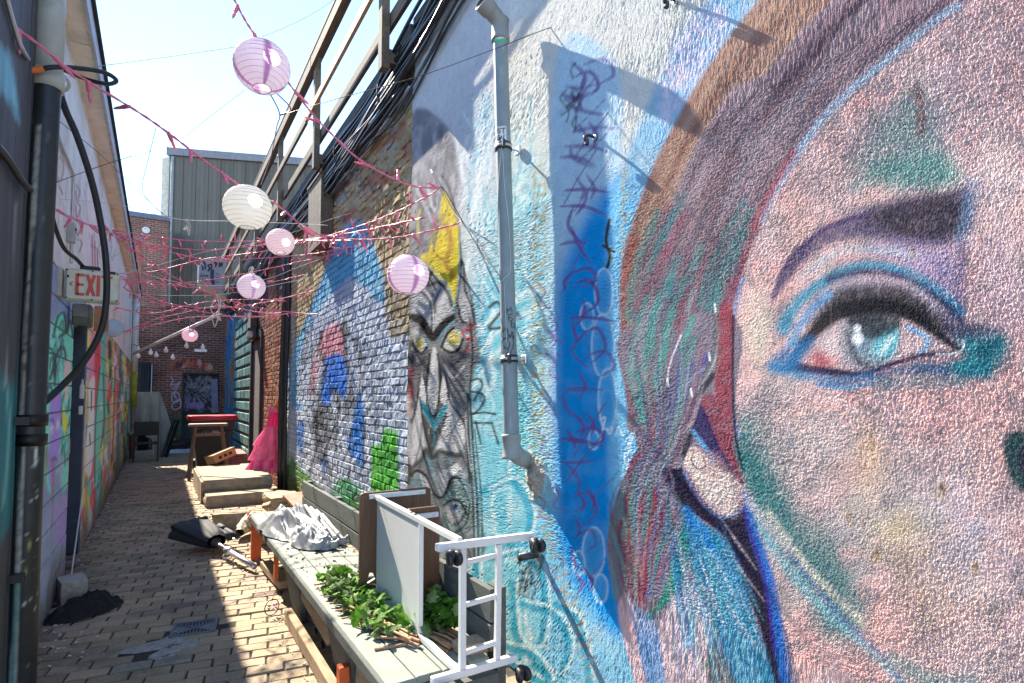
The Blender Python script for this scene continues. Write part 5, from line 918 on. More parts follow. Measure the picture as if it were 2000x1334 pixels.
# lower elbow into the wall
def arc(c0, d0, d1, r, n=10):
    """quarter-ish bend: start at c0 heading d0, ends heading d1"""
    d0 = Vector(d0).normalized(); d1 = Vector(d1).normalized(); ang = d0.angle(d1); ax = d0.cross(d1).normalized(); ctr = c0 + (Matrix.Rotation(math.pi / 2, 3, ax) @ d0) * r
    return [ctr + (Matrix.Rotation(ang * i / n, 3, ax) @ (c0 - ctr)) for i in range(n + 1)]
dn_ = (pb - pt).normalized(); lo = arc(pb, dn_, (1, -0.03, -0.45), 0.10, 10); lo += [lo[-1] + Vector((1, -0.03, -0.45)).normalized() * 0.07]
MB().tube(lo, 0.0475, 24).build('lower_elbow', 'pvc2', DPp, True)
hi = arc(pt, -dn_, (-0.92, -0.10, 0.40), 0.085, 10); d_ = Vector((-0.92, -0.10, 0.40)).normalized(); hi += [hi[-1] + d_ * 0.025]
MB().tube(hi, 0.0475, 24, cap=False).build('upper_elbow', 'pvc2', DPp, True)
e = hi[-1]; m = MB(); m.lathe(e - d_ * 0.005, [(0.050, 0.0), (0.054, 0.01), (0.054, 0.068), (0.052, 0.072), (0.050, 0.066), (0.047, 0.02), (0.0, 0.015)], 28, d_, cap=False); m.build('outlet_socket', 'pvc2', DPp, True)
m = MB(); m.lathe(e + d_ * 0.02, [(0.046, 0.03), (0.049, 0.046), (0.046, 0.048), (0.034, 0.03), (0.030, 0.033), (0.018, 0.01)], 28, d_, cap=False); m.build('rubber_seal', 'black', DPp, True)
for (t, nm) in ((0.0, 'coupling'), (1.0, 'coupling')):
    c0 = pb.lerp(pt, t); m = MB(); m.lathe(c0 - dn_ * -0.02 if t == 0 else c0, [(0.0435, -0.075), (0.0535, -0.075), (0.0535, -0.06), (0.0505, -0.055), (0.0505, 0.04), (0.0545, 0.045), (0.0545, 0.058), (0.0435, 0.06)], 32, -dn_, cap=False); m.build(nm, 'pvc2', DPp, True)
for v in (300, 710):
    t = (v - 862) / (58 - 862); c0 = pb.lerp(pt, t); m = MB(); m.lathe(c0, [(0.044, -0.020), (0.049, -0.020), (0.049, -0.006), (0.0465, -0.004), (0.0465, 0.004), (0.049, 0.006), (0.049, 0.020), (0.044, 0.020)], 32, -dn_, cap=False); cl_ = m.build('clamp', 'black', DPp, True)
    MB().lathe(c0, [(0.0475, -0.008), (0.0505, -0.008), (0.0505, 0.008), (0.0475, 0.008)], 32, -dn_, cap=False).build('steel_band', 'steel', cl_, True)
    MB().cbox(c0 + Vector((-0.03, -0.05, 0)), (0.018, 0.022, 0.05), 0.004).build('bolt_lug', 'dkmetal', cl_)
    wp = onx(1025 if v == 300 else 1031, v + 14, XW - 0.012); m = MB(); m.tube([c0 + Vector((0.045, 0, 0)), Vector((XW - 0.01, c0.y - 0.012, c0.z))], 0.006, 8).cbox((XW - 0.012, c0.y - 0.012, c0.z), (0.016, 0.05, 0.05), 0.004); m.build('wall_bracket', 'steel', DPp)
# string tied round the pipe
def pp(v, off=-0.047, dy=0.0): t = (v - 862) / (58 - 862); c0 = pb.lerp(pt, t); return c0 + Vector((off * 0.8, off * 0.62 + dy, 0))
def psp(v, a): t = (v - 862) / (58 - 862); c0 = pb.lerp(pt, t); return c0 + Vector((-0.0455 * math.cos(a), -0.0455 * math.sin(a), 0))
ST = thing('tied_string', 'thin pale string wound round the grey downpipe', 'string', pp(430)); m = MB()
m.tube(crv([psp(305, 0.8), psp(360, 0.3), psp(420, -0.2), psp(470, -0.5)], 5), 0.0016, 5); m.tube(crv([psp(305, 0.9), psp(380, 1.0), psp(450, 1.4), psp(540, 1.5), psp(558, 0.8), psp(565, 0.2), psp(562, -0.4)], 5), 0.0016, 5); m.tube(crv([psp(560, 0.6), psp(620, 0.7), psp(680, 0.75)], 5), 0.0014, 5); m.build('string_line', pm('string_fibre', (0.62, 0.60, 0.55)), ST, True)
# small anchors left in the wall
for (u, v, lab) in ((1165, 270, 'small rusty anchor hook in the wall beside the downpipe shadow'), (1322, 4, 'small black anchor in the wall near the top edge beside the brown painted band')):
    p = onx(u, v, XW); h = thing('wall_anchor', lab, 'hook', p); q_ = [p, p + Vector((-0.05, 0, 0.004)), p + Vector((-0.075, 0.0, -0.01)), p + Vector((-0.07, 0, -0.03))]; MB().tube(q_, 0.007, 8).build('shank', 'dkmetal', h, True); MB().lathe(p + Vector((-0.008, 0, 0)), [(0.006, 0), (0.014, 0.002), (0.014, 0.006), (0.006, 0.008)], 12, (-1, 0, 0)).build('washer', 'steel', h)
    MB().cbox(p + Vector((-0.062, 0, -0.035)), (0.022, 0.02, 0.03), 0.004).build('nut', 'dkmetal', h)
p = onx(1052, 1082, XW); WS = thing('pipe_stub', 'short dark pipe stub in the mural wall behind the cart wheel', 'pipe', p); MB().tube([p + Vector((0.02, 0, 0)), p + Vector((-0.125, 0, 0))], 0.020, 16).build('tube', 'dkmetal', WS, True); MB().lathe(p + Vector((-0.004, 0, 0)), [(0.020, 0), (0.034, 0.0), (0.034, 0.006), (0.020, 0.010)], 18, (-1, 0, 0), cap=False).build('flange', 'steel', WS)
# ------------------------------------------------------------------ bench with what lies on it
M['benchpaint'] = pm('grey_green_deck', (0.20, 0.222, 0.19), var=0.22, scale=9, rough=0.75, bump=0.35, bscale=18, wave=(8, 1, 8), stain=(0.30, 0.34, 0.16), stain_scale=2.4, stain_lo=0.62, stain_hi=0.72)
M['benchdark'] = pm('dark_green_grey', (0.075, 0.085, 0.08), var=0.3, scale=6, rough=0.8, bump=0.3, bscale=30, wave=(4, 1, 4))
M['rawwood'] = pm('raw_timber', (0.30, 0.21, 0.13), var=0.35, scale=10, rough=0.85, bump=0.3, bscale=40, wave=(5, 0.8, 5))
M['orange'] = pm('orange_paint', (0.55, 0.10, 0.025), var=0.2, scale=12, rough=0.6)
BZ = 0.42; BX0, BX1, BY0, BY1 = 0.785, 1.262, 2.17, 6.05
BN = thing('plank_bench', 'long grey green plank bench with low backrest along the mural wall', 'bench', (1.0, 4.1, 0))
wds = [0.125, 0.118, 0.118, 0.108]; x = BX0
for i, wd_ in enumerate(wds):
    MB().cbox((x + wd_ / 2, (BY0 + BY1) / 2 + random.uniform(-0.01, 0.01), BZ - 0.016), (wd_ - 0.005, BY1 - BY0, 0.032), 0.004).build('seat_plank', 'benchpaint', BN); x += wd_
for z0, z1 in ((0.425, 0.545), (0.550, 0.70)): MB().cbox((1.283, (2.20 + BY1) / 2, (z0 + z1) / 2), (0.03, BY1 - 2.20, z1 - z0 - 0.004), 0.004).build('backrest_plank', 'benchdark', BN)
for yq in (2.24, 3.6, 4.9, 5.98): MB().bbox((1.30, yq - 0.045, 0), (1.345, yq + 0.045, 0.70)).build('backrest_post', 'benchdark', BN)
MB().cbox((BX0 - 0.004, (BY0 + BY1) / 2, BZ - 0.028), (0.022, BY1 - BY0 - 0.01, 0.055), 0.004).build('front_rail', 'benchdark', BN)
for yq in (4.43, 3.2, 2.3): 
    m = MB(); m.prism([(0.80, yq + 0.02, 0.385), (0.80, yq - 0.46, 0.385), (0.872, yq - 0.34, 0.0), (0.872, yq + 0.0, 0.0)], (0.035, 0, 0)); m.build('front_support', 'benchdark', BN)
    m = MB(); m.prism([(0.84, yq - 0.2, 0.385), (1.25, yq - 0.2, 0.385), (1.25, yq - 0.2, 0.0), (0.912, yq - 0.2, 0.0)], (0, 0.04, 0)); m.build('side_support', 'benchdark', BN)
MB().cbox((0.83, 5.95, 0.19), (0.09, 0.05, 0.38), 0.004).build('leg', 'orange', BN); MB().cbox((0.80, 2.83, 0.12), (0.05, 0.06, 0.24), 0.004).build('leg', 'orange', BN); MB().cbox((0.81, 4.75, 0.25), (0.03, 0.05, 0.22), 0.003).build('leg', 'orange', BN); MB().cbox((0.79, 6.0, 0.38), (0.05, 0.14, 0.05), 0.004).build('bracket', 'orange', BN)
for (a, b) in (((0.845, 3.94, 0.27), (0.845, 3.26, 0.22)), ((0.845, 2.72, 0.24), (0.845, 2.34, 0.2))): MB().beam(a, b, 0.03, 0.10).build('brace', 'rawwood', BN)
def timber(label, a, b, w_, h_, mat='rawwood', g='loose timber under the bench', up=(0, 0, 1)):
    o = MB().beam(a, b, w_, h_, up, ch=0.004).build('timber_offcut', mat, None); return tag(o, label, 'timber', g)
timber('long weathered floor plank along the bench foot beside the sunlit pavers', onz(527, 1200, 0.05) if False else (0.80, 4.20, 0.045), (0.800, 2.2, 0.045), 0.05, 0.085, 'rawwood')
timber('short pale timber block lying by the orange bench leg', (0.86, 5.55, 0.05), (0.90, 4.85, 0.05), 0.10, 0.06)
timber('brown plank slanting under the bench between two supports', (0.95, 4.30, 0.04), (1.00, 3.35, 0.22), 0.12, 0.03)
timber('thin batten leaning below the slanting plank under the bench', (0.93, 4.1, 0.03), (1.02, 3.4, 0.06), 0.05, 0.03)
timber('small offcut lying behind the floor plank under the bench', (0.90, 3.25, 0.05), (1.08, 3.7, 0.06), 0.08, 0.03)
timber('dark broken board under the near end of the bench', (0.92, 3.0, 0.10), (1.0, 2.4, 0.22), 0.10, 0.025)
# leaf fence lying on the bench
M['leaf'] = pm('ivy_leaf', (0.085, 0.205, 0.018), var=0.25, scale=40, spec=0.2, rough=0.7, bump=0.1, rnd=0.35, trans=0.25, coord='Object')
M['leafpale'] = pm('ivy_leaf_underside', (0.13, 0.20, 0.07), var=0.25, scale=40, spec=0.2, rough=0.75, bump=0.1, rnd=0.3, trans=0.2, coord='Object')
M['stick'] = pm('willow_stick', (0.34, 0.19, 0.10), var=0.35, scale=30, rough=0.7, rnd=0.3)
M['stickend'] = M['stick']
def leafmesh(name, s, mat):
    out_ = [(0, -1.0), (0.35, -0.75), (0.85, -0.62), (0.62, -0.15), (1.0, 0.25), (0.48, 0.38), (0.42, 0.75), (0, 1.15)]; pts = out_ + [(-x, y) for x, y in out_[-2:0:-1]]
    V = [(0, 0, 0.0)] + [(x * s * 0.5, y * s * 0.5, -0.16 * s * abs(x) ** 1.3 + 0.03 * s * math.sin(5 * y)) for x, y in pts]; n = len(pts)
    me = bpy.data.meshes.new(name); me.from_pydata(V, [], [(0, 1 + i, 1 + (i + 1) % n) for i in range(n)]); me.materials.append(M[mat]); return me
LM = [leafmesh('leaf', 0.074, 'leaf'), leafmesh('leaf', 0.056, 'leaf'), leafmesh('leaf', 0.06, 'leafpale')]
def leafy(label, cx, rows, n, seed, sticks):
    R = random.Random(seed); t = thing('leafy_willow_fence', label, 'fence panel', cx, group='folded willow fence pieces with fabric leaves')
    for i in range(n):
        (x0, x1, y0, y1, zt) = rows[R.randrange(len(rows))]; p = Vector((R.uniform(x0, x1), R.uniform(y0, y1), BZ + R.uniform(0.015, zt))) - Vector(cx)
        o = bpy.data.objects.new('leaf', LM[R.choice((0, 0, 1, 1, 2)) if R.random() < 0.85 else 2]); COL.objects.link(o); o.parent = t; o.location = p; o.rotation_euler = (R.uniform(-1.1, 0.7), R.uniform(-0.9, 0.9), R.uniform(0, 6.3)); s_ = R.uniform(0.6, 1.3); o.scale = (s_, s_, s_)
    for (a, b, r) in sticks: MB().tube([a, (Vector(a) + Vector(b)) / 2 + Vector((R.uniform(-0.006, 0.006), 0, R.uniform(-0.004, 0.008))), b], r, 8).build('stick', 'stick', t)
    return t
R = random.Random(21); sk = []
for i in range(9): y = 2.52 + i * 0.022; a = (0.86 + R.uniform(-0.03, 0.05), y + 0.26 + R.uniform(-0.05, 0.1), BZ + 0.02 + 0.012 * (i % 3)); b = (1.02 + R.uniform(-0.03, 0.02), 2.42 + i * 0.012 + R.uniform(-0.03, 0.03), BZ + 0.014 + 0.014 * (i % 3)); sk.append((a, b, 0.0058))
sk.append(((0.885, 2.62, BZ + 0.01), (1.0, 2.46, BZ + 0.035), 0.0062)); sk.append(((0.845, 2.50, BZ + 0.007), (0.985, 2.48, BZ + 0.009), 0.006))
for i in range(6): y = 2.9 + i * 0.12; sk.append(((0.81, y, BZ + 0.02), (0.88 + R.uniform(0, 0.06), y - 0.06, BZ + 0.03), 0.0055))
leafy('green fabric leaves and willow sticks in front of the white panel', (0.95, 3.0, BZ), [(0.83, 1.02, 2.75, 3.55, 0.10), (0.88, 1.04, 2.55, 3.2, 0.09), (0.84, 0.98, 3.0, 3.6, 0.12)], 260, 3, sk)
sk2 = []
for i in range(13): x = 1.085 + i * 0.0135; sk2.append(((x - 0.03, 2.52 + 0.02 * math.sin(i), BZ + 0.016 + 0.008 * (i % 2)), (x + 0.02, 2.30 + 0.012 * (i % 3), BZ + 0.012 + 0.008 * (i % 2)), 0.0062))
leafy('leaves and willow sticks behind the white panel', (1.15, 2.6, BZ), [(1.075, 1.245, 2.42, 2.68, 0.13), (1.09, 1.25, 2.5, 2.68, 0.18)], 90, 5, sk2)
# ------------------------------------------------------------------ white cart tipped on its side
M['boardwood'] = pm('walnut_laminate', (0.125, 0.060, 0.033), var=0.3, scale=6, rough=0.45, bump=0.08, bscale=50, wave=(16, 16, 1.0))
M['panelwhite'] = pm('white_panel', (0.60, 0.61, 0.60), var=0.05, scale=4, rough=0.35, bump=0.0, spec=0.5)
CT = thing('overbed_cart', 'white wheeled cart with walnut boards tipped on its side on the bench', 'cart', (1.06, 2.6, BZ))
PX = 1.062
MB().cbox((PX, 2.81, 0.715), (0.014, 0.60, 0.525), 0.003).build('white_panel', 'panelwhite', CT)
def sq(name, a, b, s=0.024, mat='whitepaint', up=(0, 0, 1)): return MB().beam(a, b, s, s, up, ch=0.003).build(name, mat, CT)
sq('frame_tube', (PX, 3.125, 0.985), (PX, 2.095, 0.962), 0.026); sq('frame_tube', (PX, 3.125, 0.446), (PX, 2.095, 0.436), 0.026); sq('frame_tube', (PX, 2.500, 0.452), (PX, 2.500, 0.968), 0.022, up=(0, 1, 0))
sq('foot_bar', (0.952, 2.085, 0.952), (1.415, 2.085, 0.940), 0.030); sq('foot_bar', (0.935, 2.085, 0.438), (1.325, 2.085, 0.436), 0.030)
sq('ladder_post', (1.068, 2.082, 0.454), (1.068, 2.082, 0.935), 0.026, up=(0, 1, 0)); sq('ladder_post', (1.232, 2.082, 0.454), (1.240, 2.082, 0.926), 0.024, up=(0, 1, 0))
for z in (0.875, 0.705, 0.515): sq('ladder_rung', (1.081, 2.082, z), (1.224, 2.082, z + 0.008), 0.019)
def board(y, x0, x1, z0, z1, hx, hz, hr):
    """round-cornered board facing -y with a real hole"""
    n = 32; out_ = []; rc = 0.022
    for (cx_, cz_, a0) in ((x1 - rc, z1 - rc, 0), (x0 + rc, z1 - rc, 90), (x0 + rc, z0 + rc, 180), (x1 - rc, z0 + rc, 270)):
        for k in range(8): a = math.radians(a0 + 90 * k / 7); out_.append((cx_ + rc * math.cos(a), cz_ + rc * math.sin(a)))
    angs = [math.atan2(p[1] - hz, p[0] - hx) for p in out_]; ins_ = [(hx + hr * math.cos(a), hz + hr * math.sin(a)) for a in angs]; V = []; Fc = []
    for yy_ in (y, y + 0.018): V += [(p[0], yy_, p[1]) for p in out_] + [(p[0], yy_, p[1]) for p in ins_]
    for k in range(n):
        k2 = (k + 1) % n; Fc += [(k, k2, n + k2, n + k), (2 * n + k2, 2 * n + k, 3 * n + k, 3 * n + k2), (k2, k, 2 * n + k, 2 * n + k2), (n + k, n + k2, 3 * n + k2, 3 * n + k)]
    return mk('walnut_board', V, Fc, 'boardwood', CT)
b1 = board(3.150, 0.972, 1.400, 0.445, 1.012, 1.035, 0.535, 0.030); b2 = board(2.715, 1.075, 1.258, 0.450, 0.985, 1.135, 0.555, 0.032)
for (bo, x0, x1, y, z) in ((b1, 1.02, 1.36, 3.15, 0.990), (b2, 1.082, 1.245, 2.715, 0.945), (b1, 1.02, 1.36, 3.15, 0.462), (b2, 1.082, 1.245, 2.715, 0.468)):
    MB().cbox(((x0 + x1) / 2, y - 0.009, z), (x1 - x0, 0.016, 0.026), 0.002).build('metal_strip', 'whitepaint', bo)
    for xs in (x0 + 0.03, x1 - 0.03): MB().lathe((xs, y - 0.018, z), [(0.006, 0), (0.006, 0.004), (0.003, 0.005)], 10, (0, -1, 0)).build('screw', 'steel', bo)
for yq in (2.62, 2.57): MB().lathe((PX, yq, 0.986), [(0.008, 0), (0.008, 0.004), (0.004, 0.005)], 10).build('plug', 'black', CT)
def caster(x, z, s):
    c = MB(); p = Vector((x, 2.045, z)); c.tube([(x, 2.07, z), (x, 2.05, z)], 0.008, 10); h = c.build('caster', 'whitepaint', CT)
    for k in (-1, 1): MB().lathe(p + Vector((k * 0.006, -0.03, -0.012)), [(0.0, 0.0), (0.024, 0.0), (0.030, 0.005), (0.030, 0.016), (0.024, 0.021), (0.010, 0.022), (0.0, 0.018)], 24, (k, 0.25, 0.0)).build('wheel', 'black', h, True)
    m = MB(); m.lathe(p + Vector((0, -0.012, 0.0)), [(0.0, -0.02), (0.018, -0.018), (0.022, 0.0), (0.018, 0.018), (0, 0.02)], 14, (1, 0, 0)); m.build('fork', 'dkmetal', h, True)
caster(0.995, 0.93, 1); caster(1.392, 0.925, 1); caster(1.318, 0.405, 1); caster(0.965, 0.425, 1)
# ------------------------------------------------------------------ silver canopy heap
M['silver'] = pm('silver_fabric', (0.27, 0.28, 0.29), var=0.12, scale=7, rough=0.36, metal=0.25, bump=0.3, bscale=14, bdist=0.02)
FC = thing('folded_canopy', 'crumpled silver canopy fabric with white folding frame on the far end of the bench', 'canopy', (1.03, 4.9, BZ))
def heap(cx, cy, rx, ry, h, seed, n=46, sharp=1.0, fr=1.0):
    g = np.linspace(-1, 1, n); A, B = np.meshgrid(g, g); th = np.arctan2(B, A); rr = np.maximum(np.abs(A), np.abs(B)); rad = rr * (0.82 + 0.30 * fbm(np.cos(th) * 2 + 5, np.sin(th) * 2 + 5, seed)); X = rad * np.cos(th); Y = rad * np.sin(th)
    rid = 1 - 2.4 * np.abs(fbm(X * 1.5 * fr + 7 + 0.5 * Y, Y * 1.1 * fr + seed, seed, 2) - 0.5) * 1.6; rid2 = 1 - 3.2 * np.abs(fbm(X * 3.4 * fr + 3 + Y, Y * 1.8 * fr + seed, seed + 5, 2) - 0.5)
    Z = np.clip(1 - rr ** 2.2, 0, 1) * (0.42 + 0.42 * rid + 0.16 * rid2 * sharp); Z = np.maximum(Z, 0.02)
    P_ = np.stack([cx + X * rx, cy + Y * ry, BZ + 0.006 + Z * h], -1).reshape(-1, 3); ii = np.arange(n * n).reshape(n, n); q_ = np.stack([ii[:-1, :-1], ii[:-1, 1:], ii[1:, 1:], ii[1:, :-1]], -1).reshape(-1, 4)
    return P_, [tuple(f) for f in q_]
V, Fc = heap(0.99, 5.15, 0.26, 0.55, 0.22, 31, 60, 1.4, 1.4); mk('fabric', V, Fc, 'silver', FC, True)
V, Fc = heap(1.08, 4.62, 0.20, 0.34, 0.20, 57, 60, 1.5, 1.7); mk('fabric', V, Fc, 'silver', FC, True)
V, Fc = heap(0.92, 5.30, 0.14, 0.46, 0.10, 91); mk('fabric', V, Fc, pm('white_lining', (0.38, 0.38, 0.38), var=0.1, rough=0.6), FC, True)
R = random.Random(4)
for i in range(7): a = (0.98 + 0.032 * i, 5.2 - 0.06 * i, BZ + 0.17 + R.uniform(-0.02, 0.05)); b = (1.06 + 0.026 * i, 4.36 + R.uniform(0, 0.1), BZ + 0.05 + 0.02 * (i % 3)); MB().beam(a, b, 0.022, 0.022, ch=0.003).build('frame_bar', 'whitepaint', FC)
for (x, y) in ((1.02, 4.33), (1.13, 4.30), (1.22, 4.38), (1.17, 4.52)):
    m = MB(); 
    for k in range(4): a = k * math.pi / 2 + 0.4; m.beam((x, y, BZ + 0.04), (x + 0.05 * math.cos(a), y + 0.03 * math.sin(a), BZ + 0.04 + 0.035 * math.sin(a * 2)), 0.012, 0.02)
    m.cbox((x, y, BZ + 0.035), (0.05, 0.045, 0.05), 0.006); m.build('corner_joint', pm('grey_plastic', (0.36, 0.37, 0.38), rough=0.5, bump=0), FC)
# ------------------------------------------------------------------ on the paving
M['canvas_black'] = pm('black_canvas', (0.030, 0.032, 0.036), var=0.25, scale=10, rough=0.75, bump=0.25, bscale=25, bdist=0.01)
UM = thing('closed_parasol', 'closed black parasol with bare steel pole lying on the pavers', 'parasol', (0.5, 7.0, 0))
hub = onz(421, 1060, 0.11); tip = onz(497, 1107, 0.055); ax = (hub - tip).normalized()
m = MB(); m.tube([hub + ax * 0.15, hub.lerp(tip, 0.38)], 0.021, 16); m.tube([hub.lerp(tip, 0.34), tip], 0.024, 16); m.build('pole', 'steel', UM, True)
m = MB(); c0 = hub.lerp(tip, 0.36); m.lathe(c0, [(0.024, -0.05), (0.036, -0.045), (0.040, 0.0), (0.036, 0.03), (0.03, 0.04), (0.03, 0.06), (0.024, 0.065)], 18, ax); m.build('collar', 'steel', UM, True); MB().tube(crv([c0 + Vector((-0.03, 0, -0.02)), c0 + Vector((-0.05, -0.03, -0.05)), c0 + Vector((0.01, -0.06, -0.06)), c0 + Vector((0.03, -0.02, -0.03))], 5), 0.005, 6).build('crank', 'steel', UM, True)
m = MB(); m.lathe(hub, [(0.023, -0.02), (0.05, -0.02), (0.055, 0.0), (0.055, 0.03), (0.04, 0.05), (0.035, 0.10)], 20, ax); m.build('hub', 'black', UM, True)
side = ax.cross(Vector((0, 0, 1))).normalized(); n_ = 72; V = []; Fc = []; rows_ = 18
for i in range(rows_):
    t = i / (rows_ - 1); c0 = hub + ax * (-0.03 + 0.46 * t) + side * (-0.09 * t * t) + Vector((0, 0, 0.02 + 0.03 * t)); rad = 0.075 + 0.10 * t ** 0.7
    for k in range(n_):
        a = 2 * math.pi * k / n_; pl = 1 + 0.10 * math.sin(5 * a + 2.5 * t + 0.6 * math.sin(2 * a)) * t ** 0.4 + 0.03 * math.sin(11 * a + 5 * t); q_ = c0 + side * (math.cos(a) * rad * pl * 1.15) + Vector((0, 0, 1)) * (math.sin(a) * rad * pl * (0.85 - 0.2 * t)); q_.z = max(q_.z, 0.006 + 0.004 * math.sin(9 * a)); V.append(q_)
for i in range(rows_ - 1):
    for k in range(n_): Fc.append((i * n_ + k, i * n_ + (k + 1) % n_, (i + 1) * n_ + (k + 1) % n_, (i + 1) * n_ + k))
Fc.append(tuple((rows_ - 1) * n_ + k for k in range(n_))); mk('canopy', V, Fc, 'canvas_black', UM, True)
e0 = hub + ax * 0.42 + side * 0.02 + Vector((0, 0, 0.13)); m = MB(); m.lathe(e0, [(0.0, -0.05), (0.045, -0.04), (0.06, 0.0), (0.045, 0.04), (0.0, 0.05)], 18, (0, 0, 1)); m.build('finial', 'black', UM, True)
for k in range(2): a = hub + side * (0.13 + 0.07 * k) + Vector((0, 0, 0.03)); m = MB(); m.tube([a - ax * 0.02, a + ax * 0.28], 0.032 - 0.006 * k, 12); m.tube([a + ax * 0.29, a + ax * 0.46], 0.04 - 0.006 * k, 12); m.build('rib_holder', 'canvas_black', UM, True)
def rock(name, c, d, mat, seed, rough_=0.12, n=12, rz=0.0):
    """irregular chunk: a box grid pushed about by noise"""
    V = []; Fc = []; g = np.linspace(-1, 1, n)
    idxs = {}
    def vid(p):
        key = tuple(np.round(p, 4))
        if key not in idxs:
            idxs[key] = len(V); q_ = np.array(p); rad = np.linalg.norm(q_); q2 = q_ * (0.86 + 0.14 / max(rad, 0.3)); f = fbm(np.array([q2[0] * 1.6 + 9]), np.array([q2[1] * 1.6 + q2[2] * 2.3 + seed]), seed, 4)[0] - 0.5; q2 = q2 * (1 + rough_ * 2 * f)
            x_, y_ = q2[0] * d[0] / 2, q2[1] * d[1] / 2; V.append((c[0] + x_ * math.cos(rz) - y_ * math.sin(rz), c[1] + x_ * math.sin(rz) + y_ * math.cos(rz), c[2] + q2[2] * d[2] / 2))
        return idxs[key]
    for ax_ in range(3):
        for sg in (-1, 1):
            for i in range(n - 1):
                for j in range(n - 1):
                    q_ = []
                    for (a, b) in ((i, j), (i + 1, j), (i + 1, j + 1), (i, j + 1)):
                        p = [0, 0, 0]; p[ax_] = sg; p[(ax_ + 1) % 3] = g[a]; p[(ax_ + 2) % 3] = g[b]; q_.append(vid(p))
                    Fc.append(tuple(q_) if sg > 0 else tuple(q_[::-1]))
    return V, Fc
V, Fc = rock('x', (0.80, 7.55, 0.085), (0.46, 0.16, 0.19), None, 3, 0.10, 14, rz=-0.12); tag(mk('concrete_block', V, Fc, 'concrete', None), 'rough grey concrete chunk behind the closed parasol', 'concrete block')
V, Fc = rock('x', (1.02, 6.55, 0.13), (0.20, 0.24, 0.26), None, 8, 0.2, 12); tag(mk('stone_rubble', V, Fc, 'concrete', None), 'mossy stone chunk under the far end of the bench', 'stone')
V, Fc = rock('x', onz(137, 1178, 0.0) + Vector((0.0, 0.08, 0.085)), (0.17, 0.24, 0.17), None, 12, 0.05, 12, rz=0.25); tag(mk('concrete_block', V, Fc, pm('pale_concrete', (0.36, 0.34, 0.29), var=0.25, scale=40, rough=0.95, bump=0.5, bscale=90), None), 'pale concrete block against the left wall behind the black cloth', 'concrete block')
# rolled striped bundle
SB = thing('striped_bundle', 'rolled cream tarpaulin with dark stripes tied up beside the concrete chunk', 'bundle', (0.84, 6.9, 0)); a = Vector((0.78, 6.78, 0.09)); b = Vector((1.0, 7.35, 0.17)); axb = (b - a).normalized(); sb = axb.cross(Vector((0, 0, 1))).normalized(); ub = sb.cross(axb); V = []; Fc = []; C_ = []; n_ = 26; rw = 34
for i in range(rw):
    t = i / (rw - 1); rad = 0.088 * (math.sin(math.pi * min(max(t, 0.04), 0.97)) ** 0.35) * (1 - 0.25 * t)
    for k in range(n_):
        an = 2 * math.pi * k / n_; q_ = a.lerp(b, t) + (sb * math.cos(an) + ub * math.sin(an)) * rad * (1 + 0.10 * math.sin(3 * an + 9 * t) + 0.05 * math.sin(7 * an - 20 * t)); q_.z = max(q_.z, 0.004); V.append(q_); st_ = math.sin(30 * t + 2.2 * math.cos(an) + 0.8 * math.sin(3 * an)); C_.append((0.40, 0.34, 0.20) if st_ < 0.55 else (0.05, 0.045, 0.04))
for i in range(rw - 1):
    for k in range(n_): Fc.append((i * n_ + k, i * n_ + (k + 1) % n_, (i + 1) * n_ + (k + 1) % n_, (i + 1) * n_ + k))
mk('roll', V, Fc, pm('striped_tarp', (1, 1, 1), attr='paint', var=0.2, scale=20, rough=0.6, bump=0.5, bscale=30, bdist=0.008), SB, True, np.array(C_)); MB().tube(crv([a + ub * 0.09 + axb * 0.3, a + ub * 0.13 + axb * 0.35 + sb * 0.03, a + ub * 0.10 + axb * 0.42]), 0.008, 6).build('orange_tie', 'orange', SB, True); MB().beam((0.70, 6.78, 0.03), (0.745, 6.86, 0.07), 0.05, 0.012).build('buckle', 'steel', SB)
# black cloth
V, Fc = heap(0, 0, 0.25, 0.14, 0.15, 14, 60, 1.6, 1.9); V = np.array(V); V[:, 2] -= BZ; rz = 0.55; xx = V[:, 0] * math.cos(rz) - V[:, 1] * math.sin(rz); yy = V[:, 0] * math.sin(rz) + V[:, 1] * math.cos(rz); cp = onz(162, 1203, 0.0); V[:, 0] = xx + cp.x + 0.01; V[:, 1] = yy + cp.y + 0.05; CLT = mk('black_cloth', V, Fc, pm('black_fleece', (0.012, 0.012, 0.014), var=0.3, scale=30, rough=0.8, bump=0.3, bscale=60, spec=0.3), None, True); tag(CLT, 'crumpled black cloth dropped on the pavers by the left wall', 'cloth')
# drain grate
GT = thing('drain_grate', 'dark square slotted drain grate set in the pavers', 'drain grate', (GR.x, GR.y, 0)); Rg = Matrix.Rotation(EA, 3, 'Z')
def gp(a, b, z): return Vector((GR.x, GR.y, 0)) + Rg @ Vector((a, b, z))
hw, hh = 0.125, 0.115; M['castiron'] = pm('cast_iron', (0.10, 0.11, 0.12), var=0.3, scale=30, rough=0.5, metal=0.4, bump=0.2)
m = MB()
for (a, b, wd_, ln) in ((0, -hh, 2 * hw + 0.02, 0.018), (0, hh, 2 * hw + 0.02, 0.018)): m.box(gp(a, b, -0.002), (wd_, ln, 0.016), R=Rg)
for s_ in (-1, 1): m.box(gp(s_ * hw, 0, -0.002), (0.018, 2 * hh - 0.02, 0.016), R=Rg)
m.build('frame', 'castiron', GT); MB().box(gp(0, 0, -0.0105), (2 * hw, 2 * hh, 0.002), R=Rg).build('pit', 'black', GT)
for i in range(11):
    a = -hw + 0.024 + i * 0.0202; k = abs(i - 5) / 5; ln = 0.014 + 0.085 * (1 - k)
    for s_ in (-1, 1): MB().box(gp(a, s_ * (hh - 0.01 - ln / 2), -0.003), (0.008, ln, 0.012), R=Rg).build('bar', 'castiron', GT)
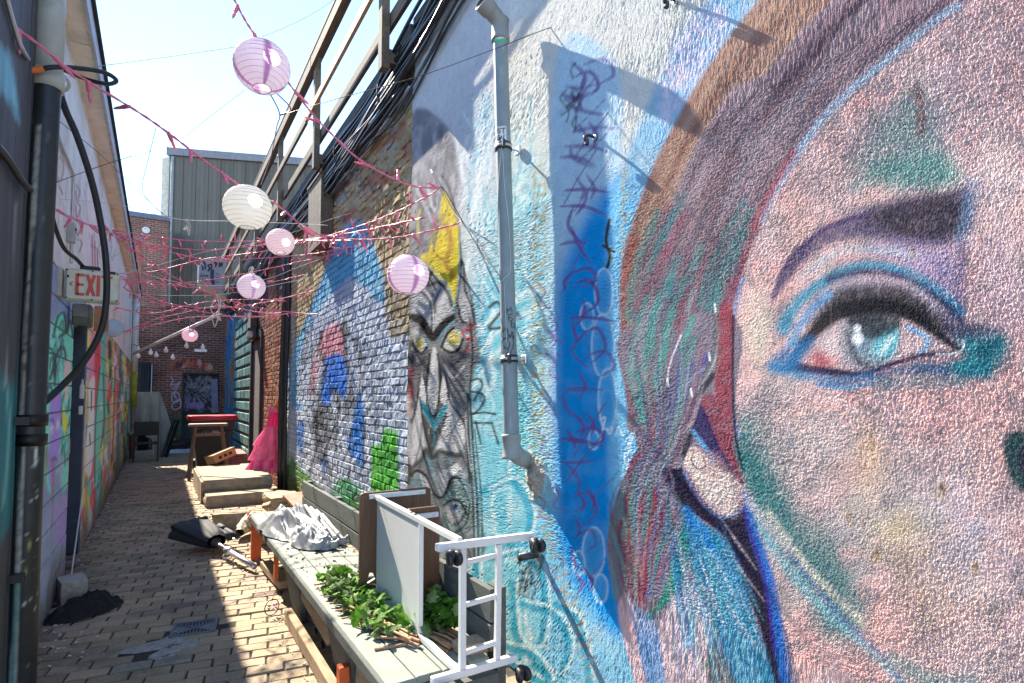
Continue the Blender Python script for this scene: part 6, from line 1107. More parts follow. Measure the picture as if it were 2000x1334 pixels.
for s_ in (-1, 1):
    MB().beam(gp(-hw, s_ * hh * 0.85, -0.003), gp(hw, -s_ * hh * 0.85, -0.003), 0.010, 0.012).build('diagonal_bar', 'castiron', GT)
    m = MB(); m.prism([gp(s_ * hw * 0.92, -hh * 0.7, -0.009), gp(s_ * hw * 0.1, 0, -0.009), gp(s_ * hw * 0.92, hh * 0.7, -0.009)][::s_], (0, 0, 0.008)); m.build('solid_web', 'castiron', GT)
# broken cement patch
V = []; Fc = []; n_ = 30; rings = 7
for i in range(rings):
    for k in range(n_):
        an = 2 * math.pi * k / n_; r_ = i / (rings - 1) * (0.82 + 0.9 * (fbm(np.array([math.cos(an) * 2 + 4]), np.array([math.sin(an) * 2 + 4]), 3)[0] - 0.5) * 2); V.append((PATCH.x + 0.03 + r_ * 0.27 * math.cos(an), PATCH.y + r_ * 0.15 * math.sin(an) - 0.16 * r_ * 0.27 * math.cos(an), 0.008 * (1 - (i / (rings - 1)) ** 2) - 0.006 + random.uniform(-0.003, 0.003)))
for i in range(rings - 1):
    for k in range(n_): Fc.append((i * n_ + k, i * n_ + (k + 1) % n_, (i + 1) * n_ + (k + 1) % n_, (i + 1) * n_ + k))
pt_ = mk('cement_patch', V, Fc, pm('pale_cement', (0.30, 0.29, 0.27), var=0.35, scale=30, rough=0.95, bump=0.7, bscale=60, bdist=0.01, stain=(0.08, 0.075, 0.07), stain_scale=14, stain_lo=0.55, stain_hi=0.62), bed); 
# litter and crumbs
m = MB(); R = random.Random(77)
for i in range(420):
    z = R.random()
    if z < 0.45: x, y = -0.61 + abs(R.gauss(0, 0.09)), R.uniform(3.6, 16)
    elif z < 0.7: x, y = 0.78 - abs(R.gauss(0, 0.07)), R.uniform(2.4, 6.2)
    else: x, y = R.uniform(-0.5, 0.75), R.uniform(3.3, 12)
    s_ = R.uniform(0.002, 0.008) * (1.6 if z < 0.45 else 1); m.box((x, y, 0.003 + s_ * 0.3), (s_ * R.uniform(1, 3), s_ * R.uniform(1, 2), s_ * 0.5), rz=R.uniform(0, 3), jit=s_ * 0.3)
tag(m.build('litter_crumbs', pm('crumbs', (0.45, 0.43, 0.40), var=0.6, scale=25, rough=0.9), None), 'scattered crumbs, chips and dry bits over the pavers', 'litter', kind='stuff')
m = MB(); R = random.Random(5)
for (x, y, n) in ((0.95, 12.4, 60), (0.75, 11.6, 70), (-0.5, 4.55, 40), (-0.45, 8.0, 50), (-0.2, 9.0, 30), (-0.5, 15.3, 40)):
    for i in range(n): s_ = R.uniform(0.003, 0.016); m.box((x + R.gauss(0, 0.12), y + R.gauss(0, 0.2), 0.004 + R.uniform(0, 0.01)), (s_, s_ * R.uniform(0.6, 1.4), 0.003), R=Matrix.Rotation(R.uniform(0, 3), 3, 'Z') @ Matrix.Rotation(R.uniform(-0.5, 0.5), 3, 'X'))
tag(m.build('paper_scraps', pm('paper', (0.55, 0.54, 0.52), var=0.15, rough=0.8, bump=0), None), 'torn white paper and plaster scraps along the wall foot', 'litter', kind='stuff')
# dry crumbs on the bench
m = MB(); R = random.Random(15)
for i in range(90): s_ = R.uniform(0.003, 0.012); m.box((R.uniform(0.82, 1.24), R.uniform(3.3, 4.6), BZ + 0.003 + s_ * 0.2), (s_, s_ * R.uniform(0.5, 1.5), s_ * 0.5), rz=R.uniform(0, 3), jit=s_ * 0.2)
tag(m.build('dry_crumbs', pm('soil_crumb', (0.06, 0.045, 0.03), var=0.5), None), 'dark soil crumbs scattered on the bench planks', 'litter', kind='stuff')
V, Fc = rock('x', (1.22, 2.28, BZ + 0.02), (0.16, 0.10, 0.05), None, 5, 0.06, 8); tag(mk('stone_slab', V, Fc, 'concrete', None), 'small grey stone slab on the near end of the bench behind the ladder frame', 'stone')
# wire ring on the pavers
c0 = onz(531, 1186, 0.06); WR = thing('wire_ring', 'small dark wire ring with purple scrap standing by the bench plank', 'wire', (c0.x, c0.y, 0)); MB().tube([c0 + Vector((0.05 * math.cos(a), 0.02 * math.cos(a), 0.055 * math.sin(a))) for a in np.linspace(0, 6.283, 24)], 0.0035, 6).build('ring', 'black', WR, True); MB().tube(crv([c0 + Vector((0.0, 0, 0.055)), c0 + Vector((0.02, 0, 0.10)), c0 + Vector((0.03, 0.0, 0.13))]), 0.002, 5).build('loose_end', 'black', WR)
m = MB(); R = random.Random(3)
for i in range(5): m.add([c0 + Vector((R.uniform(0, 0.05), R.uniform(-0.02, 0.02), R.uniform(-0.03, 0.03))) for _ in range(3)], [(0, 1, 2)])
m.build('purple_scrap', pm('purple_film', (0.45, 0.22, 0.5)), WR)
# ------------------------------------------------------------------ steps, stool, bin, box, dress
ST_ = thing('concrete_steps', 'worn two step concrete platform in front of the brick wall door', 'steps', (1.05, 10.2, 0))
V, Fc = rock('x', (1.05, 9.30, 0.08), (0.93, 0.56, 0.17), None, 4, 0.02, 14); mk('lower_step', V, Fc, 'concrete', ST_)
V, Fc = rock('x', (1.06, 10.46, 0.235), (0.99, 2.12, 0.20), None, 6, 0.02, 16); mk('upper_slab', V, Fc, 'concrete', ST_)
MB().beam((0.575, 9.45, 0.16), (0.568, 11.4, 0.16), 0.025, 0.30).build('side_board', 'rawwood', ST_); MB().bbox((0.62, 9.52, 0.0), (1.5, 11.45, 0.15)).build('core', 'concrete', ST_)
PLN = thing('brick_plinth', 'low pink painted brick plinth below the teal block panel', 'plinth', (1.5, 14.8, 0)); M['pinkbrick'] = pm('pink_brick', (0.40, 0.15, 0.14), var=0.3, scale=9, rough=0.9, rnd=0.25)
MB().bbox((1.27, 13.95, 0), (1.74, 15.75, 0.26)).build('core', 'concrete', PLN)
for j in range(4):
    for i in range(8): MB().cbox((1.262, 14.08 + i * 0.225 - 0.1 * (j % 2), 0.035 + j * 0.072), (0.02, 0.21, 0.06), 0.006).build('brick', 'pinkbrick', PLN)
    for i in range(2): MB().cbox((1.39 + i * 0.225 - 0.05 * (j % 2), 13.942, 0.035 + j * 0.072), (0.21, 0.02, 0.06), 0.006).build('brick', 'pinkbrick', PLN)
for i in range(7): MB().cbox((1.5, 14.09 + i * 0.24, 0.275), (0.46, 0.22, 0.03), 0.006).build('brick', 'pinkbrick', PLN)
SQ = thing('bar_stool', 'tall narrow brown stool with splayed legs beside the concrete steps', 'stool', (0.85, 12.4, 0)); M['stoolwood'] = pm('brown_wood', (0.16, 0.12, 0.085), var=0.3, scale=8, rough=0.6)
MB().cbox((0.83, 12.35, 1.02), (0.66, 0.34, 0.05), 0.01).build('seat', 'stoolwood', SQ)
for (sx, sy) in ((-1, -1), (1, -1), (-1, 1), (1, 1)): MB().beam((0.83 + sx * 0.22, 12.35 + sy * 0.12, 1.0), (0.83 + sx * (0.31 if sx < 0 else 0.36), 12.35 + sy * 0.24, 0.0), 0.05, 0.035, ch=0.004).build('leg', 'stoolwood', SQ)
MB().beam((0.57, 12.23, 0.84), (1.10, 12.23, 0.84), 0.03, 0.06).build('stretcher', 'stoolwood', SQ)
BI = thing('wheeled_bin', 'black wheeled bin with bulging red lid behind the stool', 'bin', (0.95, 13.6, 0)); M['binblack'] = pm('bin_plastic', (0.022, 0.026, 0.028), var=0.2, rough=0.5, bump=0.1); M['red'] = pm('red_plastic', (0.50, 0.012, 0.03), var=0.12, scale=5, rough=0.28, bump=0.15, bscale=6, bdist=0.02)
m = MB(); bx, by = 0.99, 13.75
def ringf(z, hx_, hy_): return [(bx - hx_, by - hy_, z), (bx + hx_, by - hy_, z), (bx + hx_, by + hy_, z), (bx - hx_, by + hy_, z)]
L_ = [ringf(0.08, 0.27, 0.27), ringf(0.85, 0.36, 0.36), ringf(0.87, 0.40, 0.40), ringf(1.06, 0.41, 0.41)]; V = [p for r_ in L_ for p in r_]; Fc = [(i * 4 + k, i * 4 + (k + 1) % 4, i * 4 + 4 + (k + 1) % 4, i * 4 + 4 + k) for i in range(3) for k in range(4)] + [(3, 2, 1, 0), (12, 13, 14, 15)]; mk('body', V, Fc, 'binblack', BI)
V, Fc = rock('x', (bx, by, 1.115), (0.95, 0.94, 0.10), None, 17, 0.07, 14); mk('lid', V, Fc, 'red', BI, True)
for s_ in (-1, 1): MB().lathe((bx + s_ * 0.30, by + 0.30, 0.11), [(0.0, -0.03), (0.11, -0.03), (0.11, 0.03), (0, 0.03)], 16, (1, 0, 0)).build('wheel', 'black', BI)
LG_ = MB(); c0 = Vector((bx - 0.13, by - 0.362, 0.80))
for k in range(12): a = 2 * math.pi * k / 12; a2 = a + 0.45; LG_.beam(c0 + Vector((0.075 * math.cos(a), 0, 0.05 * math.sin(a))), c0 + Vector((0.075 * math.cos(a2), 0, 0.05 * math.sin(a2))), 0.004, 0.012, up=(0, 1, 0))
for a in (1.57, 3.9, 5.5): LG_.beam(c0, c0 + Vector((0.07 * math.cos(a), 0, 0.045 * math.sin(a))), 0.004, 0.016, up=(0, 1, 0))
for k in range(3): LG_.bbox((bx - 0.02, by - 0.365, 0.835 - 0.035 * k), (bx + (0.10 if k == 0 else 0.22), by - 0.360, 0.850 - 0.035 * k))
LG_.build('printed_emblem', pm('print_white', (0.7, 0.7, 0.7), bump=0), BI)
CB = thing('cardboard_box', 'brown cardboard box tilted on the edge of the concrete platform under the stool', 'box', (1.02, 11.6, 0.35)); M['card'] = pm('cardboard', (0.36, 0.22, 0.11), var=0.12, scale=10, rough=0.85, bump=0.05)
Rb = Matrix.Rotation(-0.35, 3, 'Y') @ Matrix.Rotation(0.45, 3, 'Z'); c0 = Vector((1.0, 11.65, 0.475)); MB().box(c0, (0.42, 0.30, 0.14), R=Rb).build('carton', 'card', CB); MB().box(c0 + Rb @ Vector((0, 0, 0.075)), (0.43, 0.31, 0.012), R=Rb).build('lid', 'card', CB); m = MB()
for k in range(3): m.box(c0 + Rb @ Vector((-0.1 + 0.1 * k, -0.152, 0.0)), (0.06, 0.003, 0.05), R=Rb)
m.build('printed_mark', 'black', CB)
# dress
DS = thing('pink_dress', 'bright pink ruffled dress hanging on the wall by the black cables', 'dress', (1.55, 10.55, 0.55)); M['pinkcloth'] = pm('pink_tulle', (0.92, 0.09, 0.34), var=0.25, scale=9, rough=0.7, bump=0.3, bscale=25, bdist=0.01, trans=0.35); M['pinkpale'] = pm('pale_pink_tulle', (0.94, 0.30, 0.52), var=0.25, scale=9, rough=0.7, trans=0.4)
dt = ony(537, 803, 10.5); db = ony(517, 922, 10.5); cx0 = dt.x; cx1 = db.x
def skirt(z0, z1, r0, r1, mat, ph, nm):
    V = []; Fc = []; n_ = 64; rw = 10
    for i in range(rw):
        t = i / (rw - 1); z = z0 + (z1 - z0) * t; r_ = r0 + (r1 - r0) * t ** 0.8; cx_ = cx0 + (cx1 - cx0) * (dt.z - z) / (dt.z - db.z)
        for k in range(n_):
            a = 2 * math.pi * k / n_; q_ = 1 + (0.04 + 0.13 * t) * math.sin(9 * a + ph) + 0.07 * t * math.sin(21 * a + 2 * ph); V.append((cx_ + r_ * q_ * math.cos(a), 10.5 + 0.6 * r_ * q_ * math.sin(a), z + 0.02 * t * math.sin(9 * a + ph)))
    for i in range(rw - 1):
        for k in range(n_): Fc.append((i * n_ + k, i * n_ + (k + 1) % n_, (i + 1) * n_ + (k + 1) % n_, (i + 1) * n_ + k))
    return mk(nm, V, Fc, mat, DS, True)
H = dt.z - db.z
skirt(dt.z, dt.z - 0.28 * H, 0.085, 0.08, 'pinkcloth', 0.3, 'bodice'); skirt(dt.z - 0.26 * H, db.z + 0.06 * H, 0.085, 0.235, 'pinkcloth', 1.0, 'skirt'); skirt(dt.z - 0.25 * H, dt.z - 0.56 * H, 0.09, 0.235, 'pinkpale', 2.0, 'overskirt'); skirt(dt.z - 0.50 * H, db.z + 0.20 * H, 0.175, 0.262, 'pinkpale', 0.4, 'middle_ruffle'); skirt(db.z + 0.24 * H, db.z, 0.21, 0.30, 'pinkpale', 3.1, 'hem_ruffle')
V, Fc = rock('x', (cx0, 10.5, dt.z + 0.02), (0.22, 0.16, 0.10), None, 9, 0.25, 10); mk('collar_ruffle', V, Fc, 'pinkpale', DS, True); m = MB(); m.lathe((cx0 + 0.03, 10.47, dt.z + 0.04), [(0.06, 0), (0.045, 0.08), (0.012, 0.22), (0, 0.25)], 12, (0.15, 0, 1)); m.build('orange_plume', pm('plume', (0.75, 0.22, 0.03), var=0.5, scale=12), DS, True); MB().tube([(cx0, 10.52, dt.z), (cx0 + 0.05, 10.6, dt.z + 0.5)], 0.006, 5).build('hanger_cord', 'whitepaint', DS)
# rubble and tile below the dress
V, Fc = rock('x', (1.53, 8.55, 0.09), (0.46, 0.7, 0.20), None, 23, 0.25, 14); tag(mk('broken_masonry', V, Fc, 'concrete', None), 'broken lump of masonry at the wall foot beside the steps', 'rubble'); o = MB().box((1.60, 7.6, 0.20), (0.30, 0.55, 0.04), R=Matrix.Rotation(0.3, 3, 'X') @ Matrix.Rotation(0.2, 3, 'Z')).build('terracotta_slab', pm('terracotta', (0.42, 0.22, 0.16)), None); tag(o, 'flat pinkish terracotta slab leaning behind the silver canopy', 'slab')

# ------------------------------------------------------------------ left wall fittings
M['castblack'] = pm('black_iron_paint', (0.02, 0.024, 0.024), attr='paint', var=0.3, scale=20, rough=0.45, bump=0.2, bscale=50, spec=0.5)
XD = -0.552
lpx = [(99, -60), (98, 60), (97, 165), (79, 400), (67, 620), (57, 815), (50, 1000), (45, 1150), (39, 1350)]; lp3 = [onx(u, v, XD) for u, v in lpx]; ym = sum(p.y for p in lp3) / len(lp3); lp3 = [Vector((XD, 0.5 * p.y + 0.5 * ym, p.z)) for p in lp3]
LP = thing('soil_stack', 'old black iron pipe with pale upper section down the near left wall', 'pipe', (XD, ym, 0))
lowp = crv(lp3[2:], 30); lowp = [p for p in lowp if p.z > 0.0] + [Vector((XD, lowp[-1].y, 0))] if lowp[-1].z > 0 else [p for p in lowp if p.z > 0.0]
def ironpaint(c):
    R = random.Random(6); Wp = (0.42, 0.42, 0.36)
    c.stroke([(76, 250), (66, 400), (50, 620), (44, 780), (40, 815)], [9, 9, 5, 8, 8], Wp, 1, 0.95, noise=0.6, ns=7); c.stroke([(46, 860), (40, 1000), (36, 1130), (24, 1334)], [6, 9, 12, 14], (0.45, 0.46, 0.40), 1, 0.95, noise=0.4, ns=9); c.stroke([(34, 1120), (30, 1200), (22, 1334)], 9, (0.08, 0.30, 0.30), 2, 0.8)
    c.stroke([(40, 818), (75, 822)], 2.5, (0.35, 0.22, 0.15), 0.7); c.stroke([(40, 866), (72, 866)], 3, (0.42, 0.43, 0.38), 0.7, noise=0.5); c.stroke([(68, 872), (72, 900), (66, 910)], 5, (0.6, 0.6, 0.58), 1)
    for i in range(60): x = R.uniform(44, 75); y = R.uniform(700, 1300); c.blob((x, y), R.uniform(1, 2.6), R.uniform(1, 3), (0.6, 0.6, 0.56), 0.9)
    c.stroke([(62, 1040), (55, 1080), (50, 1120)], 2, (0.3, 0.4, 0.1), 0.8, noise=0.5)
    for i in range(26): x = R.uniform(60, 100); y = R.uniform(170, 700); c.stroke([(x, y), (x - 1, y + R.uniform(4, 22))], 1, (0.14, 0.15, 0.15), 0.4, 0.7)
V, Fc, cc = ringmesh(lowp, 0.062, 32, ironpaint, (0.022, 0.026, 0.026)); mk('iron_section', V, Fc, 'castblack', LP, True, cc)
M['palepipe'] = pm('weathered_pvc', (0.44, 0.47, 0.42), var=0.18, scale=6, rough=0.5, bump=0.1, stain=(0.20, 0.21, 0.17), stain_scale=3)
up_ = [Vector((XD, lp3[2].y, 4.205)), Vector((XD, lp3[2].y, lp3[2].z - 0.05))]; MB().tube(up_, 0.066, 28).build('upper_section', 'palepipe', LP, True)
MB().lathe(up_[1], [(0.062, -0.01), (0.074, -0.01), (0.076, 0.08), (0.066, 0.09)], 28).build('coupling', 'palepipe', LP, True)
for v in (822, 862):
    c0 = min(lowp, key=lambda p: abs(proj(p)[1] - v)); MB().lathe(c0, [(0.062, -0.03), (0.073, -0.028), (0.073, 0.028), (0.062, 0.03)], 28).build('collar', 'castblack', LP, True)
for v in (822, 1120): c0 = min(lowp, key=lambda p: abs(proj(p)[1] - v)); MB().bbox((-0.60, c0.y - 0.10, c0.z - 0.02), (-0.54, c0.y - 0.058, c0.z + 0.02)).build('wall_bracket', 'dkmetal', LP)
# cables on the left wall
def cable(name, label, pts, r, mat, group=None, n=10, cat='cable'):
    P_ = crv(pts, 7); o = MB().tube(P_, r, n).build(name, mat, None, True); tag(o, label, cat, group); return o
M['orangecable'] = pm('orange_sleeve', (0.65, 0.16, 0.03), var=0.15, rough=0.5, bump=0)
Yq = 3.75
cable('cable_loop', 'thick black cable hanging in a big loop past the exit sign', [ony(112, 165, 4.3), ony(128, 215, 4.35), ony(150, 265, 4.4), ony(175, 340, 4.45), ony(192, 410, 4.5), ony(206, 500, 4.5), ony(208, 580, 4.5), ony(197, 645, 4.5), ony(165, 705, 4.5), ony(120, 755, 4.5), onx(82, 790, -0.59)], 0.0195, 'black')
L1 = [ony(-10, 168, Yq), ony(20, 150, Yq), ony(55, 139, Yq), ony(85, 134, Yq)]; cable('orange_cable', 'orange sleeved cable end crossing in front of the pale pipe', L1, 0.0155, 'orangecable')
cable('cable_coil', 'black cable coil round the pale upper pipe', [ony(80, 135, Yq), ony(110, 131, Yq), ony(160, 134, Yq + 0.1), ony(205, 142, Yq + 0.2), ony(227, 157, Yq + 0.3), ony(210, 164, Yq + 0.5), ony(170, 155, Yq + 0.6), ony(120, 135, Yq + 0.55), onx(85, 122, -0.61)], 0.0125, 'black')
cable('grey_conduit', 'grey bent conduit hooked round the pale upper pipe', [onx(8, -20, -0.585), onx(30, 60, -0.585), onx(48, 105, -0.583), ony(70, 128, 4.2), ony(110, 140, 4.25), ony(134, 160, 4.35), ony(128, 176, 4.45), onx(112, 170, -0.6)], 0.011, 'steel')
cable('dark_conduit', 'dark conduit crossing the near charcoal boards', [onx(-10, 280, -0.583), onx(15, 310, -0.58), onx(40, 350, -0.575), onx(58, 370, -0.57)], 0.016, 'dkmetal')
cable('feed_cable', 'black feed cable running down to the top of the exit sign', [onx(99, 410, -0.60), onx(108, 445, -0.58), onx(125, 485, -0.56), onx(148, 505, -0.52), ony(162, 520, 5.15)], 0.013, 'black')
cable('siding_conduit', 'thin grey conduit bent across the white boards', [onx(111, 255, -0.612), onx(120, 285, -0.612), onx(135, 320, -0.612), onx(143, 350, -0.612), onx(141, 440, -0.612), onx(139, 515, -0.612)], 0.010, 'steel')
jb = onx(139, 455, -0.60); JB = thing('conduit_box', 'small grey switch box on the conduit over the exit sign', 'box', jb); MB().cbox(jb, (0.05, 0.09, 0.15), 0.006).build('case', pm('grey_box', (0.42, 0.43, 0.42), rough=0.5), JB); MB().cbox(jb + Vector((0.028, 0, 0.03)), (0.01, 0.02, 0.02), 0.002).build('switch', 'black', JB)
# exit sign
YE = 5.1; TLs = ony(127, 522, YE); BRs = ony(232, 592, YE); BLs = ony(124, 585, YE); W_ = BRs.x - TLs.x; H_ = TLs.z - BLs.z
ES = thing('exit_sign', 'old yellowed exit sign with red letters sticking out from the left wall', 'sign', ((TLs.x + BRs.x) / 2, YE, BLs.z))
M['signface'] = pm('yellowed_plastic', (0.62, 0.64, 0.52), var=0.12, scale=7, rough=0.4, bump=0.03, stain=(0.50, 0.40, 0.16), stain_scale=6, stain_lo=0.5, stain_hi=0.75); M['signred'] = pm('sign_red', (0.60, 0.09, 0.055), var=0.12, rough=0.45, bump=0); M['signframe'] = pm('cream_frame', (0.50, 0.48, 0.38), var=0.2, rough=0.5)
cx_, cz_ = TLs.x + W_ / 2, BLs.z + H_ / 2; tl = 0.03
MB().cbox((cx_, YE + 0.05, cz_), (W_, 0.095, H_), 0.008).build('case', 'signframe', ES); MB().cbox((cx_, YE - 0.002, cz_), (W_ - 0.025, 0.012, H_ - 0.025), 0.004).build('face', 'signface', ES)
def letter(segs): 
    m = MB()
    for (x0, z0, x1, z1, t) in segs: m.beam((cx_ - W_ / 2 + x0 * W_, YE - 0.010, cz_ - H_ / 2 + z0 * H_), (cx_ - W_ / 2 + x1 * W_, YE - 0.010, cz_ - H_ / 2 + z1 * H_), t, 0.006, up=(0, 1, 0))
    return m
t_ = 0.021
letter([(0.225, 0.17, 0.225, 0.83, t_), (0.225, 0.80, 0.36, 0.80, t_ * 0.9), (0.225, 0.50, 0.345, 0.50, t_ * 0.8), (0.225, 0.20, 0.36, 0.20, t_ * 0.9)]).build('letter_e', 'signred', ES)
m = letter([(0.405, 0.17, 0.535, 0.83, t_)]); m2 = letter([(0.535, 0.17, 0.405, 0.83, t_)]); m2.V = [(x, y - 0.002, z) for x, y, z in m2.V]; m.add(m2.V, m2.F); m.build('letter_x', 'signred', ES)
letter([(0.61, 0.17, 0.61, 0.83, t_)]).build('letter_i', 'signred', ES); letter([(0.755, 0.17, 0.755, 0.76, t_), (0.665, 0.80, 0.87, 0.80, t_ * 0.9)]).build('letter_t', 'signred', ES)
letter([(0.10, 0.50, 0.15, 0.57, 0.008), (0.10, 0.50, 0.15, 0.43, 0.008)]).build('arrow_mark', pm('ochre_print', (0.40, 0.24, 0.04), bump=0), ES)
for (fx, fz) in ((0.04, 0.07), (0.04, 0.93), (0.96, 0.07), (0.96, 0.93), (0.5, 0.05), (0.5, 0.95)): MB().lathe((cx_ - W_ / 2 + fx * W_, YE - 0.008, cz_ - H_ / 2 + fz * H_), [(0.006, 0), (0.006, 0.004), (0.003, 0.006)], 10, (0, -1, 0)).build('screw', 'dkmetal', ES)
MB().cbox((cx_ - W_ / 2 - 0.03, YE + 0.04, cz_ + 0.01), (0.035, 0.13, H_ * 0.9), 0.006).build('wall_plate', 'signframe', ES); MB().cbox((cx_ + 0.37 * W_, YE - 0.011, cz_ + 0.45 * H_), (0.035, 0.008, 0.02), 0.002).build('tape', 'black', ES); MB().cbox((cx_ - 0.02, YE + 0.05, cz_ + H_ / 2 + 0.015), (0.12, 0.05, 0.035), 0.012).build('cable_gland', 'black', ES); MB().cbox((cx_ - W_ * 0.44, YE - 0.009, cz_ + 0.23 * H_), (0.012, 0.004, 0.018), 0.001).build('key_slot', 'black', ES)
# floodlight and brown board under the sign
a = ony(141, 592, 5.6); b = ony(178, 637, 5.6); FL = thing('floodlight', 'grimy square floodlight fixed under the exit sign', 'floodlight', (a.x, 5.65, b.z)); MB().cbox(((a.x + b.x) / 2, 5.68, (a.z + b.z) / 2), (b.x - a.x, 0.16, a.z - b.z), 0.012).build('housing', pm('grimy_metal', (0.13, 0.13, 0.11), var=0.3), FL); MB().cbox(((a.x + b.x) / 2 - 0.01, 5.597, (a.z + b.z) / 2 + 0.03), ((b.x - a.x) * 0.75, 0.012, (a.z - b.z) * 0.55), 0.004).build('glass', pm('grimy_glass', (0.20, 0.21, 0.19), rough=0.25), FL); MB().lathe((b.x - 0.06, 5.64, b.z - 0.03), [(0, 0.06), (0.03, 0.05), (0.034, 0.0), (0.0, -0.02)], 14).build('sensor', 'black', FL)
a = ony(184, 597, 6.6); b = ony(211, 648, 6.6); BD_ = MB().cbox(((a.x + b.x) / 2, 6.62, (a.z + b.z) / 2), (b.x - a.x, 0.03, a.z - b.z), 0.004).build('plywood_offcut', pm('plywood', (0.42, 0.20, 0.10), var=0.25, scale=12), None); tag(BD_, 'orange brown plywood offcut fixed out from the left wall behind the exit sign', 'board')
# hanging white cord with plug
cable('extension_lead', 'thin white cord trailing down the navy door edge to the ground', [onx(168, 765, -0.60), onx(166, 850, -0.60), onx(162, 950, -0.60), onx(152, 1030, -0.60), onx(141, 1110, -0.595), onx(138, 1140, -0.58)], 0.006, 'whitepaint', n=6, cat='cord')
p = onx(160, 765, -0.60); PG = thing('pale_padlock', 'pale padlock hanging on the wall beside the navy door', 'padlock', p); MB().cbox(p, (0.03, 0.12, 0.13), 0.02).build('body', 'whitepaint', PG); MB().tube([p + Vector((0, 0.04 * math.cos(a), 0.06 + 0.05 * math.sin(a))) for a in np.linspace(0, math.pi, 10)], 0.009, 8).build('shackle', 'steel', PG, True); MB().cbox(p + Vector((0.0, -0.05, -0.17)), (0.03, 0.06, 0.08), 0.006).build('tag', 'whitepaint', PG)
# far downspout with copper elbow at the end of the left wall
y0 = 17.2; FDs = thing('far_downspout', 'painted downspout with pale upper half at the far end of the left wall', 'pipe', (-0.53, y0, 0)); MB().tube([(-0.53, y0, 4.2), (-0.53, y0, 2.2)], 0.07, 14).build('upper_section', 'whitepaint', FDs, True); MB().tube([(-0.53, y0, 2.19), (-0.53, y0, 1.3)], 0.072, 14).build('painted_section', pm('yellow_green_paint', (0.36, 0.36, 0.05), var=0.6, scale=3, stain=(0.3, 0.04, 0.03), stain_scale=3), FDs, True); MB().tube([(-0.53, y0, 1.29), (-0.53, y0, 0)], 0.06, 14).build('lower_section', pm('rusty_pipe', (0.22, 0.15, 0.11), var=0.4), FDs, True); MB().tube(crv([(-0.53, y0 - 0.05, 0.72), (-0.52, y0 - 0.12, 0.66), (-0.6, y0 - 0.2, 0.62)]), 0.05, 12).build('elbow', 'rawwood', FDs, True); MB().lathe((-0.53, y0, 0.35), [(0.0605, 0), (0.063, 0), (0.063, 0.05), (0.0605, 0.05)], 14, cap=False).build('red_band', 'red', FDs)
# ------------------------------------------------------------------ covered furniture, chairs and clutter at the far end
CV = thing('dust_sheet', 'grey beige dust sheet draped over stacked furniture at the far left', 'cover', (-0.2, 17.8, 0)); M['sheet'] = pm('grey_canvas', (0.40, 0.40, 0.35), var=0.15, scale=4, rough=0.85, bump=0.2, bscale=14, bdist=0.02)
xa = ony(250, 765, 17.6).x; xb = ony(312, 765, 17.6).x; zt_ = ony(280, 766, 17.6).z; nx_, nz_ = 60, 26; V = []; Fc = []
prof_ = [(xa, 18.3), (xa, 17.6)]; 
for j in range(nz_):
    t = j / (nz_ - 1)
    for i in range(nx_):
        s_ = i / (nx_ - 1)
        if s_ < 0.72: x = xa + (xb - xa) * s_ / 0.72; y = 17.6
        else: q_ = (s_ - 0.72) / 0.28; x = xb + 0.12 * t * 1.6; y = 17.6 + 0.7 * q_; x += 0.10 * math.sin(q_ * 3.1) * t
        hem = 0.55 if s_ < 0.55 else (0.08 if s_ < 0.80 else 0.45); hem += 0.12 * math.sin(7 * s_); z = zt_ - (zt_ - hem) * t; fold = t ** 0.7 * (0.09 * math.sin(22 * s_ + 1) + 0.05 * math.sin(47 * s_))
        V.append((x + (fold if s_ >= 0.72 else 0.5 * fold), y - fold - 0.05 * t, z))
for j in range(nz_ - 1):
    for i in range(nx_ - 1): Fc.append((j * nx_ + i, (j + 1) * nx_ + i, (j + 1) * nx_ + i + 1, j * nx_ + i + 1))
mk('front_drape', V, Fc, 'sheet', CV, True); MB().cbox(((xa + xb) / 2, 17.97, zt_ - 0.01), (xb - xa + 0.01, 0.74, 0.03), 0.01).build('top_fold', 'sheet', CV)
TBL = thing('stacked_table', 'dark table standing under the grey dust sheet', 'table', (-0.25, 17.95, 0)); MB().cbox(((xa + xb) / 2, 17.98, zt_ - 0.06), (xb - xa - 0.06, 0.62, 0.05), 0.01).build('tabletop', 'blackpaint', TBL)
for sx in (xa + 0.08, xb - 0.08):
    for sy in (17.72, 18.24): MB().bbox((sx - 0.03, sy - 0.03, 0), (sx + 0.03, sy + 0.03, zt_ - 0.09)).build('leg', 'blackpaint', TBL)
CH = thing('black_armchair', 'black metal armchair standing before the dust sheet', 'chair', (-0.25, 16.3, 0)); 
def chairpart(nm, *seg): m = MB(); [m.beam(a, b, 0.035, 0.035) for a, b in seg]; return m.build(nm, 'blackpaint', CH)
x0, x1, y0, y1 = -0.47, 0.02, 16.1, 16.6
MB().cbox(((x0 + x1) / 2, (y0 + y1) / 2, 0.44), (x1 - x0, y1 - y0, 0.04), 0.01).build('seat', 'blackpaint', CH); MB().cbox(((x0 + x1) / 2, y1 + 0.04, 0.78), (x1 - x0, 0.03, 0.34), 0.01).build('backrest', 'blackpaint', CH)
for x in (x0, x1): chairpart('leg', ((x, y0, 0), (x, y0, 0.66))); chairpart('leg', ((x, y1, 0), (x, y1 + 0.05, 0.95))); chairpart('armrest', ((x, y0 - 0.02, 0.67), (x, y1, 0.67)))
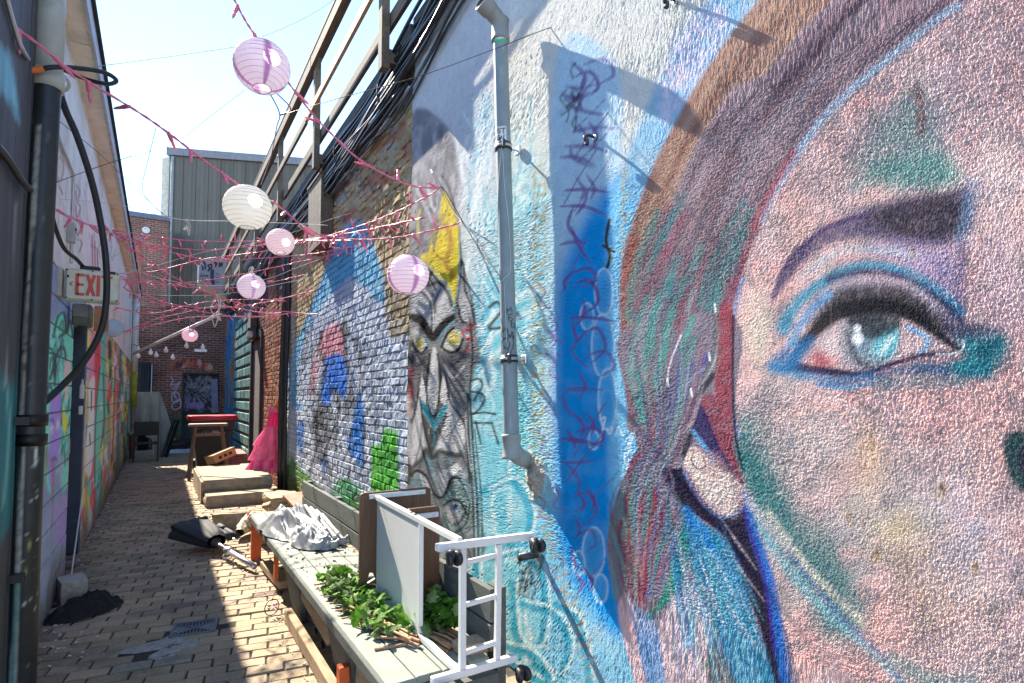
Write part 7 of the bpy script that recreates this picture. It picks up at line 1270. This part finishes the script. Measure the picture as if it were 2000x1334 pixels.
for k, xq in enumerate((0.16, 0.26)):
    fb_ = thing('folding_frame', ('thin black folding frame leaning under the right side of the dust sheet', 'wider black folding frame leaning outermost beside the dust sheet')[k], 'frame', (xq, 17.3, 0), group='black folding frames leaning by the dust sheet'); MB().beam((xq - 0.05, 17.2, 0), (xq + 0.22, 17.45, 0.95), 0.06, 0.04).build('rail', 'blackpaint', fb_); MB().beam((xq - 0.05, 17.5, 0), (xq + 0.22, 17.7, 0.95), 0.06, 0.04).build('rail', 'blackpaint', fb_); MB().beam((xq + 0.1, 17.33, 0.5), (xq + 0.1, 17.6, 0.5), 0.03, 0.03).build('rung', 'blackpaint', fb_)
V, Fc = rock('x', (0.62, 19.6, 0.16), (0.75, 0.5, 0.30), None, 41, 0.12, 10); tag(mk('dark_crate', V, Fc, 'blackpaint', None), 'dark crate on the ground left of the graffitied door', 'crate'); V, Fc = heap(0.55, 18.6, 0.5, 0.5, 0.12, 44, 30); V = np.array(V); V[:, 2] -= BZ; o = mk('plastic_sheet', V, Fc, pm('blueish_plastic', (0.55, 0.58, 0.64), rough=0.4, trans=0.2), None, True); tag(o, 'crumpled pale plastic sheet on the ground before the far door', 'plastic sheet')
a = ony(414, 740, 19.8); b = ony(425, 806, 19.8); o = MB().box(((a.x + b.x) / 2, 19.85, (a.z + b.z) / 2), (b.x - a.x, 0.04, a.z - b.z), R=Matrix.Rotation(-0.05, 3, 'Y')).build('leaning_panel', pm('lilac_panel', (0.20, 0.21, 0.30), var=0.4, scale=3), None); tag(o, 'pale lilac panel leaning across the right side of the far door', 'panel')
# white pole across the alley
o = MB().tube([ony(258, 692, 13.0), ony(420, 618, 12.0)], 0.028, 12).build('white_pole', 'whitepaint', None, True); tag(o, 'white pole sticking out diagonally across the alley from the left wall', 'pole')
# ------------------------------------------------------------------ right wall: cables, railing, box, conduits
R = random.Random(12)
M['cableblack'] = pm('cable_black', (0.018, 0.018, 0.02), var=0.3, rough=0.45, bump=0, spec=0.5)
CBd = thing('overhead_cable_bundle', 'thick bundle of black cables running along the top of the right wall', 'cables', (1.7, 10, 4.4), None)
for i in range(26):
    zb_ = 4.50 - 0.42 * R.random() ** 1.2; ph = R.uniform(0, 6.3); xo = 1.735 - 0.10 * R.random(); pts = []
    y = 2.6 if i % 3 else 4.4
    while y < 19.5:
        sag = 0.10 * abs(math.sin((y - 1.0) / 2.6 * math.pi / 1.9 + ph * 0.12)); pts.append((xo + R.uniform(-0.02, 0.02), y, min(zb_ + (0.30 if y < 3.6 else 0.12 if y < 4.5 else 0) - sag + R.uniform(-0.035, 0.035), 4.53 if y > 4.3 else 4.9))); y += R.uniform(0.6, 1.1)
    MB().tube(crv(pts, 5), R.choice((0.008, 0.010, 0.012, 0.016)), 7).build('cable', 'cableblack' if i % 9 else 'steel', CBd, True)
for y in (4.9, 6.4, 8.1, 10.2, 12.5): MB().tube([(1.72 - 0.10 * math.cos(a), y, 4.33 + 0.20 * math.sin(a)) for a in np.linspace(0, 6.283, 20)], 0.006, 6).build('cable_tie', 'black', CBd)
VC = thing('vertical_cables', 'black vertical cable conduits beside the pink dress', 'cables', (1.72, 9.95, 0))
for i in range(5): x = 1.735 - 0.045 * (i % 2) - 0.01 * R.random(); y = 9.55 + 0.075 * i; MB().tube(crv([(x, y, 4.45), (x + 0.01, y + 0.02, 3.0), (x - 0.015, y, 1.6), (x, y + 0.02, 0.06)], 6), R.choice((0.018, 0.024, 0.03)), 10).build('conduit', 'cableblack', VC, True)
# roof railing
M['oldwood'] = pm('grey_timber', (0.115, 0.085, 0.06), var=0.4, scale=6, rough=0.85, bump=0.3, bscale=30, wave=(6, 0.7, 6)); M['newwood'] = pm('fresh_timber', (0.42, 0.27, 0.15), var=0.2, scale=6, rough=0.7, wave=(6, 0.7, 6))
XR = 1.56; RLG = thing('roof_railing', 'weathered timber railing along the roof edge above the right wall', 'railing', (XR, 9, 4.3))
for (a, b, z0, z1, m_, wd_) in ((-1.0, 7.0, 5.68, 5.66, 'oldwood', 0.15), (7.02, 12.0, 5.66, 5.62, 'oldwood', 0.15), (12.02, 19.0, 5.62, 5.6, 'oldwood', 0.15)):
    MB().beam((XR - 0.06, a, z0), (XR - 0.06, b, z1), 0.04, wd_).build('top_rail', m_, RLG); MB().beam((XR - 0.01, a, z0 + wd_ / 2 + 0.012), (XR - 0.01, b, z1 + wd_ / 2 + 0.012), 0.15, 0.022).build('rail_cap', m_, RLG)
for (a, b, z0, z1, m_, wd_) in ((0.5, 7.3, 5.12, 5.08, 'newwood', 0.085), (7.3, 12.0, 5.06, 5.05, 'oldwood', 0.085), (12.0, 19.0, 5.04, 5.03, 'oldwood', 0.085)): MB().beam((XR - 0.055, a, z0), (XR - 0.055, b - 0.01, z1), 0.035, wd_).build('middle_rail', m_, RLG)
for (a, b) in ((-1, 9.4), (9.4, 19.0)): MB().beam((XR + 0.06, a, 4.80), (XR + 0.06, b - 0.01, 4.76), 0.035, 0.13).build('lower_rail', 'oldwood', RLG)
for y in (2.2, 4.55, 7.0, 9.45, 12.0, 14.4, 16.8): MB().bbox((XR - 0.035, y - 0.045, 4.34), (XR + 0.035, y + 0.045, 5.74)).build('post', 'oldwood', RLG); MB().bbox((XR + 0.036, y - 0.04, 4.40), (1.70, y + 0.04, 4.52)).build('bearer', 'oldwood', RLG)
a = onx(622, 345, 1.55); TBx = thing('timber_box', 'tall weathered timber box fixed high on the brick wall below the railing', 'box', (1.62, 7.2, 3.35))
for k, (xx_, ya, yb) in enumerate(((1.50, 6.95, 7.62),)):
    for j in range(4): MB().bbox((1.615, 6.95 + j * 0.17, 3.42), (1.64, 6.95 + j * 0.17 + 0.165, 4.28)).build('face_board', 'oldwood', TBx)
for j in range(1): MB().bbox((1.642 + j * 0.125, 6.95, 3.42), (1.642 + j * 0.125 + 0.121, 6.972, 4.28)).build('side_board', 'oldwood', TBx)
MB().bbox((1.60, 6.93, 4.285), (1.77, 7.66, 4.31)).build('lid', 'oldwood', TBx); MB().bbox((1.642, 6.975, 3.42), (1.77, 7.62, 3.44)).build('bottom', 'oldwood', TBx)
# hand lettered board hanging at the far end
Yo = 13.5; c_ = [ony(391, 507, Yo), ony(444, 504, Yo), ony(434, 572, Yo), ony(388, 550, Yo)]; OB = thing('lettered_board', 'hand lettered grey board hanging high across the alley', 'sign', c_[3]); m = MB(); m.prism(c_, (0, 0.03, 0)); m.build('board', pm('board_grey', (0.27, 0.265, 0.26), var=0.12), OB)
c2 = [ony(383, 562, Yo - 0.1), ony(388, 552, Yo), ony(434, 573, Yo), ony(448, 590, Yo - 0.1)]; m = MB(); m.prism(c2, (0, 0.04, -0.02)); m.build('shelf', pm('card_tan', (0.42, 0.29, 0.15)), OB); m = MB(); m.beam(ony(387.5, 518, Yo - 0.02), ony(386, 553, Yo - 0.02), 0.03, 0.03); m.build('edge_strip', 'whitepaint', OB)
def ink(L, w_=0.02): 
    m = MB(); P_ = [ony(u, v, Yo - 0.006) for u, v in L]
    for a, b in zip(P_[:-1], P_[1:]): m.beam(a, b, w_, 0.006, up=(0, 1, 0))
    m.build('lettering', pm('ink_blue', (0.05, 0.05, 0.10), bump=0) if w_ > 0.03 else 'black', OB)
ink([(397, 528), (395, 518), (398, 511), (401, 516), (401, 526)], 0.035); ink([(406, 530), (410, 524), (406, 518), (413, 516), (414, 522), (409, 526)], 0.03); ink([(419, 520), (424, 515), (420, 512), (418, 518), (422, 522)], 0.03); ink([(428, 522), (429, 513), (433, 520), (434, 512)], 0.03)
ink([(415, 526), (414, 536), (416, 556)], 0.07)
for L in ([(391, 540), (394, 536), (395, 541)], [(397, 541), (398, 536), (401, 540)], [(403, 536), (402, 541)], [(404, 541), (405, 537), (407, 541)], [(393, 549), (396, 545), (398, 549)], [(399, 550), (401, 545), (403, 550)], [(405, 546), (409, 547)], [(407, 547), (407, 552)], [(411, 548), (410, 552), (413, 553)], [(422, 534), (428, 536)], [(423, 541), (429, 543)], [(421, 549), (427, 552)]): ink(L, 0.012)
# ------------------------------------------------------------------ paper lanterns
M['wirerib'] = pm('lantern_wire', (0.30, 0.20, 0.28), var=0.1, rough=0.5, bump=0)
def papermat(name, col, stripe=None):
    m = pm(name, col, var=0.06, scale=8, rough=0.8, bump=0.25, bscale=40, bdist=0.004, trans=0.6, attr='paint'); return m
LMAT = papermat('lantern_paper', (0.8, 0.8, 0.8))
def lantern(u, v, w_, D, col, label, stripe=None, squash=0.94, tiltx=0.0, top=None, ribcol=None):
    c0 = Vector(CP + ray(u, v) * (F * D / w_)); t = thing('paper_lantern', label, 'lantern', c0, group='paper lanterns strung over the alley'); r = D / 2; n = 48; nr = 12; V = []; Fc = []; C_ = []
    Rt = Matrix.Rotation(tiltx, 3, 'X'); a0 = 0.32; per = 4; m_ = nr * per
    for i in range(m_ + 1):
        th = a0 + (math.pi - 2 * a0) * i / m_; rr = r * math.sin(th) * (1 - 0.014 * abs(math.sin(math.pi * i / per))); z = r * squash * math.cos(th)
        for k in range(n):
            a = 2 * math.pi * k / n; dn2 = 1 + 0.022 * math.sin(3 * a + u) * math.sin(2 * th + v) - 0.03 * max(0, math.cos(a - u * 0.7)) ** 6 * math.sin(th) ** 2; V.append(c0 + Rt @ Vector((rr * dn2 * math.cos(a), rr * dn2 * math.sin(a), z)))
            s_ = stripe is not None and (k % 12) in (0, 1); C_.append(stripe if s_ else col)
    for i in range(m_):
        for k in range(n): Fc.append((i * n + k, (i + 1) * n + k, (i + 1) * n + (k + 1) % n, i * n + (k + 1) % n))
    mk('paper_shade', V, Fc, LMAT, t, True, np.array(C_)); m = MB()
    for i in range(0, m_ + 1, per):
        th = a0 + (math.pi - 2 * a0) * i / m_; rr = r * math.sin(th) * 1.003; z = r * squash * math.cos(th); P_ = [c0 + Rt @ Vector((rr * math.cos(a), rr * math.sin(a), z)) for a in np.linspace(0, 2 * math.pi, 37)]; m.tube(P_, 0.0022 if i in (0, m_) else 0.0009, 5, cap=False)
    m.build('wire_ribs', 'wirerib' if ribcol is None else ribcol, t)
    m = MB(); z1 = r * squash * math.cos(a0)
    m.tube([c0 + Rt @ Vector((0.3 * r, 0, z1)), c0 + Rt @ Vector((0, 0, z1 + 0.12 * r)), c0 + Rt @ Vector((-0.3 * r, 0, z1))], 0.0012, 5); m.tube([c0 + Rt @ Vector((0, 0, z1 + 0.12 * r)), c0 + Rt @ Vector((0, 0, -z1))], 0.0012, 5); m.build('wire_spreader', 'steel', t)
    return t
LIL = (0.66, 0.50, 0.68); PNK = (0.74, 0.55, 0.66); PUR_ = (0.46, 0.24, 0.48)
lantern(512, 131, 104, 0.30, (0.88, 0.81, 0.88), 'large lilac paper lantern with purple bands, topmost against the sky', PUR_, tiltx=-0.12)
lantern(484, 405, 90, 0.30, (0.88, 0.88, 0.85), 'large plain white paper lantern before the metal clad building', None)
lantern(548, 473, 54, 0.25, (0.90, 0.78, 0.82), 'small pale pink paper lantern tilted just below the large white one', None, tiltx=-0.3)
lantern(491, 560, 52, 0.25, (0.90, 0.83, 0.90), 'small lilac striped paper lantern below the pale pink one', (0.62, 0.44, 0.70))
lantern(797, 537, 82, 0.25, (0.90, 0.80, 0.87), 'pink paper lantern with purple bands in front of the devil mural', PUR_)
lantern(371, 655, 28, 0.25, (0.90, 0.72, 0.82), 'tiny pink paper lantern hanging farthest away from the white pole', None)
lantern(221, 641, 36, 0.22, (0.62, 0.84, 0.90), 'small pale blue paper lantern beside the left wall', None)
# ------------------------------------------------------------------ pink light strings and wires
M['pinkwire'] = pm('pink_wire', (0.72, 0.17, 0.26), var=0.1, rough=0.5, bump=0); M['pinkbulb'] = pm('pink_bulb', (0.85, 0.30, 0.42), var=0.1, rough=0.25, bump=0, spec=0.6, trans=0.3); M['twine'] = pm('pale_twine', (0.62, 0.58, 0.52), var=0.15, rough=0.8, bump=0)
def bulbmesh():
    m = MB(); m.lathe((0, 0, 0), [(0.006, 0.004), (0.0075, 0.0), (0.0075, -0.03), (0.006, -0.034)], 8); n1 = len(m.F); m.lathe((0, 0, -0.033), [(0.0055, 0), (0.006, -0.015), (0.004, -0.03), (0.0008, -0.038)], 8)
    me = bpy.data.meshes.new('bulb'); me.from_pydata([tuple(v) for v in m.V], [], m.F); me.materials.append(M['pinkwire']); me.materials.append(M['pinkbulb']); me.polygons.foreach_set('material_index', [0] * n1 + [1] * (len(m.F) - n1)); return me
BME = bulbmesh()
def lightstring(label, pts, r=0.0035, step=0.22, seed=0, bulb=1.15):
    if pts[0][2] > 4.5: r *= 1.35; step *= 0.85
    R = random.Random(seed); P_ = crv([ony(*p) for p in pts], 8); t = thing('light_string', label, 'string lights', P_[0], group='pink light strings across the alley')
    m = MB(); sd = [p + Vector((r * 0.7 * math.cos(i * 1.3), 0, r * 0.7 * math.sin(i * 1.3))) for i, p in enumerate(P_)]; se = [p - Vector((r * 0.7 * math.cos(i * 1.3), 0, r * 0.7 * math.sin(i * 1.3))) for i, p in enumerate(P_)]; m.tube(sd, r * 0.75, 6); m.tube(se, r * 0.75, 6); m.build('wire', 'pinkwire', t, True)
    acc = step * 0.5
    for a, b in zip(P_[:-1], P_[1:]):
        L = (b - a).length; acc += L
        while acc > step:
            acc -= step * R.uniform(0.8, 1.25); p = a.lerp(b, R.random()); o = bpy.data.objects.new('bulb', BME); COL.objects.link(o); o.parent = t; o.location = p - P_[0]; o.rotation_euler = (R.uniform(-0.9, 0.9), R.uniform(-1.0, 1.0) if R.random() < 0.75 else R.uniform(1.5, 3.5), 0); o.scale = (bulb * 1.15, bulb * 1.15, bulb * 1.15)
    return t
lightstring('near pink light string from the top left corner down to the large white lantern', [(-20, 18, 3.3), (60, 75, 3.35), (150, 145, 3.5), (275, 222, 3.7), (340, 268, 3.8), (405, 318, 3.9), (466, 360, 3.97)], 0.0055, 0.19, 1, 1.3)
lightstring('pink light string from the large white lantern to the devil mural', [(532, 392, 4.0), (575, 428, 4.1), (600, 450, 4.2), (660, 465, 4.2), (725, 468, 4.0), (800, 460, 3.75), (893, 437, 3.45)], 0.005, 0.20, 2, 1.2)
lightstring('short pink light string above the topmost lilac lantern', [(448, -20, 3.3), (478, 38, 3.35), (505, 78, 3.38)], 0.0055, 0.16, 3, 1.25)
lightstring('pink light string from the topmost lantern down to the wall over the devil mural', [(562, 160, 3.4), (610, 222, 3.4), (650, 264, 3.4), (700, 310, 3.4), (760, 345, 3.4), (810, 364, 3.45), (856, 367, 3.5)], 0.005, 0.18, 4, 1.2)
lightstring('pink light string running back from the devil mural past the brick wall', [(856, 369, 3.5), (830, 386, 3.6), (760, 420, 4.2), (700, 442, 5.0), (620, 466, 6.0), (520, 490, 7.0), (400, 506, 7.5), (300, 530, 7.0), (212, 535, 6.5)], 0.004, 0.22, 5)
lightstring('pink light string from the left wall level across to the brick wall', [(98, 402, 4.6), (150, 430, 5.0), (205, 446, 6.0), (330, 466, 7.0), (430, 472, 7.0), (560, 470, 6.5), (650, 470, 5.5), (725, 468, 4.6)], 0.004, 0.22, 6)
lightstring('sagging pink light string across the middle of the metal cladding', [(205, 446, 6.0), (260, 472, 6.5), (330, 492, 7.0), (420, 509, 7.5), (500, 505, 7.5), (600, 497, 7.2), (700, 480, 6.0), (790, 460, 4.7)], 0.004, 0.23, 7)
lightstring('pink light string slanting down from the left eave to the brick wall', [(205, 447, 6.0), (280, 502, 6.5), (350, 547, 7.0), (430, 580, 7.5), (500, 600, 8.0), (590, 612, 8.0), (680, 614, 7.0), (760, 610, 5.6)], 0.004, 0.23, 8)
lightstring('pink light string crossing under the lilac striped lantern', [(215, 536, 8.0), (280, 548, 8.5), (380, 562, 9.0), (480, 560, 9.0), (580, 540, 8.8), (660, 520, 7.4)], 0.004, 0.24, 9)
lightstring('low pink light string rising from the blue lantern to the right', [(238, 650, 10.5), (300, 625, 10.5), (345, 614, 10.5), (430, 598, 10.5), (520, 612, 10.0), (575, 606, 9.7)], 0.0045, 0.26, 10)
lightstring('lowest pink light string near the white pole', [(240, 648, 11.0), (300, 635, 11.0), (370, 620, 11.0), (450, 618, 10.8), (540, 618, 10.5)], 0.0045, 0.28, 11)
lightstring('pink light string from under the exit sign sagging right', [(240, 560, 8.0), (290, 588, 9.0), (380, 606, 9.5), (480, 620, 9.5), (570, 612, 9.4)], 0.004, 0.26, 12)
lightstring('pink light string just under the level one before the cladding', [(205, 447, 6.2), (300, 478, 6.8), (400, 488, 7.2), (500, 480, 7.0), (600, 468, 6.4), (700, 452, 5.2), (830, 425, 3.9)], 0.004, 0.2, 13)
lightstring('pink light string at the height of the lilac striped lantern', [(215, 538, 7.4), (300, 556, 8.0), (400, 548, 8.2), (500, 530, 8.0), (600, 508, 7.6), (690, 490, 6.2)], 0.004, 0.2, 14)
lightstring('pink light string low over the teal blocks', [(225, 600, 9.5), (300, 612, 10), (400, 590, 10.2), (500, 585, 10), (570, 590, 9.6)], 0.0045, 0.22, 15)
lightstring('pink light string dipping between the cladding and the far brick', [(240, 545, 8.6), (320, 590, 9.4), (420, 602, 9.8), (520, 590, 9.6), (640, 560, 7.6)], 0.004, 0.22, 16)
def wire(label, pts, r=0.002, mat='twine', group='thin wires over the alley'): o = MB().tube(crv([ony(*p) for p in pts], 6), r, 5).build('thin_wire', mat, None, True); return tag(o, label, 'wire', group)
wire('white wire from the left eave to the topmost lantern', [(180, 131, 4.2), (320, 112, 3.8), (458, 92, 3.4)], 0.002, 'twine'); wire('white wire rising right from the topmost lantern across the sky', [(512, 72, 3.4), (590, 38, 3.4), (660, -5, 3.4)], 0.002, 'twine')
wire('grey wire crossing the sky from the left wall to the downpipe and beyond', [(105, 358, 4.8), (215, 318, 4.5), (325, 287, 4.3), (420, 262, 4.1), (500, 240, 3.9), (640, 198, 3.5), (815, 150, 3.1), (960, 98, 2.75), (1080, 52, 2.4), (1290, -15, 1.9)], 0.0022, 'cableblack')
wire('thin pink wire from the topmost lantern down left over the sky', [(478, 176, 3.5), (420, 220, 3.7), (355, 272, 3.9)], 0.0016, 'pinkwire'); wire('thin grey wire hanging in a bend before the metal building', [(305, 248, 3.8), (290, 310, 3.9), (278, 370, 4.0), (300, 402, 4.05), (318, 418, 4.1)], 0.0018, 'cableblack'); wire('thin grey wire slanting from the black pipe to the brick tower', [(30, 160, 3.7), (120, 240, 4.4), (205, 310, 5.2), (300, 402, 6.5), (330, 425, 7)], 0.0022, 'cableblack')
wire('white twine level across the metal cladding to the large white lantern', [(110, 388, 5.0), (230, 400, 5.6), (330, 425, 6.0), (385, 431, 6.0), (450, 432, 5.5), (560, 436, 5.0), (640, 440, 4.6)], 0.0025, 'twine'); wire('white twine slanting across the cladding to the timber box', [(215, 540, 7.0), (300, 520, 7.2), (400, 492, 7.2), (520, 470, 7.0), (640, 430, 6.6), (690, 415, 6.2)], 0.0028, 'twine'); wire('white twine level under the hanging board', [(240, 572, 8.0), (330, 577, 8.5), (430, 575, 8.5), (520, 560, 8.5), (640, 535, 7.6)], 0.0026, 'twine')
wire('white twine crossing low before the far brick wall', [(240, 520, 7.5), (330, 548, 8), (420, 558, 8.4), (520, 545, 8.4), (600, 515, 8.0), (780, 455, 5.0)], 0.0026, 'twine'); wire('purple ribbon wire hanging from the topmost lantern to the railing', [(527, 182, 3.4), (546, 222, 3.6), (540, 250, 4.2), (528, 310, 5.5), (510, 360, 7.0)], 0.004, 'wirerib'); wire('second purple ribbon from the topmost lantern', [(538, 180, 3.4), (568, 212, 3.5), (548, 224, 3.6)], 0.004, 'wirerib')
wire('taut black wire holding the string lights to the devil mural', [(856, 368, 3.5), (868, 371, 3.5), (905, 435, 3.42)], 0.003, 'cableblack', None); 
o = MB().tube(crv([ony(893, 437, 3.45), onx(905, 437, 1.73), onx(940, 492, 1.745), onx(990, 558, 1.745)], 6), 0.003, 5).build('thin_wire', 'cableblack', None, True); tag(o, 'black tie wire running down from the string lights to the downpipe', 'wire')
o = MB().tube(crv([onx(842, 332, 1.748), onx(872, 395, 1.745), onx(905, 436, 1.735)], 6), 0.003, 5).build('thin_wire', 'cableblack', None, True); tag(o, 'black tie wire on the devil mural above the yellow horn', 'wire')
# twine bow hanging under strings, cord connector
def tuft(label, u, v, y, s, mat, n, seed):
    R = random.Random(seed); c0 = ony(u, v, y); t = thing('cord_tangle', label, 'cord', c0); m = MB()
    for i in range(n): m.tube(crv([c0, c0 + Vector((R.uniform(-s, s) * 0.22, 0.02, -R.uniform(0.2, 0.5) * s)), c0 + Vector((R.uniform(-s, s) * 0.25, 0, -s * R.uniform(0.7, 1.1))), c0 + Vector((R.uniform(-s, s) * 0.2, 0.02, -s * R.uniform(0.4, 0.8)))], 5), 0.005 * (s / 0.3) ** 0.5, 5)
    m.build('loops', mat, t, True); m = MB(); m.lathe(c0 + Vector((0, 0, -0.02)), [(0, 0.02), (0.014, 0.01), (0.016, 0), (0.01, -0.015), (0, -0.02)], 8); m.build('knot', mat, t, True)
tuft('white cord tangle hanging below the hanging board', 424, 577, 8.0, 0.40, 'twine', 3, 1); tuft('white cord ends knotted on the twine before the metal cladding', 366, 428, 6.0, 0.14, 'twine', 4, 2); tuft('pale cord tail hanging beside the left eave', 215, 447, 6.0, 0.35, 'twine', 3, 3); tuft('lilac ribbon bow above the tiny far lantern', 376, 620, 10.5, 0.24, 'wirerib', 5, 4); tuft('white cord above the lilac striped lantern', 493, 520, 5.8, 0.14, 'twine', 4, 5)
c0 = ony(604, 452, 4.2); CN = thing('string_connector', 'pink plug connector on the light string right of the white lantern', 'plug', c0); MB().cbox(c0, (0.09, 0.03, 0.035), 0.006, Matrix.Rotation(0.5, 3, 'Y')).build('plug_body', 'pinkbulb', CN); MB().cbox(c0 + Vector((-0.055, 0, 0.028)), (0.04, 0.025, 0.03), 0.004, Matrix.Rotation(0.5, 3, 'Y')).build('clear_cap', 'twine', CN)
# festoon bulbs far away
FS = [[(262, 690, 15), (290, 682, 15), (330, 676, 15), (380, 665, 15)], [(258, 672, 15.5), (300, 685, 15.5), (345, 690, 15.5), (420, 662, 15.5)]]
for k, pts in enumerate(FS):
    P_ = crv([ony(*p) for p in pts], 8); t = thing('festoon_lights', ('upper festoon of round white bulbs before the far brick wall', 'lower festoon of round white bulbs above the far graffitied door')[k], 'string lights', P_[0], group='white festoons at the far end'); MB().tube(P_, 0.008, 5).build('wire', 'black', t)
    for i in (3, 9, 15, 21): m = MB(); p = P_[i]; m.lathe(p + Vector((0, 0, -0.09)), [(0, -0.05), (0.035, -0.04), (0.05, 0.0), (0.035, 0.04), (0.02, 0.05), (0.02, 0.09)], 12); m.build('bulb', pm('white_bulb', (0.85, 0.84, 0.80), rough=0.2, bump=0) if 'white_bulb' not in bpy.data.materials else bpy.data.materials['white_bulb'], t, True)
